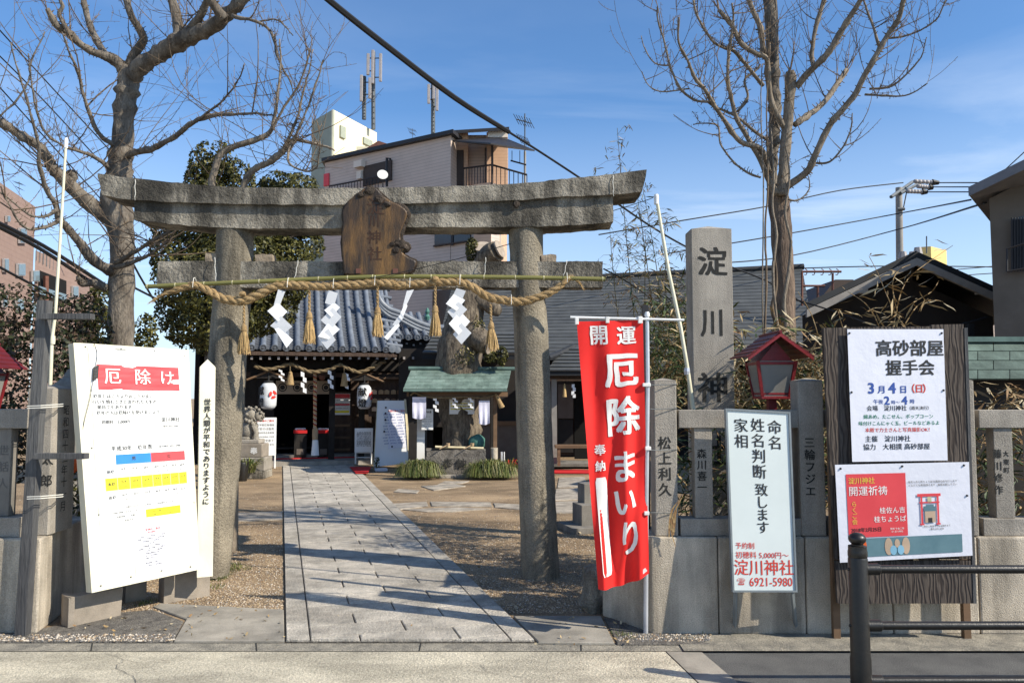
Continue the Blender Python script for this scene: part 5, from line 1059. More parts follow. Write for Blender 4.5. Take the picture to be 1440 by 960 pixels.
mb = MB(); mb.ball(K(366, 581.5, .06), s1*1.1, 8, 6); mb.ball(K(371, 586, .1), s1*.9, 8, 6); mb.build('eye_and_nose', 'carved', kl)
mb = MB(); blades(mb, K(350, 664, -.15)*1, .1, 110, .30, .7, .008); mb.build('leafy_plant', BL, label='arching green plant at the foot of the guardian lion', cat='plant')
mb = MB(); mb.lathe(G(340, 676), [(.09, 0), (.12, .3), (.11, .34)], 12); mb.build('plant_pot', 'black_paint', label='dark plant pot beside the guardian lion pedestal', cat='pot', smooth=True)
# small stone lantern and stone behind the west pillar
# ================================================================ water pavilion
WL = Loc(V((G(643, 670).x, G(643, 672).y+.3, 0)), PA*.45)
wp = empty('water_pavilion', WL.o, 'small hand washing pavilion with green copper roof', 'pavilion')
def wbx(name, m, x0, x1, y0, y1, b0, dep, parent=wp, bev=0, **k):
    mb = MB(); WL.pbox(mb, x0, x1, y0, y1, b0, dep); return mb.build(name, m, parent, bevel=bev, **k)
fo = [(568, 548, 716, 554), (578, 521, 719, 526)]
e0a, e0z = WL.px(567, 547, -.15); e1a, _ = WL.px(713, 552, -.15); r0a, rz_ = WL.px(578, 520, .45); r1a, _ = WL.px(719, 525, .45)
nc = 6
for i in range(nc):
    k0, k1 = i/nc, (i+1)/nc; n = 8
    L_ = lambda k: (e0a+(r0a-e0a)*k, e1a+(r1a-e1a)*k, -.15+.6*k, e0z+(rz_-e0z)*k)
    A0, A1, AB, AZ = L_(k0); B0, B1, BB, BZ = L_(k1+.04)
    off = (i % 2)*.5
    for j in range(n+1):
        u0, u1 = max(0, (j-off)/n), min(1, (j+1-off)/n)
        if u1-u0 < .02: continue
        p = [WL.w(A0+(A1-A0)*u0+.002, AB, AZ+.012), WL.w(A0+(A1-A0)*u1-.002, AB, AZ+.012), WL.w(B0+(B1-B0)*u1-.002, BB, BZ+.002), WL.w(B0+(B1-B0)*u0+.002, BB, BZ+.002)]
        mb = MB(); mb.prism(p, (0, 0, -.012)); mb.build('copper_sheet', 'copper', wp)
mb = MB(); a0 = WL.w(e0a, -.15, e0z-.01); p = [WL.w(e0a+.01, -.14, e0z-.012), WL.w(e1a-.01, -.14, e0z-.012), WL.w(r1a-.01, .45, rz_-.02), WL.w(r0a+.01, .45, rz_-.02)]; mb.prism(p, (0, 0, -.02)); p = [WL.w(e0a+.01, 1.05, e0z-.012), WL.w(e1a-.01, 1.05, e0z-.012), WL.w(r1a-.01, .452, rz_-.0), WL.w(r0a+.01, .452, rz_-.0)]; mb.prism(p, (0, 0, -.02)); mb.build('roof_deck', 'wood_brown', wp)
mb = MB(); mb.tube([WL.w(r0a-.05, .45, rz_+.03), WL.w(r1a+.35, .45, rz_+.03)], .04, 8); mb.build('ridge', 'copper_dark', wp)
mb = MB(); mb.tube([WL.w(e0a, -.17, e0z-.03), WL.w(e1a, -.17, e0z-.03)], .022, 8); mb.build('gutter', 'copper_dark', wp)
for x0, x1, b0, m_ in ((575, 586, .0, 'wood_black'), (694, 699, -.0, 'wood_warm'), (592, 600, .7, 'wood_grey'), (690, 695, .7, 'wood_black')): wbx('post', m_, x0, x1, 550, 668 if x0 < 600 else 665, b0, .09)
wbx('beam', 'wood_warm', 572, 714, 551, 557, .02, .06); wbx('beam', 'wood_brown', 572, 714, 551, 558, .72, .06)
# basin
bs = empty('stone_basin', WL.w(0, -.1, 0), 'rough stone water basin with two carved characters', 'basin')
a0, z1 = WL.px(600, 633, -.2); a1, z0 = WL.px(683, 668, -.2)
mb = MB(); gridbox(mb, WL.w(a0, -.2, z0), WL.A*(a1-a0), WL.B*.55, (0, 0, z1-z0), 18, 8, 8); roughen(mb, .018, 7, 2, .012); mb.build('basin_block', 'basin', bs, smooth=True, ang=50)
mb = MB(); WL.box(mb, a0+.1, a1-.1, -.1, .25, z1+.008, z1+.014); mb.build('water', 'glass_dark', bs)
a, z = WL.px(640, 652, -.22); c = WL.w(a, -.225, z); f = Fr(c-WL.A*.5-V((0, 0, .5)), c+WL.A*.5-V((0, 0, .5)), c+WL.A*.5+V((0, 0, .5)), c-WL.A*.5+V((0, 0, .5)))
TX('carved_lettering', 'carved', f, [('奉', .36, .5, .19, dict(bold=.03, wob=.05)), ('納', .62, .5, .19, dict(bold=.03, wob=.05))], bs)
wbx('basin_plinth', 'granite_cut', 618, 660, 668, 676, -.35, .3, bs, .01)
ld = empty('bamboo_ladle_rest', WL.w(0, -.1, z1), 'bamboo bar with ladles lying across the stone basin', 'ladle rest'); mb = MB(); mb.tube([WL.pt(612, 628, -.15), WL.pt(680, 630, -.12)], .022, 8); mb.build('bar', 'bamboo_dry', ld, smooth=True)
for x in (626, 660):
    mb = MB(); c = WL.pt(x+4, 625, -.2); mb.lathe(c-V((0, 0, .03)), [(.035, 0), (.04, .06), (.034, .06), (.03, .01)], 12); mb.tube([c, WL.pt(x-8, 631, -.3)], .009, 6); mb.build('ladle', 'wood_pale', ld, smooth=True)
for x0, x1, y0, y1, lab in ((580, 599, 558, 587, 'wide white hand towel under the west end of the pavilion eave'), (673.5, 688.5, 563, 595, 'narrow white hand towel beside the brown pavilion post')):
    a0, z1 = WL.px(x0, y0, -.05); a1, z0 = WL.px(x1, y1, -.05); f = Fr(WL.w(a0, -.05, z0), WL.w(a1, -.05, z0), WL.w(a1, -.05, z1), WL.w(a0, -.05, z1), lambda u, v: .012*math.sin(u*14)*(1-v)+.01*math.sin(v*6)); mb = MB()
    fp = f.pt; f.pt = lambda u, v, d=0, fp=fp: fp(u, v, d) - V((0, 0, .03*math.sin(math.pi*u)*(1-v))); f.sheet(mb, 0, 1, 0, 1, 0, 16, 10); mb.build('hand_towel', 'towel', label=lab, cat='towel', group='white towels hanging at the pavilion', smooth='all')
def wshide(x, y0, y1, lab, b, w_=5):
    t = empty('paper_streamer', WL.pt(x, y1, b), lab, 'paper streamer', 'small zigzag papers on the pavilion rope'); n = 4
    for i in range(n):
        ya, yb2 = y0+(y1-y0)*i/n, y0+(y1-y0)*(i+1.1)/n; o = (1 if i % 2 else -1)*w_*.28; mb = MB(); mb.prism([WL.pt(x+o-w_/2, yb2-1.5, b), WL.pt(x+o+w_/2, yb2, b), WL.pt(x+o+w_/2, ya+1.5, b), WL.pt(x+o-w_/2, ya, b)], WL.B*.004); mb.build('paper_leaf', 'paper', t)
wshide(613, 558, 579, 'zigzag paper beside the wide towel under the pavilion eave', -.02); wshide(640, 558, 574, 'zigzag paper before the yellow-lined notice in the pavilion', -.02); wshide(662, 558, 574, 'zigzag paper between the lined notice and the narrow towel', -.02)
mb = MB(); mb.tube(smooth_path([WL.pt(x, y, -.02) for x, y in ((577, 556), (583, 552), (596, 557), (620, 559), (650, 558), (680, 559), (697, 555))], 3), .018, 7); roughen(mb, .004, 40); mb.build('thin_rope', 'straw_dark', label='thin straw rope tied along the pavilion eave', cat='rope', smooth=True)
t = empty('straw_tassel', WL.pt(703, 565, -.05), 'straw tassel tied at the corner post of the pavilion', 'tassel'); mb = MB(); a, b = WL.pt(697, 554, -.05), WL.pt(706, 573, -.05); mb.tube([a, a+(b-a)*.3, b], [.015, .035, .055], 10); roughen(mb, .01, 30); mb.build('straw', 'straw', t, smooth=True)
def wposter(x0, x1, y0, y1, b, lab, n=5, hdr=None, m='poster_white', bands=False):
    a0, z1 = WL.px(x0, y0, b); a1, z0 = WL.px(x1, y1, b); f = Fr(WL.w(a0, b, z0), WL.w(a1, b, z0), WL.w(a1, b, z1), WL.w(a0, b, z1)); t = empty('notice', f.pt(.5, 0), lab, 'notice'); mb = MB(); f.slab(mb, 0, 1, 0, 1, -.006, .004); mb.build('sheet', m, t)
    TX('lettering', 'ink', f, [('手水の作法　右手で柄杓を持ち'[:9+i % 3], .5, (.62 if hdr else .85)-i*.7/n*(.8 if hdr else 1), f.w*.75/11, dict(d=.006, bold=.02)) for i in range(n)], t)
    if hdr: TX('heading', 'ink', f, [(hdr, .55, .85, f.w*.2, dict(d=.006, bold=.04))], t)
    if bands: mb = MB(); [f.sheet(mb, .05, .95, v, v+.06, .0045) for v in (.3, .5, .68)]; mb.build('highlight_bands', 'print_yellow', t)
    return t
wposter(593, 609, 575, 604, .3, 'white notice with bold heading behind the wide towel', 5, '手水舎'); wposter(632, 667, 561, 582, .35, 'pale notice with yellow lines hanging in the pavilion', 4, None, 'poster_white', True)
wbx('white_plank', 'poster_white', 584, 597, 585, 660, .5, .03, None, label='white painted plank standing behind the pavilion post', cat='plank')
# objects behind the basin
mb = MB(); mb.ball(WL.pt(670, 622, .3), (.17, .12, .17), 12, 8); roughen(mb, .03, 8); mb.build('covered_jar', 'teal', label='lumpy thing under green cloth behind the basin', cat='covered jar', smooth=True)
mb = MB(); mb.lathe(WL.pt(695, 655, -.05), [(.07, 0), (.07, .35), (.06, .35)], 14); mb.build('stone_cylinder', 'concrete_wall', label='short pale round stone pillar beside the basin', cat='stone', smooth=True, ang=40)
for x, m_ in ((705, 'pole_steel'), (709, 'pole_white')):
    mb = MB(); mb.tube([WL.pt(x, 665, .1), WL.pt(x, 635, .1)], .012 if x > 706 else .025, 8); mb.build('water_pipe', m_, label='%s upright water pipe beside the basin' % ('thin white' if x > 706 else 'thicker steel'), cat='pipe')
mb = MB(); blades(mb, WL.pt(715, 672, .0)*1 + V((0, 0, .15)), .12, 40, .25, .5, .01, 3); mb.build('potted_plant', ['leaf_dark_3', 'leaf_dark_1', 'tomoe_red'], label='small potted plant with red flowers beside the pipes', cat='plant')
for x0, y0, w_, lab in ((587, 676, 30, 'arching grass clump at the west foot of the basin'), (692, 676, 42, 'wide arching grass clump east of the basin')):
    mb = MB(); r = S(w_, 14.3)
    for k in range(5 if w_ > 35 else 4): 
        q = G(x0-w_*.5+w_*1.0*k/(4 if w_ > 35 else 3), y0-1)
        for _ in range(230):
            a = random.uniform(0, 6.28); L = random.uniform(.16, .36); H = random.uniform(.18, .42)*(1-.25*abs(k-1.7)/2); d = V((math.cos(a), math.sin(a), 0)); s_ = V((-d.y, d.x, 0))*.008; p = V((q.x, q.y+.16, 0))+d*random.random()*.09; pts = [p+d*L*u+V((0, 0, H*4*u*(1-u)*.9+(.03 if u < 1 else .01))) for u in (0, .2, .42, .65, .95)]
            vs = []; [vs.extend((q_-s_*(1-i*.18), q_+s_*(1-i*.18))) for i, q_ in enumerate(pts)]; mb.add(vs, [(2*i, 2*i+1, 2*i+3, 2*i+2) for i in range(4)], random.choice((0, 0, 1, 1, 2, 3)))
    mb.build('grass_clump', BL, label=lab, cat='grass clump', group='grass clumps beside the basin')
# pollarded camphor
cp = empty('camphor_tree', P(655, 655, 16.0), 'thick pollarded camphor trunk with sawn limbs behind the pavilion', 'tree'); YCm = 16.2
def limb(name, pts, Y0_, Y1_, m, parent, n=14, seg=5, amp=.03, sc2=5, seed=0, **k):
    q = smooth_path([(x, y, r, i/(len(pts)-1)) for i, (x, y, r) in enumerate(pts)], seg); mb = MB()
    P_ = [P(a[0], a[1], Y0_+(Y1_-Y0_)*a[3]) for a in q]; R_ = [max(.002, S(a[2], Y0_+(Y1_-Y0_)*a[3])) for a in q]
    mb.tube(P_, R_, n)
    if amp: roughen(mb, amp, sc2, seed, amp*.4)
    o = mb.build(name, m, parent, smooth='all', **k); return P_, R_
limb('trunk', [(652, 668, 30), (650, 640, 27), (648, 600, 27), (645, 560, 30), (645, 510, 33), (652, 460, 27), (660, 425, 22), (668, 400, 18), (678, 375, 16), (684, 358, 17)], YCm, YCm, 'bark_grey', cp, 22, 6, .06, 4, 3)
limb('branch', [(664, 470, 18), (676, 478, 15), (684, 486, 13)], YCm-.2, YCm-.5, 'bark_grey', cp, 14, 4, .04, 6, 5)
limb('branch', [(680, 372, 15), (688, 360, 16), (699, 352, 15)], YCm-.1, YCm-.4, 'bark_grey', cp, 14, 4, .03, 6, 6)
limb('branch', [(672, 420, 13), (690, 432, 10), (700, 436, 9)], YCm-.1, YCm-.3, 'bark_grey', cp, 12, 4, .03, 6, 8)
for (x, y, r, d, ax) in ((682, 349, 15, 0, V((.2, -.75, .7))), (703, 350, 13, -.42, V((1, -.5, .4))), (690, 490, 9, -.52, V((.8, -.8, -.2)))):
    mb = MB(); mb.lathe(P(x, y, YCm+d), [(S(r, YCm), -.02), (S(r, YCm), .01)], 16, ax=ax); roughen(mb, .015, 8); mb.build('sawn_face', 'stump_cut', cp)
def leafmass(name, blobs, n, size, mats, parent=None, flat=.5, asp=.5, shell=.65, rough=.22, holes=True, **k):
    """n leaf quads spread through lumpy ellipsoids (centre, radii)"""
    vol = np.array([b[1][0]*b[1][1]*b[1][2] for b in blobs])**.67; vol /= vol.sum(); vs = np.empty((n, 4, 3)); mi = RNG.choice(len(mats), n, p=([.4, .3, .2, .1] if len(mats) == 4 else None)); i = 0
    while i < n:
        b = blobs[RNG.choice(len(blobs), p=vol)]; d = RNG.normal(size=3); d /= np.linalg.norm(d); q = RNG.random()**(1/3.)*(1-shell)+shell if RNG.random() < .75 else RNG.random()
        c = V(b[0]) + V((d[0]*b[1][0], d[1]*b[1][1], d[2]*b[1][2]))*q
        nv = noise.noise(c*(1.6/max(b[1])**.5)); nv2 = noise.noise(c*4)
        c = c + V(d)*nv*rough*max(b[1])
        if holes and nv2 < -.28: continue
        a = RNG.normal(size=3); a /= np.linalg.norm(a); u = V(a); w_ = V(d)*.7+V(RNG.normal(size=3))*.6; t = u.cross(w_); t = t.normalized() if t.length > 1e-5 else V((1, 0, 0)); u = w_.cross(t).normalized() if False else t.cross(w_).normalized()
        s = size*RNG.uniform(.6, 1.4); vs[i, 0] = c-u*s*.5; vs[i, 1] = c+t*s*asp*.5; vs[i, 2] = c+u*s*.5; vs[i, 3] = c-t*s*asp*.5; i += 1
    me = bpy.data.meshes.new(name); org = vs.reshape(-1, 3).mean(0); me.from_pydata((vs.reshape(-1, 3)-org).tolist(), [], np.arange(4*n).reshape(-1, 4).tolist())
    for x in mats: me.materials.append(M[x])
    me.polygons.foreach_set('material_index', mi); o = bpy.data.objects.new(name, me); COL.objects.link(o); WO[o.name] = V(org)
    if parent is not None: o.parent = parent; o.location = V(org)-WO[parent.name]
    else: o.location = V(org)
    reg(o, k.get('label'), k.get('cat'), k.get('group'), k.get('kind')); return o
LD = ['leaf_dark_%d' % i for i in range(4)]; LH = ['leaf_hedge_%d' % i for i in range(4)]; LS = ['leaf_straw_%d' % i for i in range(4)]; LB = ['leaf_bamboo_%d' % i for i in range(4)]
def pb(x, y, Y, rx, ry, rd=None): return (P(x, y, Y), (S(rx, Y), rd or S(rx, Y)*.9, S(ry, Y)))
leafmass('leafy_sprouts', [pb(663, 352, YCm, 10, 17), pb(690, 500, YCm-.4, 12, 10), pb(706, 500, YCm-.4, 8, 14)], 1500, .06, LD, cp)
leafmass('moss', [pb(672, 470, YCm-.3, 10, 28, .2), pb(655, 500, YCm-.45, 14, 14, .15)], 500, .05, ['leaf_dark_3', 'leaf_dark_0', 'leaf_straw_2', 'leaf_dark_1'], cp, kind='stuff')
# ================================================================ long slate-roofed building
SL = empty('shrine_office', (P(850, 600, 21).x, 21, 0), 'long shrine office with dark lapped slate roof and shaded verandah', 'building')
def slate(name, tl, tr, br, bl, n, m, parent, lift=.035, seg=1):
    """lapped courses between a top edge and an eave edge"""
    tl, tr, br, bl = map(V, (tl, tr, br, bl)); nr_ = ((br-bl).cross(tl-bl)).normalized()
    for i in range(n):
        k0, k1 = i/n, min(1, (i+1.0)/n); a, b = bl+(tl-bl)*k0, br+(tr-br)*k0; c, d = br+(tr-br)*k1, bl+(tl-bl)*k1
        mb = MB(); mb.prism([a+nr_*lift, b+nr_*lift, c+nr_*.004, d+nr_*.004], -nr_*lift*.98); mb.build(name, m, parent)
ye, yr = 19.0, 23.5
slate('slate_course', P(636, 402, yr), P(1128, 377, yr-.6), P(1150, 502, ye), P(612, 499, ye), 24, 'slate_roof', SL, .016)
mb = MB(); mb.tube([P(632, 400, yr), P(1130, 375, yr-.6)], .09, 8); mb.build('ridge', 'black_roof', SL)
mb = MB(); a, b = P(612, 503, ye), P(1150, 506, ye); mb.box(a.x, b.x, ye-.02, ye+.06, a.z-.06, P(0, 498, ye).z); mb.build('fascia', 'slate_edge', SL)
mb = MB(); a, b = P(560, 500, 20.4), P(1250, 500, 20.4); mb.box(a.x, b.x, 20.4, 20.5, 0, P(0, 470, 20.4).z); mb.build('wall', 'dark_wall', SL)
mb = MB(); mb.prism([P(612, 508, ye+.05), P(612, 508, 20.4), P(612, 470, 20.4)], (P(1150, 0, ye).x-P(612, 0, ye).x, 0, 0)); mb.build('soffit', 'wood_black', SL)
# lower entrance roofs
slate('porch_course', P(612, 467, 18.2), P(742, 467, 18.2), P(748, 497, 16.8), P(594, 497, 16.8), 6, 'slate_roof', SL)
mb = MB(); a, b = P(594, 499, 16.85), P(748, 505, 16.85); mb.box(a.x, b.x, 16.83, 16.9, b.z, a.z); mb.build('porch_fascia', 'slate_edge', SL)
slate('porch_course', P(795, 488, 17.6), P(930, 488, 17.6), P(950, 522, 16.4), P(768, 522, 16.4), 7, 'slate_roof', SL)
mb = MB(); a, b = P(768, 522, 16.45), P(950, 528, 16.45); mb.box(a.x, b.x, 16.43, 16.5, b.z, a.z); mb.build('porch_fascia', 'slate_edge', SL)
mb = MB(); mb.tube([P(770, 503, 16.6), P(786, 497, 17.2), P(806, 487, 17.7)], .07, 8); mb.build('porch_hip', 'black_roof', SL)
def sb(name, m, x0, x1, y0, y1, Y, dep, parent=SL, **k):
    mb = MB(); a, b = P(x0, y1, Y), P(x1, y0, Y); mb.box(a.x, b.x, Y, Y+dep, max(0, a.z), b.z); return mb.build(name, m, parent, **k)
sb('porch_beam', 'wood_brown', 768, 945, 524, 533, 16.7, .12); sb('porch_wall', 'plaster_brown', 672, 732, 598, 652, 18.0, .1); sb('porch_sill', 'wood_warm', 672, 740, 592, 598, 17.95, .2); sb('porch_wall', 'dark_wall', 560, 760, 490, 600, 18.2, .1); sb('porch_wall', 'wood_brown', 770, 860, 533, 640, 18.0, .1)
sb('screen_panel', 'plaster_brown', 785, 806, 540, 588, 17.9, .05); sb('screen_panel', 'wood_black', 785, 806, 590, 636, 17.9, .05); sb('porch_post', 'pole_grey', 776, 783, 533, 652, 16.7, .12); sb('door_opening', 'interior', 808, 850, 536, 645, 17.9, .05)
sb('verandah_floor', 'granite_dark', 730, 900, 652, 656, 17.0, 1.0)
bch = empty('wooden_bench', P(810, 652, 16.3), 'plain brown wooden bench before the office porch', 'bench'); sb('seat', 'wood_warm', 781, 845, 626, 630, 16.2, .35, bch)
for x in (784, 840): sb('leg', 'wood_warm', x, x+4, 630, 655, 16.22, .04, bch); sb('leg', 'wood_warm', x, x+4, 630, 652, 16.5, .04, bch)
p = [G(770, 661), G(870, 663), G(870, 667), G(768, 666)]; mb = MB(); mb.prism([V((q.x, q.y, .01)) for q in p], (0, 0, .02)); mb.build('red_carpet', 'carpet_red', label='red carpet strip running before the office porch bench', cat='carpet')
for x, y0, y1, k in ((794, 540, 558, 0), (806, 540, 557, 1)):
    if k: mb = MB(); [mb.prism([P(x-2+o, y+5, 16.6), P(x+2+o, y+5, 16.6), P(x+2+o, y, 16.6), P(x-2+o, y, 16.6)], (0, .01, 0)) for y, o in ((540, 0), (545, 1.5), (550, -.5), (554, 1.5))]; mb.build('paper_streamer', 'paper', label='small zigzag paper hanging under the office porch', cat='paper streamer')
    else: mb = MB(); mb.lathe(P(x, y1, 16.6), [(.045, 0), (.025, .2), (.01, .28)], 10); mb.build('straw_tassel', 'straw_pale', label='small pale straw tassel under the office porch', cat='tassel')
# ================================================================ background houses
def quadp(pts, th, m, name, parent, **k):
    mb = MB(); pts = [V(p) for p in pts]; n_ = (pts[1]-pts[0]).cross(pts[2]-pts[0]).normalized(); mb.prism(pts, -n_*th); return mb.build(name, m, parent, **k)
# two-storey pink house with roof terrace
PH = empty('pink_house', (P(600, 500, 29).x, 29, 0), 'pinkish clapboard house with railed roof terrace and dish', 'house')
Yc_ = 28.0; ztop = P(634, 190, Yc_).z; cR = P(634, 190, Yc_); YL = 32.0
cL = P(457, 226, YL); dirL = V((cL.x-cR.x, cL.y-cR.y, 0)); nL = V((dirL.y, -dirL.x, 0)).normalized(); nL = nL if nL.y < 0 else -nL; inn = -nL
def LP(px, py, off=0): return hit(px, py, V((cR.x, cR.y, 0)) + inn*off, nL)
def wallL(name, m, x0, x1, y0, y1, off, th, parent=PH, lvl=False, **k):
    a, b = LP(x0, (y0+y1)/2, off), LP(x1, (y0+y1)/2, off); zt, zb = LP(x0, y0, off).z, LP(x0, y1, off).z
    mb = MB(); mb.prism([V((a.x, a.y, zb)), V((b.x, b.y, zb)), V((b.x, b.y, zt)), V((a.x, a.y, zt))], inn*th); return mb.build(name, m, parent, **k)
# top floor wall up to the sloping roof
a = LP(457, 226, 0); b = LP(634, 190, 0); bk = P(682, 188, 31.5); bl_ = P(480, 200, 37)
mb = MB(); foot = [a, b, bk, bl_]; vs = [V((q.x, q.y, 0)) for q in foot] + [V((a.x, a.y, a.z)), V((b.x, b.y, b.z)), V((bk.x, bk.y, b.z-.1)), V((bl_.x, bl_.y, a.z-.1))]; mb.add(vs, [(3, 2, 1, 0), (4, 5, 6, 7), (0, 1, 5, 4), (1, 2, 6, 5), (2, 3, 7, 6), (3, 0, 4, 7)]); mb.build('wall', 'siding', PH)
a = LP(452, 227, -.2); b = LP(637, 187, -.2); mb = MB(); mb.prism([a, b, V((bk.x+.15, bk.y, b.z)), V((bl_.x, bl_.y, a.z))], (0, 0, .14)); mb.build('roof', 'trim_dark', PH)
# lower storey comes forward to the east under the terrace
zt_ = LP(640, 266, 0).z; b = LP(690, 300, .02); b2 = LP(634, 300, .02); mb = MB(); mb.prism([V((b2.x, b2.y, 0)), V((b.x, b.y, 0)), V((b.x, b.y, zt_)), V((b2.x, b2.y, zt_))], inn*.5); mb.build('wall', 'siding', PH)
edir = V((b.x-b2.x, b.y-b2.y, 0)).normalized()
b3 = V((b.x, b.y, 0)) + edir*.02; mb = MB(); e2 = V((P(713, 300, 30.5).x, 30.5, 0)); mb.prism([b3, e2, e2+V((0, 0, zt_)), b3+V((0, 0, zt_))], (-.6, .3, 0)); mb.build('wall', 'siding_peach', PH)
mb = MB(); f = b3+(e2-b3)*.55+(-inn)*.05; mb.tube([f, f+V((0, 0, zt_))], .05, 6); mb.build('downpipe', 'insulator', PH)
# terrace: recessed wall parts, door, canopy, rails
cW = V((cR.x, cR.y, 0)); E = edir
fl_z = zt_
def T(px, py, Y): return P(px, py, Y)
def tb(name, m, x0, x1, y0, y1, Y0_, Y1_, **k):
    a, b = T(x0, y1, Y0_), T(x1, y0, Y0_); mb = MB(); mb.box(a.x, b.x, Y0_, Y1_, a.z, b.z); return mb.build(name, m, PH, **k)
tb('terrace_wall', 'siding_peach', 635, 658, 186, 268, 28.6, 30); tb('terrace_wall', 'siding', 658, 684, 190, 268, 28.9, 30); tb('terrace_wall', 'siding_peach', 684, 714, 186, 268, 28.5, 30.5); tb('door', 'trim_brown', 637, 652, 211, 262, 28.55, 28.62)
tb('terrace_wall', 'siding_pale', 686, 714, 182, 193, 28.4, 30.2)
p = [T(640, 194, 28.3), T(704, 193, 26.8), T(753, 216, 26.0), T(684, 209, 28.0)]; 
mb = MB(); mb.prism([T(636, 199, 28.2), T(706, 194, 28.6), T(752, 213, 26.6), T(690, 203, 26.2)], (0, 0, .05)); mb.build('canopy', 'trim_dark', PH)
mb = MB(); mb.prism([T(634, 188, 28.2), T(716, 183, 28.2), T(714, 184, 30.3), T(640, 188, 30.3)], (0, 0, .12)); mb.build('upper_roof', 'trim_dark', PH)
for x, y0, y1, Y in ((692, 205, 260, 26.9), (738, 213, 258, 27.4), (683, 208, 262, 28.2)): mb = MB(); mb.tube([T(x, y0, Y), T(x, y1, Y)], .045, 5); mb.build('canopy_post', 'trim_brown' if x != 738 else 'pole_grey', PH)
def rail_(pts, Y, n, y_drop, m='trim_dark'):
    for i in range(len(pts)-1):
        (x0, y0, Y0_), (x1, y1, Y1_) = pts[i], pts[i+1]; mb = MB(); a, b = T(x0, y0, Y0_), T(x1, y1, Y1_); mb.tube([a, b], .035, 5); dz = V((0, 0, -y_drop)); mb.tube([a+dz, b+dz], .03, 5); mb.build('handrail', m, PH)
        k = max(2, int((b-a).length/.16)); mb = MB()
        for j in range(k+1): q = a+(b-a)*j/k; mb.tube([q, q+dz], .014, 4, cap=False)
        mb.build('railing_bars', m, PH)
rail_([(652, 237, 28.2), (692, 232, 27.0), (741, 246, 26.6)], 0, 0, .85); rail_([(463, 262, 31.4), (532, 249, 29.8)], 0, 0, .7)
wallL('shutter_window', 'trim_brown', 511, 550, 234, 262, -.06, .05); wallL('vent_hood', 'siding_pale', 497, 508, 227, 236, -.25, .24); wallL('vent_box', 'siding_pale', 501, 507, 241, 252, -.15, .14)
wallL('window', 'glass_dark', 611, 661, 318, 345, -.06, .05); wallL('window_mullion', 'trim_dark', 634, 637, 318, 345, -.09, .03); wallL('window', 'glass_dark', 608, 661, 409, 480, -.06, .05); wallL('window_frame', 'trim_brown', 609, 663, 315, 318, -.10, .09); wallL('window_frame', 'trim_brown', 609, 663, 345, 347, -.10, .09)
wallL('red_window', 'print_red', 455, 462, 245, 262, -.06, .05)
dsh = empty('satellite_dish', LP(538, 246, -.6), 'small round white satellite dish on the terrace rail', 'satellite dish'); c = LP(538, 246, -.7); mb = MB(); mb.lathe(c, [(.02, -.04), (.12, -.03), (.19, .0), (.2, .03)], 18, ax=V((.25, -1, .35))); mb.build('dish', 'dish', dsh, smooth=True); mb = MB(); mb.tube([c, c+V((0, .1, -.1)), c+V((0, .1, -.7))], .02, 5); mb.build('mast', 'trim_dark', dsh)
mb = MB(); mb.tube([LP(544, 262, -.3), LP(544, 222, -.3), LP(549, 224, -.3)], .05, 6); mb.build('flue', 'trim_dark', PH)
mb = MB(); mb.tube([T(718, 226, 26.8), T(740, 232, 26.8)], .03, 5); mb.tube([T(720, 212, 26.8), T(720, 226, 26.8)], .012, 4); mb.tube([T(731, 212, 26.8), T(731, 230, 26.8)], .012, 4); mb.build('laundry_bar', 'trim_dark', PH)
# green-grey tower house with antennas
GT = empty('stair_tower', (P(500, 300, 45).x, 45, 0), 'tower block behind the pink house, walls toned shaded green and sunlit cream', 'building')
a, b, c = P(439, 160, 46), P(468, 154, 44), P(530, 176, 48)
def vw(name, m, p, q, th, zb=0, parent=GT, hz_=None):
    mb = MB(); n_ = V((q.y-p.y, p.x-q.x, 0)).normalized(); mb.prism([V((p.x, p.y, zb)), V((q.x, q.y, zb)), V((q.x, q.y, p.z if hz_ is None else hz_)), V((p.x, p.y, p.z))], n_*-th); return mb.build(name, m, parent)
zz0 = b.z; a.z = zz0; c.z = zz0
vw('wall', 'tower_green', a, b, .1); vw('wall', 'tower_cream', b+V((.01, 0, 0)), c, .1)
d0 = c-b
for k0, k1, y0, y1 in ((.14, .25, 180, 196), (.66, .86, 180, 189)):
    p, q = b+d0*k0, b+d0*k1; zt, zb = P(480, y0, 45).z, P(480, y1, 45).z; mb = MB(); n_ = V((-d0.y, d0.x, 0)).normalized()*-1; n_ = n_ if n_.y < 0 else -n_; mb.prism([V((p.x, p.y, zb))+n_*.02, V((q.x, q.y, zb))+n_*.02, V((q.x, q.y, zt))+n_*.02, V((p.x, p.y, zt))+n_*.02], n_*.1); mb.build('window', 'tower_green', GT)
mb = MB(); a = P(506, 220, 43); b = P(552, 222, 40); mb.box(a.x, b.x, 42, 43, 0, P(0, 206, 42).z); mb.build('low_wing', 'tower_cream', GT)
mb = MB(); a, b = P(512, 198, 42), P(556, 206, 41); mb.prism([P(532, 198, 41.5), P(556, 206, 41.5), P(540, 212, 41.5), P(506, 214, 41.5)], (0, 2, 0)); mb.build('red_roof', 'rust', GT)
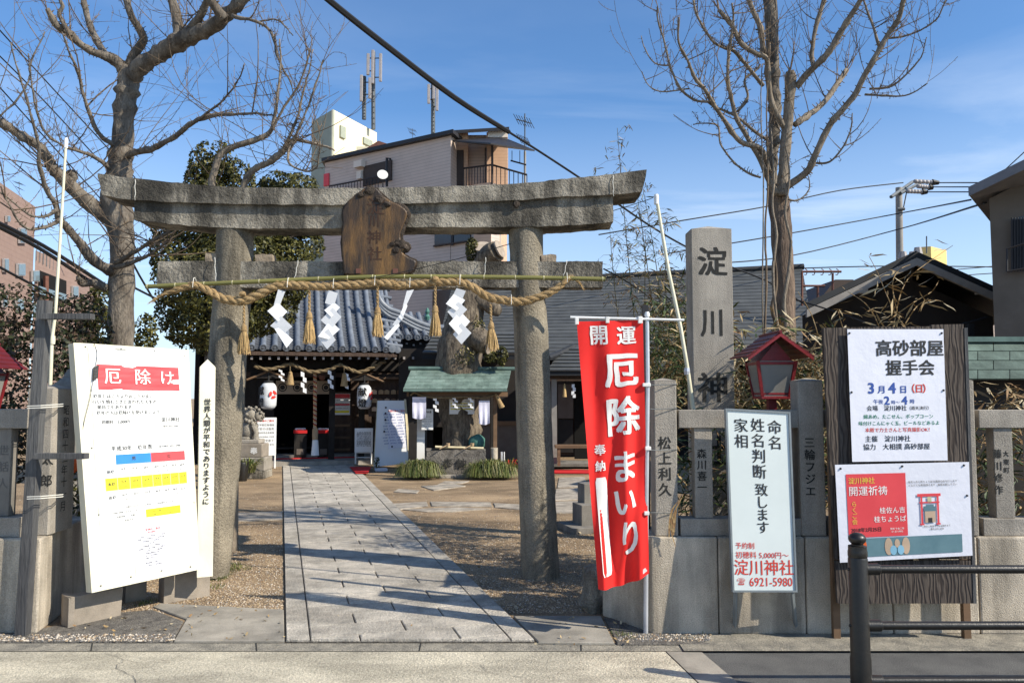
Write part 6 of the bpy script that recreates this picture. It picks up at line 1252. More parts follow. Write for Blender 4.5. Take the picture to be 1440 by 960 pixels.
def antenna(px, y0, y1, panels, lab, Y=47):
    t = empty('phone_antenna', P(px, y1, Y), lab, 'antenna', 'mobile phone antenna masts on the roofs'); mb = MB(); mb.tube([P(px, y0, Y), P(px, y1, Y)], .13, 8)
    for k in range(14): mb.tube([P(px-1.5, y0+(y1-y0)*k/14, Y-.1), P(px+1.5, y0+(y1-y0)*k/14, Y-.1)], .05, 4)
    mb.build('mast', 'steel_grey', t)
    for x, ya, yb in panels:
        mb = MB(); p, q = P(x, yb, Y-.3), P(x, ya, Y-.3); mb.box(p.x-.085, p.x+.085, Y-.4, Y-.25, p.z, q.z); mb.build('panel_antenna', 'insulator', t, bevel=.02)
        mb = MB(); [mb.tube([P(x, yy, Y-.3), P(px, yy, Y)], .035, 4) for yy in (ya+6, yb-6)]; mb.build('bracket', 'steel_grey', t)
antenna(525, 73, 182, [(517.5, 76, 106), (524, 71, 118), (535, 76, 115)], 'tallest phone antenna mast, above the cream tower'); antenna(512, 108, 168, [(508, 106, 143), (520, 110, 139)], 'shorter phone antenna mast just west of the tallest one'); antenna(609, 118, 192, [(603, 119, 146), (610, 117, 140), (614.5, 119, 156)], 'lone phone antenna mast behind the pink house roof')
def tvant(x, y0, y1, Y, lab, s=1.0, grp='roof television antennas'):
    t = empty('tv_antenna', P(x, y1, Y), lab, 'antenna', grp); mb = MB(); mb.tube([P(x, y0, Y), P(x, y1, Y)], .025*s, 5); mb.build('mast', 'steel_grey', t)
    mb = MB()
    for yy, L in ((y0+(y1-y0)*.12, 12), (y0+(y1-y0)*.42, 8)):
        a, b = P(x-L*s, yy-3*s, Y), P(x+L*s*.8, yy+3*s, Y); mb.tube([a, b], .02*s, 4)
        for k in range(7): q = a+(b-a)*k/6; d = V((.10, .3, -.08))*s; mb.tube([q-d, q+d], .012*s, 3)
    mb.build('elements', 'steel_grey', t)
tvant(738, 160, 250, 27.5, 'television antenna beside the roof terrace canopy', 1.0); tvant(580, 181, 197, 40, 'small television antenna far behind the pink house roof', .5); tvant(27, 255, 278, 36, 'television antenna on the pink brick block', .5)
# pink brick block far left
PB = empty('brick_apartment', (P(20, 400, 34).x, 34, 0), 'pink brick apartment block with pale windows and dark balcony', 'apartment building')
a, b = P(-140, 180, 24), P(50, 291, 36); b.z = b.z; dd = V((b.x-a.x, b.y-a.y, 0)); 
mb = MB(); zt = b.z; mb.prism([V((a.x, a.y, 0)), V((b.x, b.y, 0)), V((b.x, b.y, zt)), V((a.x, a.y, zt))], V((dd.y, -dd.x, 0)).normalized()*-6 if dd.x*0+dd.y > 0 else (0, 6, 0)); mb.build('wall', 'brick_pink', PB)
a2, b2 = P(50, 352, 36.02), P(112, 385, 41); mb = MB(); mb.prism([V((a2.x, a2.y, 0)), V((b2.x, b2.y, 0)), V((b2.x, b2.y, a2.z)), V((a2.x, a2.y, a2.z))], (-2, 6, 0)); mb.build('wall', 'brick_pink', PB)
nA = V((dd.y, -dd.x, 0)).normalized()
if nA.dot(V((0, 0, 0))-V(a)) < 0: nA = -nA
d2 = V((b2.x-a2.x, b2.y-a2.y, 0)); nB = V((d2.y, -d2.x, 0)).normalized()
if nB.dot(-V(a2)) < 0: nB = -nB
def pwin(x0, x1, y0, y1, which=0, m='glass_sky'):
    o, n_ = ((V((b.x, b.y, 0)), nA), (V((a2.x, a2.y, 0)), nB))[which]; o = o+n_*.03
    c = [hit(x, y, o, n_) for x, y in ((x0, y1), (x1, y1), (x1, y0), (x0, y0))]; mb = MB(); mb.prism(c, n_*.08); w_ = mb.build('window', 'insulator', PB)
    cc = sum(c, V((0, 0, 0)))/4; mb = MB(); mb.prism([cc+(q-cc)*.84+n_*.09 for q in c], n_*.02); mb.build('pane', m, w_)
for q in ((25, 35, 320, 342), (3, 9, 363, 382), (22, 33, 370, 388), (43, 53, 380, 396, 1), (1, 7, 414, 432), (21, 31, 420, 438), (100, 108, 402, 418, 1), (43, 50, 426, 440, 1), (7, 11, 303, 312)): pwin(*q)
o = V((a2.x, a2.y, 0)); mb = MB(); c = [hit(x, y, o+nB*.02, nB) for x, y in ((54, 413), (92, 423), (92, 395), (54, 380))]; mb.prism(c, nB*.05); mb.build('balcony_recess', 'interior', PB)
mb = MB(); c = [hit(x, y, o+nB*.3, nB) for x, y in ((54, 413), (92, 424), (92, 414), (54, 402))]; mb.prism(c, nB*.05); mb.build('balcony_glass', 'glass_sky', PB); mb = MB(); mb.tube([hit(65, 388, o+nB*.3, nB), hit(65, 425, o+nB*.3, nB)], .12, 5); mb.build('balcony_post', 'rust', PB)
mb = MB(); p, q = P(52, 345, 36), P(104, 378, 40.5); mb.tube([p, q], .04, 4); [mb.tube([p+(q-p)*k/12, p+(q-p)*k/12+V((0, 0, -.7))], .02, 3) for k in range(13)]; mb.build('roof_railing', 'steel_grey', PB)
# dark gabled house
DH = empty('dark_house', (P(1258, 600, 13).x, 13, 0), 'low dark house with black gable end behind the plank board', 'house')
YD = 13.0; ap = P(1258, 372, YD); el = P(1112, 441, YD); er_ = P(1400, 436, YD)
mb = MB(); w0, w1 = P(1128, 440, YD).x, P(1396, 440, YD).x
zw = lambda x: ap.z - abs(x-ap.x)*((ap.z-el.z)/(ap.x-el.x)) - .12
mb.prism([V((w0, YD, 0)), V((w1, YD, 0)), V((w1, YD, zw(w1))), V((ap.x, YD, ap.z-.12)), V((w0, YD, zw(w0)))], (3.4, 7.8, 0)); mb.build('wall', 'dark_wall', DH)
for e, nm in ((el, 0), (er_, 1)):
    mb = MB(); a_, b_2 = ap+V((0, -.7, 0)), e+V((0, -.7, 0)); mb.prism([a_, b_2, b_2+V((0, 0, .10)), a_+V((0, 0, .10))], (3.8, 8, 0)); mb.build('roof', 'black_roof', DH)
    mb = MB(); s_ = V((0, -.72, -.13)); mb.prism([ap+s_, e+s_, e+s_+V((0, 0, .12)), ap+s_+V((0, 0, .12))], (0, .06, 0)); mb.build('bargeboard', 'pole_grey', DH)
mb = MB(); mb.box(P(1171, 0, YD).x, P(1182, 0, YD).x, YD-.7, YD-.6, P(0, 420, YD).z, P(0, 409, YD).z); mb.box(P(1325, 0, YD).x, P(1336, 0, YD).x, YD-.7, YD-.6, P(0, 421, YD).z, P(0, 411, YD).z); mb.build('purlin_end', 'pole_grey', DH)
mb = MB(); mb.box(P(1345, 0, 12).x, P(1352, 0, 12).x, 12, 12.1, 0, P(0, 455, 12).z); mb.build('wall_corner_post', 'black_roof', DH)
# small far roofs
FH = empty('far_house', (P(1170, 440, 30).x, 30, 0), 'far brown roofed house peeping over the black gable', 'house'); mb = MB(); mb.prism([P(1150, 425, 30), P(1215, 425, 30), P(1200, 393, 30), P(1175, 393, 30)], (0, 5, 0)); mb.build('roof', 'trim_brown', FH); mb = MB(); a = P(1150, 425, 30); mb.box(a.x, P(1215, 0, 30).x, 30.1, 35, 0, a.z-.01); mb.build('wall', 'render_grey', FH)
FH = empty('far_house', (P(1370, 440, 22).x, 22, 0), 'far pale house with flat dark roof beside the beige wall', 'house'); mb = MB(); a, b = P(1352, 412, 22), P(1400, 404, 22); mb.box(a.x, b.x+.4, 22, 26, a.z-.1, b.z+.05); mb.build('roof', 'black_roof', FH); mb = MB(); mb.box(a.x+.2, b.x+.4, 22.2, 26, 0, a.z-.1); mb.build('wall', 'siding', FH)
# beige building far right
BH = empty('beige_house', (P(1430, 500, 11).x, 11, 0), 'grey beige rendered house with barred window and sloping eave', 'house')
a = P(1391, 280, 11.0); mb = MB(); mb.prism([V((a.x, 11, 0)), V((a.x+4, 9.2, 0)), V((a.x+4, 9.2, 6.5)), V((a.x, 11, a.z))], (4, 5, 0)); mb.build('wall', 'render_grey', BH)
a = P(1362, 274, 10.9); b = P(1470, 222, 9.8); mb = MB(); mb.prism([a, b, b+V((0, 0, .11)), a+V((0, 0, .11))], (3.1, 4, 0)); mb.build('eave', 'fascia', BH); mb = MB(); mb.prism([a+V((0, -.03, -.02)), b+V((0, -.03, -.02)), b+V((0, -.03, .10)), a+V((0, -.03, .10))], (0, .03, 0)); mb.build('fascia', 'fascia', BH)
pl_o = V((P(1391, 0, 11).x, 11, 0)); pl_n = V((-1.8, -4, 0)).normalized(); c = [hit(x, y, pl_o+pl_n*.02, pl_n) for x, y in ((1422, 382), (1450, 376), (1450, 302), (1422, 308))]; mb = MB(); mb.prism(c, pl_n*.03); wn = mb.build('window', 'glass_dark', BH)
mb = MB()
for k in range(7): p, q = hit(1423+k*4, 382, pl_o+pl_n*.12, pl_n), hit(1423+k*4, 306, pl_o+pl_n*.12, pl_n); mb.tube([p, q], .012, 5)
mb.tube([hit(1416, 382, pl_o+pl_n*.25, pl_n), hit(1416, 350, pl_o+pl_n*.25, pl_n), hit(1450, 340, pl_o+pl_n*.25, pl_n)], .015, 5); mb.tube([hit(1416, 382, pl_o+pl_n*.25, pl_n), hit(1450, 376, pl_o+pl_n*.25, pl_n)], .015, 5); mb.build('window_bars', 'trim_dark', BH)
# green copper lean-to roof behind the fence
GR = empty('copper_roofed_shed', (P(1420, 600, 7.6).x, 7.6, 0), 'small shed with green copper shingle roof behind the fence', 'shed')
Yg = 7.4
for i in range(4):
    y0, y1 = 480+i*13.0, 480+(i+1)*13.0; Ya, Yb2 = Yg+.5-.14*i, Yg+.5-.14*(i+1); off = (i % 2)*22
    for x in range(1352-off, 1560, 45):
        xa = max(x, 1352); 
        p = [P(xa+.6, y1, Yb2), P(x+44.4, y1, Yb2), P(x+44.4, y0+1, Ya), P(xa+.6, y0+1, Ya)]; mb = MB(); mb.prism(p, (0, .01, -.012)); mb.build('copper_shingle', 'copper_shade', GR)
mb = MB(); p, q = P(1350, 478, Yg+.5), P(1560, 474, Yg+.5); mb.box(p.x, q.x, Yg+.45, Yg+.6, p.z-.02, p.z+.03); mb.build('ridge', 'copper_dark', GR); sb('wall', 'wood_black', 1356, 1580, 532, 760, Yg+.2, .1, GR)
# utility pole
UP = empty('utility_pole', P(1265, 470, 24), 'concrete utility pole with crossarms rising behind the black gable', 'utility pole'); Yu = 24
mb = MB(); mb.tube([P(1267, 500, Yu), P(1264, 264, Yu)], [.12, .095], 12); mb.build('pole', 'pole_grey', UP, smooth=True)
for x0, y0, x1, y1, dy in ((1253, 277, 1283, 256, -.15), (1266, 272, 1296, 256, .25)): mb = MB(); mb.tube([P(x0, y0, Yu+dy-.4), P(x1, y1, Yu+dy+.8)], .055, 5); mb.build('crossarm', 'steel_grey', UP)
for (x0, y0, x1, y1) in ((1288, 255, 1320, 257), (1292, 262, 1312, 264), (1278, 269, 1304, 270)):
    a, b = P(x0, y0, Yu), P(x1, y1, Yu); mb = MB(); [mb.ball(a+(b-a)*k/6, (.09, .07, .07), 8, 5) for k in range(5)]; mb.build('insulator', 'insulator', UP, smooth=True); mb = MB(); mb.tube([a+(b-a)*.72, b], [.1, .06], 8); mb.build('cable_clamp', 'cable', UP)
mb = MB(); mb.tube([P(1275, 270, Yu), P(1271, 290, Yu), P(1268, 300, Yu)], .02, 4); [mb.tube([P(1262, y, Yu-.13), P(1272, y, Yu-.13)], .05, 5) for y in (294, 365)]; mb.build('pole_fitting', 'steel_grey', UP)
mb = MB(); [mb.lathe(P(x, y, Yu-.5), [(.1, 0), (.14, .1), (.1, .3)], 8) for x, y in ((1270, 368), (1284, 368), (1291, 362))]; mb.tube([P(1262, 374, Yu-.5), P(1300, 372, Yu-.5)], .05, 5); mb.build('transformer_fitting', 'insulator', UP)
YBd = empty('yellow_block', P(1305, 470, 70), 'plain yellow apartment block far behind the utility pole', 'building')
a, b, c = P(1288, 358, 71.5), P(1309, 355, 71), P(1331, 352, 73); a.z = b.z = c.z
vw('wall', 'yellow_wall', a, b, .1, 0, YBd); vw('wall', 'yellow_wall', b+V((.02, 0, 0)), c, .1, 0, YBd)
mb = MB(); mb.tube([P(1303, 332, 69), P(1303, 356, 69)], .06, 4); mb.build('mast', 'steel_grey', YBd)
AF = empty('roof_frame', P(1155, 420, 20), 'rusty laundry pole frame on a roof beside the bare ginkgo', 'frame'); mb = MB()
for q in (((1128, 430), (1128, 382)), ((1128, 382), (1183, 382)), ((1171, 384), (1171, 412)), ((1128, 402), (1160, 402)), ((1150, 402), (1150, 424))): mb.tube([P(*q[0], 20), P(*q[1], 20)], .03, 5)
for x in (1132, 1143, 1155, 1166, 1176): mb.tube(smooth_path([P(x, 378, 20), P(x+3, 380, 20), P(x+2, 386, 20), P(x-1, 386, 20)], 2), .012, 4)
mb.build('bars', 'rust', AF)
# ================================================================ wires
def wire(pts, r, lab, name='overhead_wire', m='cable', cat='wire', seg=5):
    q = smooth_path([tuple(P(x, y, Y))+(rr,) for (x, y, Y), rr in zip(pts, r if hasattr(r, '__len__') else [r]*len(pts))], seg); mb = MB(); mb.tube([V(p[:3]) for p in q], [p[3] for p in q], 6); return mb.build(name, m, label=lab, cat=cat, smooth=True)
wire([(405, -50, 6.6), (462, 0, 7.0), (540, 62, 7.5), (640, 138, 8.2), (716, 186, 8.8)], [.030, .030, .030, .029, .026], 'thick black sleeved cable crossing the sky above the torii', 'thick_cable', cat='cable')
wire([(716, 186, 8.8), (760, 214, 9.2), (815, 250, 9.8), (865, 284, 10.2), (915, 318, 10.8), (965, 347, 11.3), (1020, 372, 12), (1080, 396, 12.7), (1135, 430, 13)], .013, 'black wire running on from the thick cable down to the dark house')
wire([(160, 280, 9), (230, 385, 8.6), (310, 398, 8.3), (400, 402, 8.0)], .006, 'thin wire sagging past the west pillar to the rope') if False else None
wire([(520, 391, 6.55), (560, 384, 6.6), (640, 365, 6.65), (720, 342, 6.7)], .0035, 'thin black wire running from the plaque to the east pillar'); wire([(760, 331, 7.4), (835, 305, 8), (905, 283, 8.6), (918, 278, 8.8)], .0045, 'thin black wire from the east pillar to the leaning slim pole')
wire([(849, 378, 8.5), (885, 398, 9), (915, 420, 9.6), (945, 452, 10), (975, 480, 10.5)], .008, 'dark wire descending through the bamboo behind the gate')
for q, lab in ((((-30, 90, 30), (60, 190, 34), (160, 300, 38)), 'first of the fine wires in the sky over the brick block'), (((-30, 10, 30), (70, 120, 34), (190, 250, 38)), 'uppermost fine wire crossing behind the bare branches'), (((-30, 50, 30), (60, 140, 34), (180, 270, 38)), 'fine wire just under the uppermost one'), (((-30, 300, 16), (60, 345, 18), (150, 402, 20)), 'heavy black wire sagging before the brick block'), (((-30, 305, 16.5), (60, 352, 18.5), (150, 412, 20)), 'second heavy wire just below the heaviest one'), (((-30, 360, 16), (60, 408, 18), (120, 440, 20)), 'lower wire in front of the brick windows'), (((-30, 130, 30), (60, 225, 34), (150, 320, 38)), 'fine wire lowest in the west sky'),
               (((150, 300, 20), (230, 440, 22), (300, 480, 24)), 'dark wire beyond the ginkgo trunk'), (((190, 405, 20), (240, 430, 22), (310, 462, 24)), 'wire dipping behind the west gate pillar')): wire(q, .028 if 'heav' not in lab else .045, lab)
for q, lab in ((((842, 330, 20), (960, 310, 21), (1080, 290, 22), (1180, 268, 23), (1270, 257, 24)), 'wire from the utility pole crossarm toward the stele'), (((1318, 257, 24), (1380, 257, 20), (1480, 258, 16)), 'top wire leaving the pole insulators'), (((1310, 263, 24), (1380, 263, 20), (1480, 264, 16)), 'middle wire leaving the pole insulators'), (((1302, 270, 24), (1380, 270, 20), (1480, 271, 16)), 'lowest wire leaving the pole insulators'), (((930, 358, 21), (1100, 330, 22), (1265, 300, 23), (1365, 281, 14)), 'wire passing the middle of the utility pole to the beige eave'), (((980, 372, 21), (1110, 360, 22), (1265, 322, 23), (1386, 285, 11.2)), 'lower wire drooping to the beige house corner'),
               (((1100, 378, 24), (1265, 374, 24), (1500, 377, 24)), 'wire crossing low beyond the yellow block'), (((1270, 385, 30), (1400, 374, 30), (1500, 362, 30)), 'slanting wire in front of the yellow block'), (((1270, 395, 30), (1400, 384, 30), (1500, 384, 30)), 'lowest wire in front of the yellow block'), (((1386, 262, 11), (1412, 240, 11), (1450, 205, 11)), 'wire rising steeply from the beige eave')): wire(q, .018 if q[0][2] > 12 else .008, lab)
wire([(1115, 420, 12), (1180, 440, 11.5), (1240, 462, 11), (1270, 466, 11)], .012, 'drooping service wire across the black gable wall'); wire([(1240, 460, 11.5), (1320, 462, 11.5), (1388, 446, 11.5)], .016, 'slack black cable looped to the beige house wall')
# ================================================================ bare trees
class Tree:
    def __init__(s, name, loc, lab, m='bark', tw='twig'): s.t = empty(name, loc, lab, 'tree'); s.m = m; s.tw = tw; s.paths = []; s.mb = MB()
    def limb(s, pts, Y0_, Y1_, name='branch', n=10, amp=.012, m=None, seg=5, knob=0, shoots=True):
        Pp, Rr = limb_pts(pts, Y0_, Y1_, seg); Rr = [r*(.84 if name != 'trunk' else .95) for r in Rr]
        if knob:
            for i in range(1, len(Rr)-1):
                if random.random() < knob: Rr[i] *= random.uniform(1.1, 1.35)
        mb = MB(); mb.tube(Pp, Rr, n)
        if amp: roughen(mb, amp, 8, random.randrange(50), amp*.6)
        mb.build(name, m or s.m, s.t, smooth='all')
        if shoots: s.paths.append((Pp, Rr)); s.nubs(Pp, Rr)
        return Pp, Rr
    def nubs(s, Pp, Rr):
        for i in range(2, len(Pp)-1):
            for _ in range(3):
                if random.random() < .5:
                    d = (Pp[i]-Pp[i-1]).normalized(); o = V((random.gauss(0, 1), random.gauss(0, 1), random.gauss(.2, 1))); o = (o - d*o.dot(d)).normalized(); q = Pp[i-1]+(Pp[i]-Pp[i-1])*random.random(); L = random.uniform(.012, .04); r = min(.006, Rr[i]*.4)
                    s.mb.tube([q+o*Rr[i]*.7, q+o*(Rr[i]+L*.6)+d*L*.2, q+o*(Rr[i]+L)+V((0, 0, L*.3))], [r, r*.75, r*.55], 4, cap=False)
    def tips(s, n=5, L=.7, r=.006):
        for Pp, Rr in s.paths:
            if Rr[-1] > .009:
                for _ in range(n):
                    d = (Pp[-1]-Pp[-3]).normalized(); s.shoot(Pp[-1], d+V((random.gauss(0, .5), random.gauss(0, .4), random.uniform(.3, 1.2))), L*random.uniform(.5, 1.2), r, 1, .3, .7)
    def shoot(s, p, d, L, r, sub=2, curve=.35, up=.5, spur=True):
        n = 7; pts = [p]; rad = [r]; d = d.normalized(); q = p.copy(); c = V((random.gauss(0, 1), random.gauss(0, 1), random.gauss(0, 1)))*curve/n
        for i in range(n):
            d = (d + c + V((0, 0, up/n)) + V((random.gauss(0, .05), random.gauss(0, .05), random.gauss(0, .05)))).normalized(); q = q + d*L/n; pts.append(q.copy()); rad.append(max(.0022, r*(1-(i+1)/n*.8)))
        s.mb.tube(pts, rad, 4, cap=False)
        for i in range(1, n):
            if sub > 0 and random.random() < .42:
                dd = (pts[i+1 if i < n else i]-pts[i-1]).normalized(); o = V((random.gauss(0, 1), random.gauss(0, .8), random.gauss(.3, .7))).normalized(); s.shoot(pts[i], dd*.6+o*.75, L*random.uniform(.25, .55), rad[i]*.65, sub-1, curve, up)
            if spur and random.random() < .6:
                o = V((random.gauss(0, 1), random.gauss(0, 1), random.gauss(0, 1))).normalized(); s.mb.tube([pts[i], pts[i]+o*random.uniform(.012, .035)], [rad[i]*.8, rad[i]*.6], 3, cap=False)
    def sprout(s, n, L0, L1, r0=.006, up=.6, seed_lo=.1, sub=2, out=1.0, curve=.4):
        for _ in range(n):
            Pp, Rr = random.choices(s.paths, [sum((a-b).length for a, b in zip(q[0], q[0][1:])) for q in s.paths])[0]; i = int(len(Pp)*random.uniform(seed_lo, .98)); d = V((random.gauss(0, 1)*out, random.gauss(0, .7)*out, random.uniform(.0, 1.1))).normalized()
            L = random.uniform(L0, L1); s.shoot(Pp[i], d, L, min(r0*random.uniform(.6, 1.2), Rr[i]*.7), sub, curve, up)
    def done(s): s.mb.build('twigs', s.tw, s.t, kind='stuff')
def limb_pts(pts, Y0_, Y1_, seg):
    q = smooth_path([(x, y, r, i/(len(pts)-1)) for i, (x, y, r) in enumerate(pts)], seg); return [P(a[0], a[1], Y0_+(Y1_-Y0_)*a[3]) for a in q], [max(.0022, S(a[2], Y0_+(Y1_-Y0_)*a[3])) for a in q]
YL_ = 9.4
A = Tree('ginkgo_tree', P(170, 720, YL_), 'big bare ginkgo with forked crown behind the white notice board')
A.limb([(172, 760, 24), (170, 600, 20), (170, 480, 18), (171, 400, 17), (172, 340, 17), (165, 300, 22), (162, 275, 20), (168, 245, 17), (171, 210, 15.5), (176, 150, 14), (180, 118, 15), (181, 96, 13)], YL_, YL_, 'trunk', 18, .02, knob=.15, shoots=False)
A.limb([(160, 310, 15), (130, 290, 13), (110, 272, 12), (92, 255, 11), (76, 238, 9), (66, 222, 8), (55, 206, 8), (25, 188, 7), (0, 172, 6.5), (-40, 152, 5), (-90, 140, 4)], YL_, YL_-.8, knob=.2)
A.limb([(98, 262, 6), (104, 250, 6), (100, 243, 7), (94, 246, 5)], YL_-.2, YL_-.2, n=8)
A.limb([(178, 100, 10), (160, 84, 9), (140, 76, 7), (118, 66, 6), (95, 45, 6), (80, 35, 6), (66, 13, 4)], YL_, YL_-.6, knob=.25); A.limb([(150, 80, 6), (132, 50, 6), (122, 20, 5), (115, -15, 4.5), (112, -40, 4)], YL_, YL_+.4)
A.limb([(183, 96, 10), (190, 74, 8), (202, 56, 7), (194, 38, 6), (182, 15, 5.5), (174, -20, 5)], YL_, YL_-.3); A.limb([(100, 50, 4), (84, 22, 3.5), (88, 8, 3), (78, -10, 2)], YL_-.5, YL_-.5)
A.limb([(183, 112, 13), (200, 92, 13), (224, 76, 13), (246, 62, 14), (262, 54, 13), (285, 44, 12), (305, 34, 12), (322, 18, 10), (340, 2, 9), (360, -20, 8)], YL_, YL_-.9, knob=.35, n=14)
A.limb([(252, 58, 10), (250, 30, 9), (242, 0, 8), (236, -30, 7)], YL_-.3, YL_-.3, knob=.2); A.limb([(262, 50, 8), (278, 28, 7), (290, 4, 6), (300, -25, 5)], YL_-.4, YL_-.8); A.limb([(316, 26, 9), (304, 12, 8), (294, -4, 7), (288, -25, 6)], YL_-.8, YL_-1.0)
A.limb([(326, 22, 4), (345, 27, 3), (362, 31, 2.8), (376, 40, 2.5), (386, 56, 2.4), (390, 78, 2), (397, 95, 1.8), (408, 115, 1.5), (412, 128, 1)], YL_-.9, YL_-1.2, seg=3, n=6); A.limb([(366, 30, 2), (385, 27, 1.6), (400, 36, 1.4), (412, 50, 1)], YL_-.9, YL_-1.2, n=5)
A.limb([(172, 222, 6), (190, 214, 5.5), (212, 210, 5), (232, 200, 4.5), (252, 188, 4.3), (272, 172, 4), (300, 163, 3.6), (330, 161, 2.5), (360, 160, 1.8), (385, 163, 1)], YL_, YL_-1.4, knob=.2, n=8); A.limb([(268, 175, 2.6), (290, 160, 2.2), (315, 140, 1.8), (335, 112, 1.4), (343, 90, .9)], YL_-.8, YL_-1.4, n=5)
A.limb([(160, 382, 9), (140, 372, 9), (122, 355, 8), (110, 338, 7), (95, 322, 6), (84, 308, 5), (76, 285, 4), (64, 262, 3.5), (56, 235, 3), (54, 200, 2.5), (40, 150, 2), (26, 100, 1.4), (14, 60, 1)], YL_-.1, YL_-1.5, knob=.3, n=8)
A.limb([(84, 308, 4), (70, 318, 3), (50, 322, 2.5), (30, 315, 2.2), (14, 290, 1.8), (0, 262, 1.4)], YL_-1.2, YL_-1.8, n=6); A.limb([(80, 295, 3.5), (60, 305, 2.5), (40, 300, 2), (20, 285, 1.6), (0, 270, 1.2)], YL_-1.2, YL_-1.6, n=6)
A.limb([(150, 405, 7), (130, 398, 6.5), (115, 398, 6), (110, 390, 4)], YL_-.1, YL_-.4, n=8); A.limb([(162, 370, 5), (176, 362, 4), (200, 348, 3.2), (220, 335, 2.5), (240, 325, 1.6)], YL_-.2, YL_-1, n=6); A.limb([(162, 376, 5), (185, 370, 3.5), (210, 358, 2.5), (236, 340, 1.6)], YL_-.2, YL_-1, n=6)
A.limb([(160, 205, 4), (140, 190, 3.5), (122, 150, 3), (112, 110, 2.5), (100, 80, 2), (86, 45, 1.2)], YL_-.1, YL_-.8, n=6); A.limb([(158, 240, 4), (140, 225, 3.5), (110, 212, 3), (88, 205, 2.4), (60, 180, 2), (45, 120, 1.5), (40, 75, 1)], YL_-.1, YL_-.9, n=6)
A.limb([(0, 165, 1.6), (30, 132, 1.6), (42, 108, 1.6), (44, 85, 1.4), (64, 45, 1)], YL_-.8, YL_-.8, n=5)
A.tips(3, .8); A.sprout(58, .8, 1.9, .0085, .6, sub=1, curve=.7); A.sprout(36, .35, 1.2, .0075, .55, sub=2); A.sprout(70, .1, .4, .006, .3, sub=1)
A.done()
B = Tree('pollarded_tree', P(322, 720, 8.1), 'slender bare pollarded tree rising behind the west gate pillar', 'bark_pale')
B.limb([(322, 800, 13), (324, 600, 12), (325, 450, 12), (322, 350, 11), (312, 310, 9), (298, 265, 5.5), (303, 235, 5), (312, 215, 4.6), (335, 204, 4.4), (360, 197, 4.2), (380, 186, 3.6), (386, 165, 2.6), (392, 120, 2), (395, 80, 1.4), (393, 55, 1)], 8.1, 8.0, 'trunk', 10, .008, seg=4)
B.limb([(322, 330, 9), (335, 290, 6), (345, 256, 6), (358, 238, 5.4), (378, 228, 5.2), (396, 214, 5), (412, 198, 4.6), (425, 198, 3.2), (450, 204, 2.2), (470, 212, 1.4)], 8.1, 7.8, knob=.2, n=8)
B.limb([(396, 214, 3), (408, 190, 2.6), (420, 160, 2.2), (432, 110, 1.6), (440, 70, 1.0)], 7.9, 7.7, n=5); B.limb([(412, 198, 3), (425, 170, 2.4), (440, 130, 1.8), (455, 85, 1.0)], 7.8, 7.6, n=5); B.limb([(380, 186, 2.4), (400, 150, 2), (425, 110, 1.6), (440, 55, 1)], 8, 7.8, n=5); B.limb([(412, 200, 3), (405, 225, 2), (425, 240, 1.6), (445, 235, 1.2), (450, 200, .8)], 7.8, 7.5, n=5)
B.paths = B.paths[1:]+[(B.paths[0][0][22:], B.paths[0][1][22:])]
B.sprout(46, .3, 1.15, .0055, .7, sub=1, curve=.5); B.sprout(26, .3, .8, .004, -.3, sub=0, curve=.8); B.done()
C_ = Tree('ginkgo_tree', P(1100, 720, 8.0), 'bare twin-stemmed ginkgo with dry vines on its trunk, beside the stele', 'bark', 'twig')
YR_ = 8.0
C_.limb([(1104, 760, 20), (1104, 600, 17), (1104, 475, 16), (1102, 400, 15.5), (1099, 330, 15), (1096, 290, 15.5), (1092, 262, 14)], YR_, YR_, 'trunk', 16, .016, 'bark_ridged', shoots=False)
C_.limb([(1088, 272, 9), (1085, 240, 9), (1087, 200, 9.5), (1090, 160, 10), (1088, 120, 9.5), (1086, 80, 10.5), (1085, 40, 11), (1083, 0, 11), (1082, -40, 10)], YR_+.1, YR_+.1, 'stem', 12, .012, knob=.15)
C_.limb([(1099, 275, 9), (1102, 240, 9), (1105, 200, 9), (1108, 165, 8.5), (1111, 133, 8.5), (1112, 112, 9), (1111, 100, 7)], YR_-.15, YR_-.15, 'stem', 12, .01, 'bark_pale')
def CL(z, r0, r1, d=0, **k):
    pts = [(860+x/2.483, y/2.483, r0+(r1-r0)*i/(len(z)-1)) for i, (x, y) in enumerate(z)]; C_.limb(pts, YR_-.15, YR_-.15+d, n=8, amp=.005, m='bark_pale', knob=.15, **k)
CL([(645, 305), (700, 240), (760, 180), (820, 80), (870, 0), (900, -60)], 6, 4, -.6); CL([(595, 665), (650, 625), (690, 590), (712, 540), (760, 440), (800, 390), (850, 330), (880, 270), (915, 210), (960, 130), (1000, 70), (1020, 0), (1035, -60)], 6.5, 4, -.9)
CL([(640, 435), (690, 400), (740, 360), (790, 290), (820, 245)], 5, 4.4, .5); CL([(575, 680), (545, 620), (520, 560), (480, 490), (440, 420), (420, 350), (405, 270), (410, 180), (418, 130), (425, 60), (420, 10)], 5, 1.5, -.5); CL([(550, 600), (520, 520), (450, 495), (400, 430), (360, 370), (330, 320), (290, 270), (265, 210), (235, 150), (235, 60)], 5, 1.6, -1.0)
CL([(340, 355), (290, 350), (240, 310), (205, 230), (185, 150), (160, 60), (160, 20)], 2.6, 1, -.4); CL([(270, 310), (180, 320), (130, 300), (105, 250)], 1.4, .7); CL([(205, 230), (150, 220), (115, 170), (104, 125)], 1.5, .7); CL([(605, 450), (560, 360), (545, 270), (540, 205), (500, 185), (450, 150), (420, 90), (375, 35)], 5, 3.5, -.5)
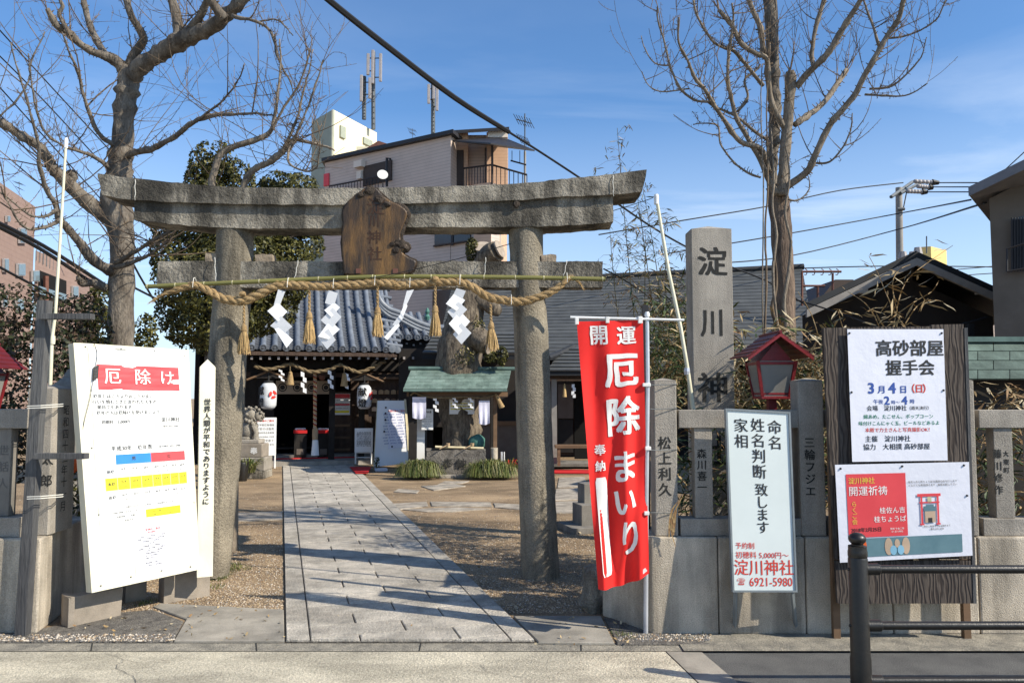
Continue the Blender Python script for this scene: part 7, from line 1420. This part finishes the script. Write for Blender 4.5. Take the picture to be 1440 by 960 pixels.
CL([(705, 235), (700, 180), (715, 90), (742, 0), (750, -40)], 4, 3.5); CL([(545, 490), (500, 460), (440, 410), (390, 385), (350, 370)], 3, 1.8); CL([(710, 570), (760, 565), (810, 510), (835, 450), (840, 395)], 2, .9, -.5); CL([(885, 330), (960, 335), (1040, 330), (1104, 290)], 2, .8, -.4); CL([(900, 312), (980, 300), (1040, 250), (1080, 200), (1100, 130)], 2.2, .8, -.4)
CL([(965, 135), (1030, 125), (1090, 100), (1140, 60), (1165, 0)], 2, .9, -.4); CL([(940, 180), (915, 100), (890, 30), (870, -30)], 2.6, 1.5); CL([(530, 300), (480, 240), (430, 180), (400, 170), (350, 140), (300, 60), (285, 0)], 3.4, 1.6, -.5); CL([(520, 620), (470, 600), (420, 560), (380, 500), (370, 440), (310, 430), (285, 435)], 2.2, .9); CL([(530, 190), (520, 100), (490, 30), (470, -30)], 5, 4)
CL([(440, 390), (475, 340), (465, 280), (500, 250), (520, 225)], 2.5, 1.5); CL([(600, 690), (650, 700), (690, 660), (685, 610)], 1.8, .8)
C_.tips(4, .6); C_.sprout(95, .25, .95, .006, .8, sub=1, curve=.35); C_.sprout(60, .12, .5, .005, .5, sub=1); C_.done()
for k, pts in enumerate([[(1096, 475, 2.2), (1090, 430, 2.2), (1087, 380, 2), (1092, 330, 2), (1086, 290, 1.8), (1088, 250, 1.5), (1084, 180, 1.2)], [(1075, 480, 1.6), (1078, 400, 1.6), (1076, 320, 1.4), (1080, 260, 1.2), (1078, 160, 1), (1083, 60, .8)], [(1108, 470, 3.5), (1102, 430, 3), (1108, 390, 2.6), (1112, 340, 2.2), (1104, 300, 2), (1110, 250, 1.4), (1104, 200, 1)], [(1098, 470, 3), (1090, 450, 3), (1086, 430, 3), (1092, 400, 2), (1088, 350, 1.6)], [(1073, 470, 1.1), (1072, 380, 1.1), (1074, 270, 1), (1070, 170, .9), (1072, 90, .7)]]):
    Pp, Rr = limb_pts(pts, YR_-.32, YR_-.3, 5); mb = MB(); mb.tube(Pp, Rr, 6); roughen(mb, .006, 12, k); mb.build('dry_vine', 'bark_pale' if k % 2 == 0 else 'twig', label=['brown vine climbing the shaded edge of the ginkgo trunk', 'thin vine hanging free just west of the ginkgo trunk', 'thickest twisted vine up the middle of the ginkgo trunk', 'short gnarled vine low on the ginkgo trunk', 'finest hanging vine left of the ginkgo trunk'.replace('left', 'west')][k], cat='vine', smooth='all')
# ================================================================ evergreens, hedges
def evergreen(name, blobs, n, size, mats, trunk, lab, asp=.5, **k):
    t = empty(name, V((P(trunk[0], 500, trunk[2]).x, trunk[2], 0)), lab, 'tree', k.get('group')); Pp, Rr = limb_pts([(x, y, r) for x, y, r in trunk[3]], trunk[2], trunk[2], 4); mb = MB(); mb.tube(Pp, Rr, 10); roughen(mb, .02, 5); mb.build('trunk', 'bark', t, smooth='all')
    mb = MB()
    for b in blobs:
        c = V(b[0]); s0 = Pp[min(len(Pp)-1, int(len(Pp)*random.uniform(.4, .9)))]
        q = [s0+(c-s0)*i/4+V((random.gauss(0, .05), random.gauss(0, .05), random.gauss(0, .05))) for i in range(5)]; mb.tube(q, [.05, .04, .03, .02, .01], 5)
    mb.build('limbs', 'bark', t); leafmass('crown', blobs, n, size, mats, t, asp=asp, **k.get('lm', {})); return t
Ye = 13.5
evergreen('evergreen_tree', [pb(300, 232, Ye, 34, 33), pb(330, 252, Ye, 30, 28), pb(282, 258, Ye, 26, 30), pb(300, 300, Ye, 60, 50), pb(250, 355, Ye, 44, 50), pb(300, 400, Ye, 72, 62, 1), pb(260, 440, Ye, 38, 48), pb(330, 350, Ye, 60, 60), pb(240, 310, Ye, 30, 34), pb(300, 460, Ye, 60, 40)], 30000, .075, LD, (300, 0, Ye, [(300, 700, 14), (300, 500, 12), (302, 360, 10), (302, 250, 5)]), 'tall dark evergreen with rounded top behind the west side of the gate')
evergreen('evergreen_tree', [pb(408, 266, Ye+1, 38, 24), pb(380, 300, Ye+1, 50, 46), pb(430, 300, Ye+1, 38, 36), pb(405, 335, Ye+1, 48, 38), pb(400, 385, Ye+.6, 45, 50), pb(370, 430, Ye+.6, 50, 45), pb(455, 285, Ye+1, 18, 16)], 20000, .075, LD, (330, 0, Ye+.9, [(318, 668, 11), (326, 540, 10), (350, 450, 8), (398, 330, 7), (400, 270, 4)]), 'lower round evergreen between the dark evergreen and the tiled roof')
leafmass('hedge', [pb(30, 455, 8.6, 70, 50), pb(110, 470, 8.8, 50, 60), pb(60, 530, 8.4, 90, 70), pb(-40, 480, 8.5, 60, 60), pb(150, 600, 8.6, 60, 80), pb(20, 620, 8.3, 90, 60)], 13000, .055, LH, None, label='brown and green hedge mass behind the west fence', cat='hedge', kind='stuff')
leafmass('shrub', [pb(140, 445, 10.2, 28, 44), pb(118, 500, 10.2, 30, 50), pb(205, 470, 10.6, 18, 30), pb(165, 480, 10.6, 20, 30)], 4000, .06, LD, None, label='dark green shrub at the foot of the big ginkgo', cat='shrub')
leafmass('shrub', [pb(180, 590, 7.8, 50, 60), pb(225, 640, 8.2, 40, 60), pb(120, 690, 6.6, 26, 40)], 3000, .045, LD, None, label='low dark shrub in the shade behind the white notice board', cat='shrub')
# stone lantern glimpsed beside the white board
sl2 = empty('stone_lantern', P(104, 640, 7.5), 'round-capped stone lantern half hidden behind the white board', 'stone lantern')
for nm, y0, prof in (('cap', 548, [(.16, 0), (.15, .05), (.07, .12), (.05, .13)]), ('finial', 534, [(.05, 0), (.07, .03), (.03, .10)]), ('fire_box', 585, [(.09, 0), (.09, .24)]), ('platform', 600, [(.12, 0), (.14, .05), (.12, .09)]), ('shaft', 700, [(.08, -.3), (.07, .7)])):
    mb = MB(); mb.lathe(P(100, y0, 7.5), prof, 14); mb.build(nm, 'granite_dark', sl2, smooth=True, ang=40)
fw_ = empty('white_banner_stack', P(150, 660, 7.0), 'x', 'x') if False else None
mb = MB(); mb.prism([P(97, 655, 6.4), P(103, 640, 6.4), P(108, 658, 6.4), P(101, 665, 6.4)], (0, .05, 0)); mb.build('orange_cloth', 'orange', label='scrap of orange cloth between west fence and white board', cat='cloth')
# bamboo behind the banner and along the fence
def leaf_blades(mb, c, n, L, spread, mats, droop=.6, wd=.12):
    for _ in range(n):
        a = random.uniform(0, 6.283); el = random.uniform(-droop-.3, .6); d = V((math.cos(a)*math.cos(el), math.sin(a)*math.cos(el), math.sin(el))); p = V(c)+V((random.gauss(0, 1), random.gauss(0, 1), random.gauss(0, 1)))*spread
        l = L*random.uniform(.6, 1.25); s = d.cross(V((random.gauss(0, .6), random.gauss(0, .6), 1))).normalized()*l*wd*.5; dr = V((0, 0, -l*.22*droop)); cu = d.cross(s).normalized()*l*.06
        p1 = p+d*l*.4+cu; p2 = p+d*l*.75+dr*.5; p3 = p+d*l+dr*1.4; m = random.choice(mats)
        mb.add([p, p1-s, p1+s, p2-s*.7, p2+s*.7, p3], [(0, 1, 2), (1, 3, 4, 2), (3, 5, 4)], m)
def bamboo(name, culms, lab, nl, L, mats, mnames, r=.008, group=None, spread=.08, frac=(.35, 1)):
    t = empty(name, V((P(culms[0][0][0], 500, culms[0][2]).x, culms[0][2], 0)), lab, 'bamboo', group); lm = MB()
    for (x0, y0), (x1, y1), Y, lean in culms:
        pts = [P(x0+(x1-x0)*k/8+lean*math.sin(math.pi*k/8)*6, y0+(y1-y0)*k/8, Y) for k in range(9)]; mb = MB(); mb.tube(pts, [r*(1-.65*k/8) for k in range(9)], 6); mb.build('culm', 'culm', t, smooth='all')
        for k in range(nl):
            u = random.uniform(*frac)*8; i = min(7, int(u)); c = pts[i]+(pts[i+1]-pts[i])*(u-i); o = V((random.gauss(0, 1), random.gauss(0, .8), random.gauss(.2, .6))).normalized()*random.uniform(.08, .34); lm.tube([c, c+o*.6+V((0, 0, .03)), c+o], [.0024, .0018, .001], 3, m=len(mnames)-1, cap=False)
            leaf_blades(lm, c+o, random.randint(3, 7), L, .02, mats)
    lm.build('leaves', mnames, t, kind='stuff')
MX = LS + LB + ['twig']
bamboo('bamboo_clump', [((905, 560), (868, 180), 9.2, -.4), ((930, 560), (893, 255), 8.8, .5), ((912, 560), (908, 330), 8.9, -.5), ((940, 560), (905, 270), 9.0, 1), ((955, 560), (950, 380), 8.6, .4), ((890, 560), (858, 330), 9.1, -.8), ((925, 570), (925, 400), 8.5, .8), ((948, 570), (935, 320), 8.7, -.6)], 'thin dark bamboo culms with withered leaves between banner and stele', 34, .11, [0, 1, 2, 3, 4, 5, 6, 6, 7], MX, group=None)
mb = MB()
for _ in range(420): c = P(random.uniform(905, 972), random.gauss(500, 45), random.uniform(7.0, 8.6)); leaf_blades(mb, c, 7, .12, .05, [3, 4, 4, 5, 5, 5, 7, 0])
mb.build('bamboo_leaves', MX, label='dense green and tan bamboo leaves between banner pole and stele', cat='bamboo', kind='stuff')
mb = MB()
for _ in range(620):
    x = random.uniform(1005, 1172); top = 478 + 38*math.sin(x*.09)+ (10 if 1050 < x < 1115 else 0); c = P(x, random.uniform(top, 640), random.uniform(5.95, 6.9) if x > 1045 else random.uniform(6.6, 7.4)); leaf_blades(mb, c, 6, .14, .06, [0, 0, 1, 2, 3, 4, 5, 6, 7])
mb.build('bamboo_leaves', MX, label='dry straw-coloured bamboo leaves massed behind the red lantern', cat='bamboo', kind='stuff')
mb = MB()
for _ in range(900): c = P(random.uniform(930, 1440), random.uniform(590, 740), random.uniform(5.7, 6.6)); leaf_blades(mb, c, 5, .11, .06, [4, 5, 5, 5, 5, 1, 3, 0], wd=.14)
for _ in range(60): c = P(random.uniform(1365, 1440), random.uniform(550, 600), random.uniform(5.7, 6.2)); leaf_blades(mb, c, 2, .16, .05, [0, 1, 2, 3])
mb.build('bamboo_leaves', MX, label='shaded bamboo leaves seen through the gaps of the stone fence', cat='bamboo', kind='stuff')
# dry bamboo sprays over the plank board
t = empty('dry_bamboo', P(1250, 470, 5.9), 'long dry straw-coloured bamboo leaves arching above the plank board', 'bamboo'); lm = MB()
for q in ([(1290, 480), (1262, 445), (1245, 410), (1235, 385), (1222, 360)], [(1255, 470), (1262, 430), (1272, 400), (1290, 380), (1340, 345)], [(1190, 480), (1182, 450), (1178, 435)], [(1240, 470), (1230, 445), (1215, 425), (1192, 410)], [(1270, 460), (1290, 430), (1310, 422), (1326, 424)], [(1262, 440), (1255, 400), (1264, 380), (1280, 372)], [(1150, 470), (1140, 440), (1122, 410)], [(1250, 450), (1285, 425), (1310, 410), (1320, 395)]):
    pts = [P(x, y, 5.9+random.uniform(-.1, .1)) for x, y in smooth_path(q, 4)]; mb = MB(); mb.tube(pts, [.0045*(1-.6*i/len(pts)) for i in range(len(pts))], 5); mb.build('stem', 'leaf_straw_1', t)
    for p in pts[2:]:
        if random.random() < .42: leaf_blades(lm, p, 2, .15, .02, [0, 0, 1, 2], droop=.5, wd=.10)
for x, y in ((1186, 440), (1176, 468), (1192, 470), (1243, 425), (1262, 455), (1225, 440), (1245, 462), (1295, 398), (1310, 392), (1250, 440), (1140, 470), (1132, 490), (1145, 500), (1120, 480)): leaf_blades(lm, P(x, y, 5.9), 3, .15, .03, [0, 0, 1, 2], wd=.12)
lm.build('leaves', MX, t, kind='stuff')
# spray of brown leaf caught on the fence front and sprig near the wall foot
mb = MB()
for q, w_ in (([(964, 690), (956, 705), (948, 722), (944, 745), (950, 768)], .006), ([(958, 700), (946, 715), (942, 735), (941, 755)], .008), ([(952, 712), (948, 735), (947, 752)], .01)):
    pts = [P(x, y, 5.26) for x, y in smooth_path(q, 3)]
    for i in range(len(pts)-1): k = math.sin(math.pi*(i+.5)/len(pts))*w_; mb.add([pts[i]-V((k, 0, 0)), pts[i]+V((k, 0, 0)), pts[i+1]+V((k, .002, 0)), pts[i+1]-V((k, .002, 0))], [(0, 1, 2, 3)], i % 2)
mb.build('dead_leaf', ['leaf_straw_1', 'leaf_straw_3'], label='long brown dead leaf hanging over the fence rail by the banner', cat='leaf')
# fallen leaves and chips
mb = MB()
for _ in range(260):
    x = random.uniform(100, 900); y = random.choice([random.uniform(700, 905), random.uniform(850, 905)])
    p = G(x, y, .02); s = (p - AX0).dot(PR)
    if 0 < s < Wd and random.random() < .8: continue
    leaf_blades(mb, p, 1, .035, .0, [0, 1, 2, 3], droop=0, wd=.4)
mb.v = [(x, y, max(.004, min(z, .035))) for x, y, z in mb.v]
mb.build('fallen_leaves', LS, label='scattered dry leaves on gravel and verge', cat='leaves', kind='stuff')
# overhanging street-side branches outside the frame whose shade crosses the path: a bare tree over the pavement to the east
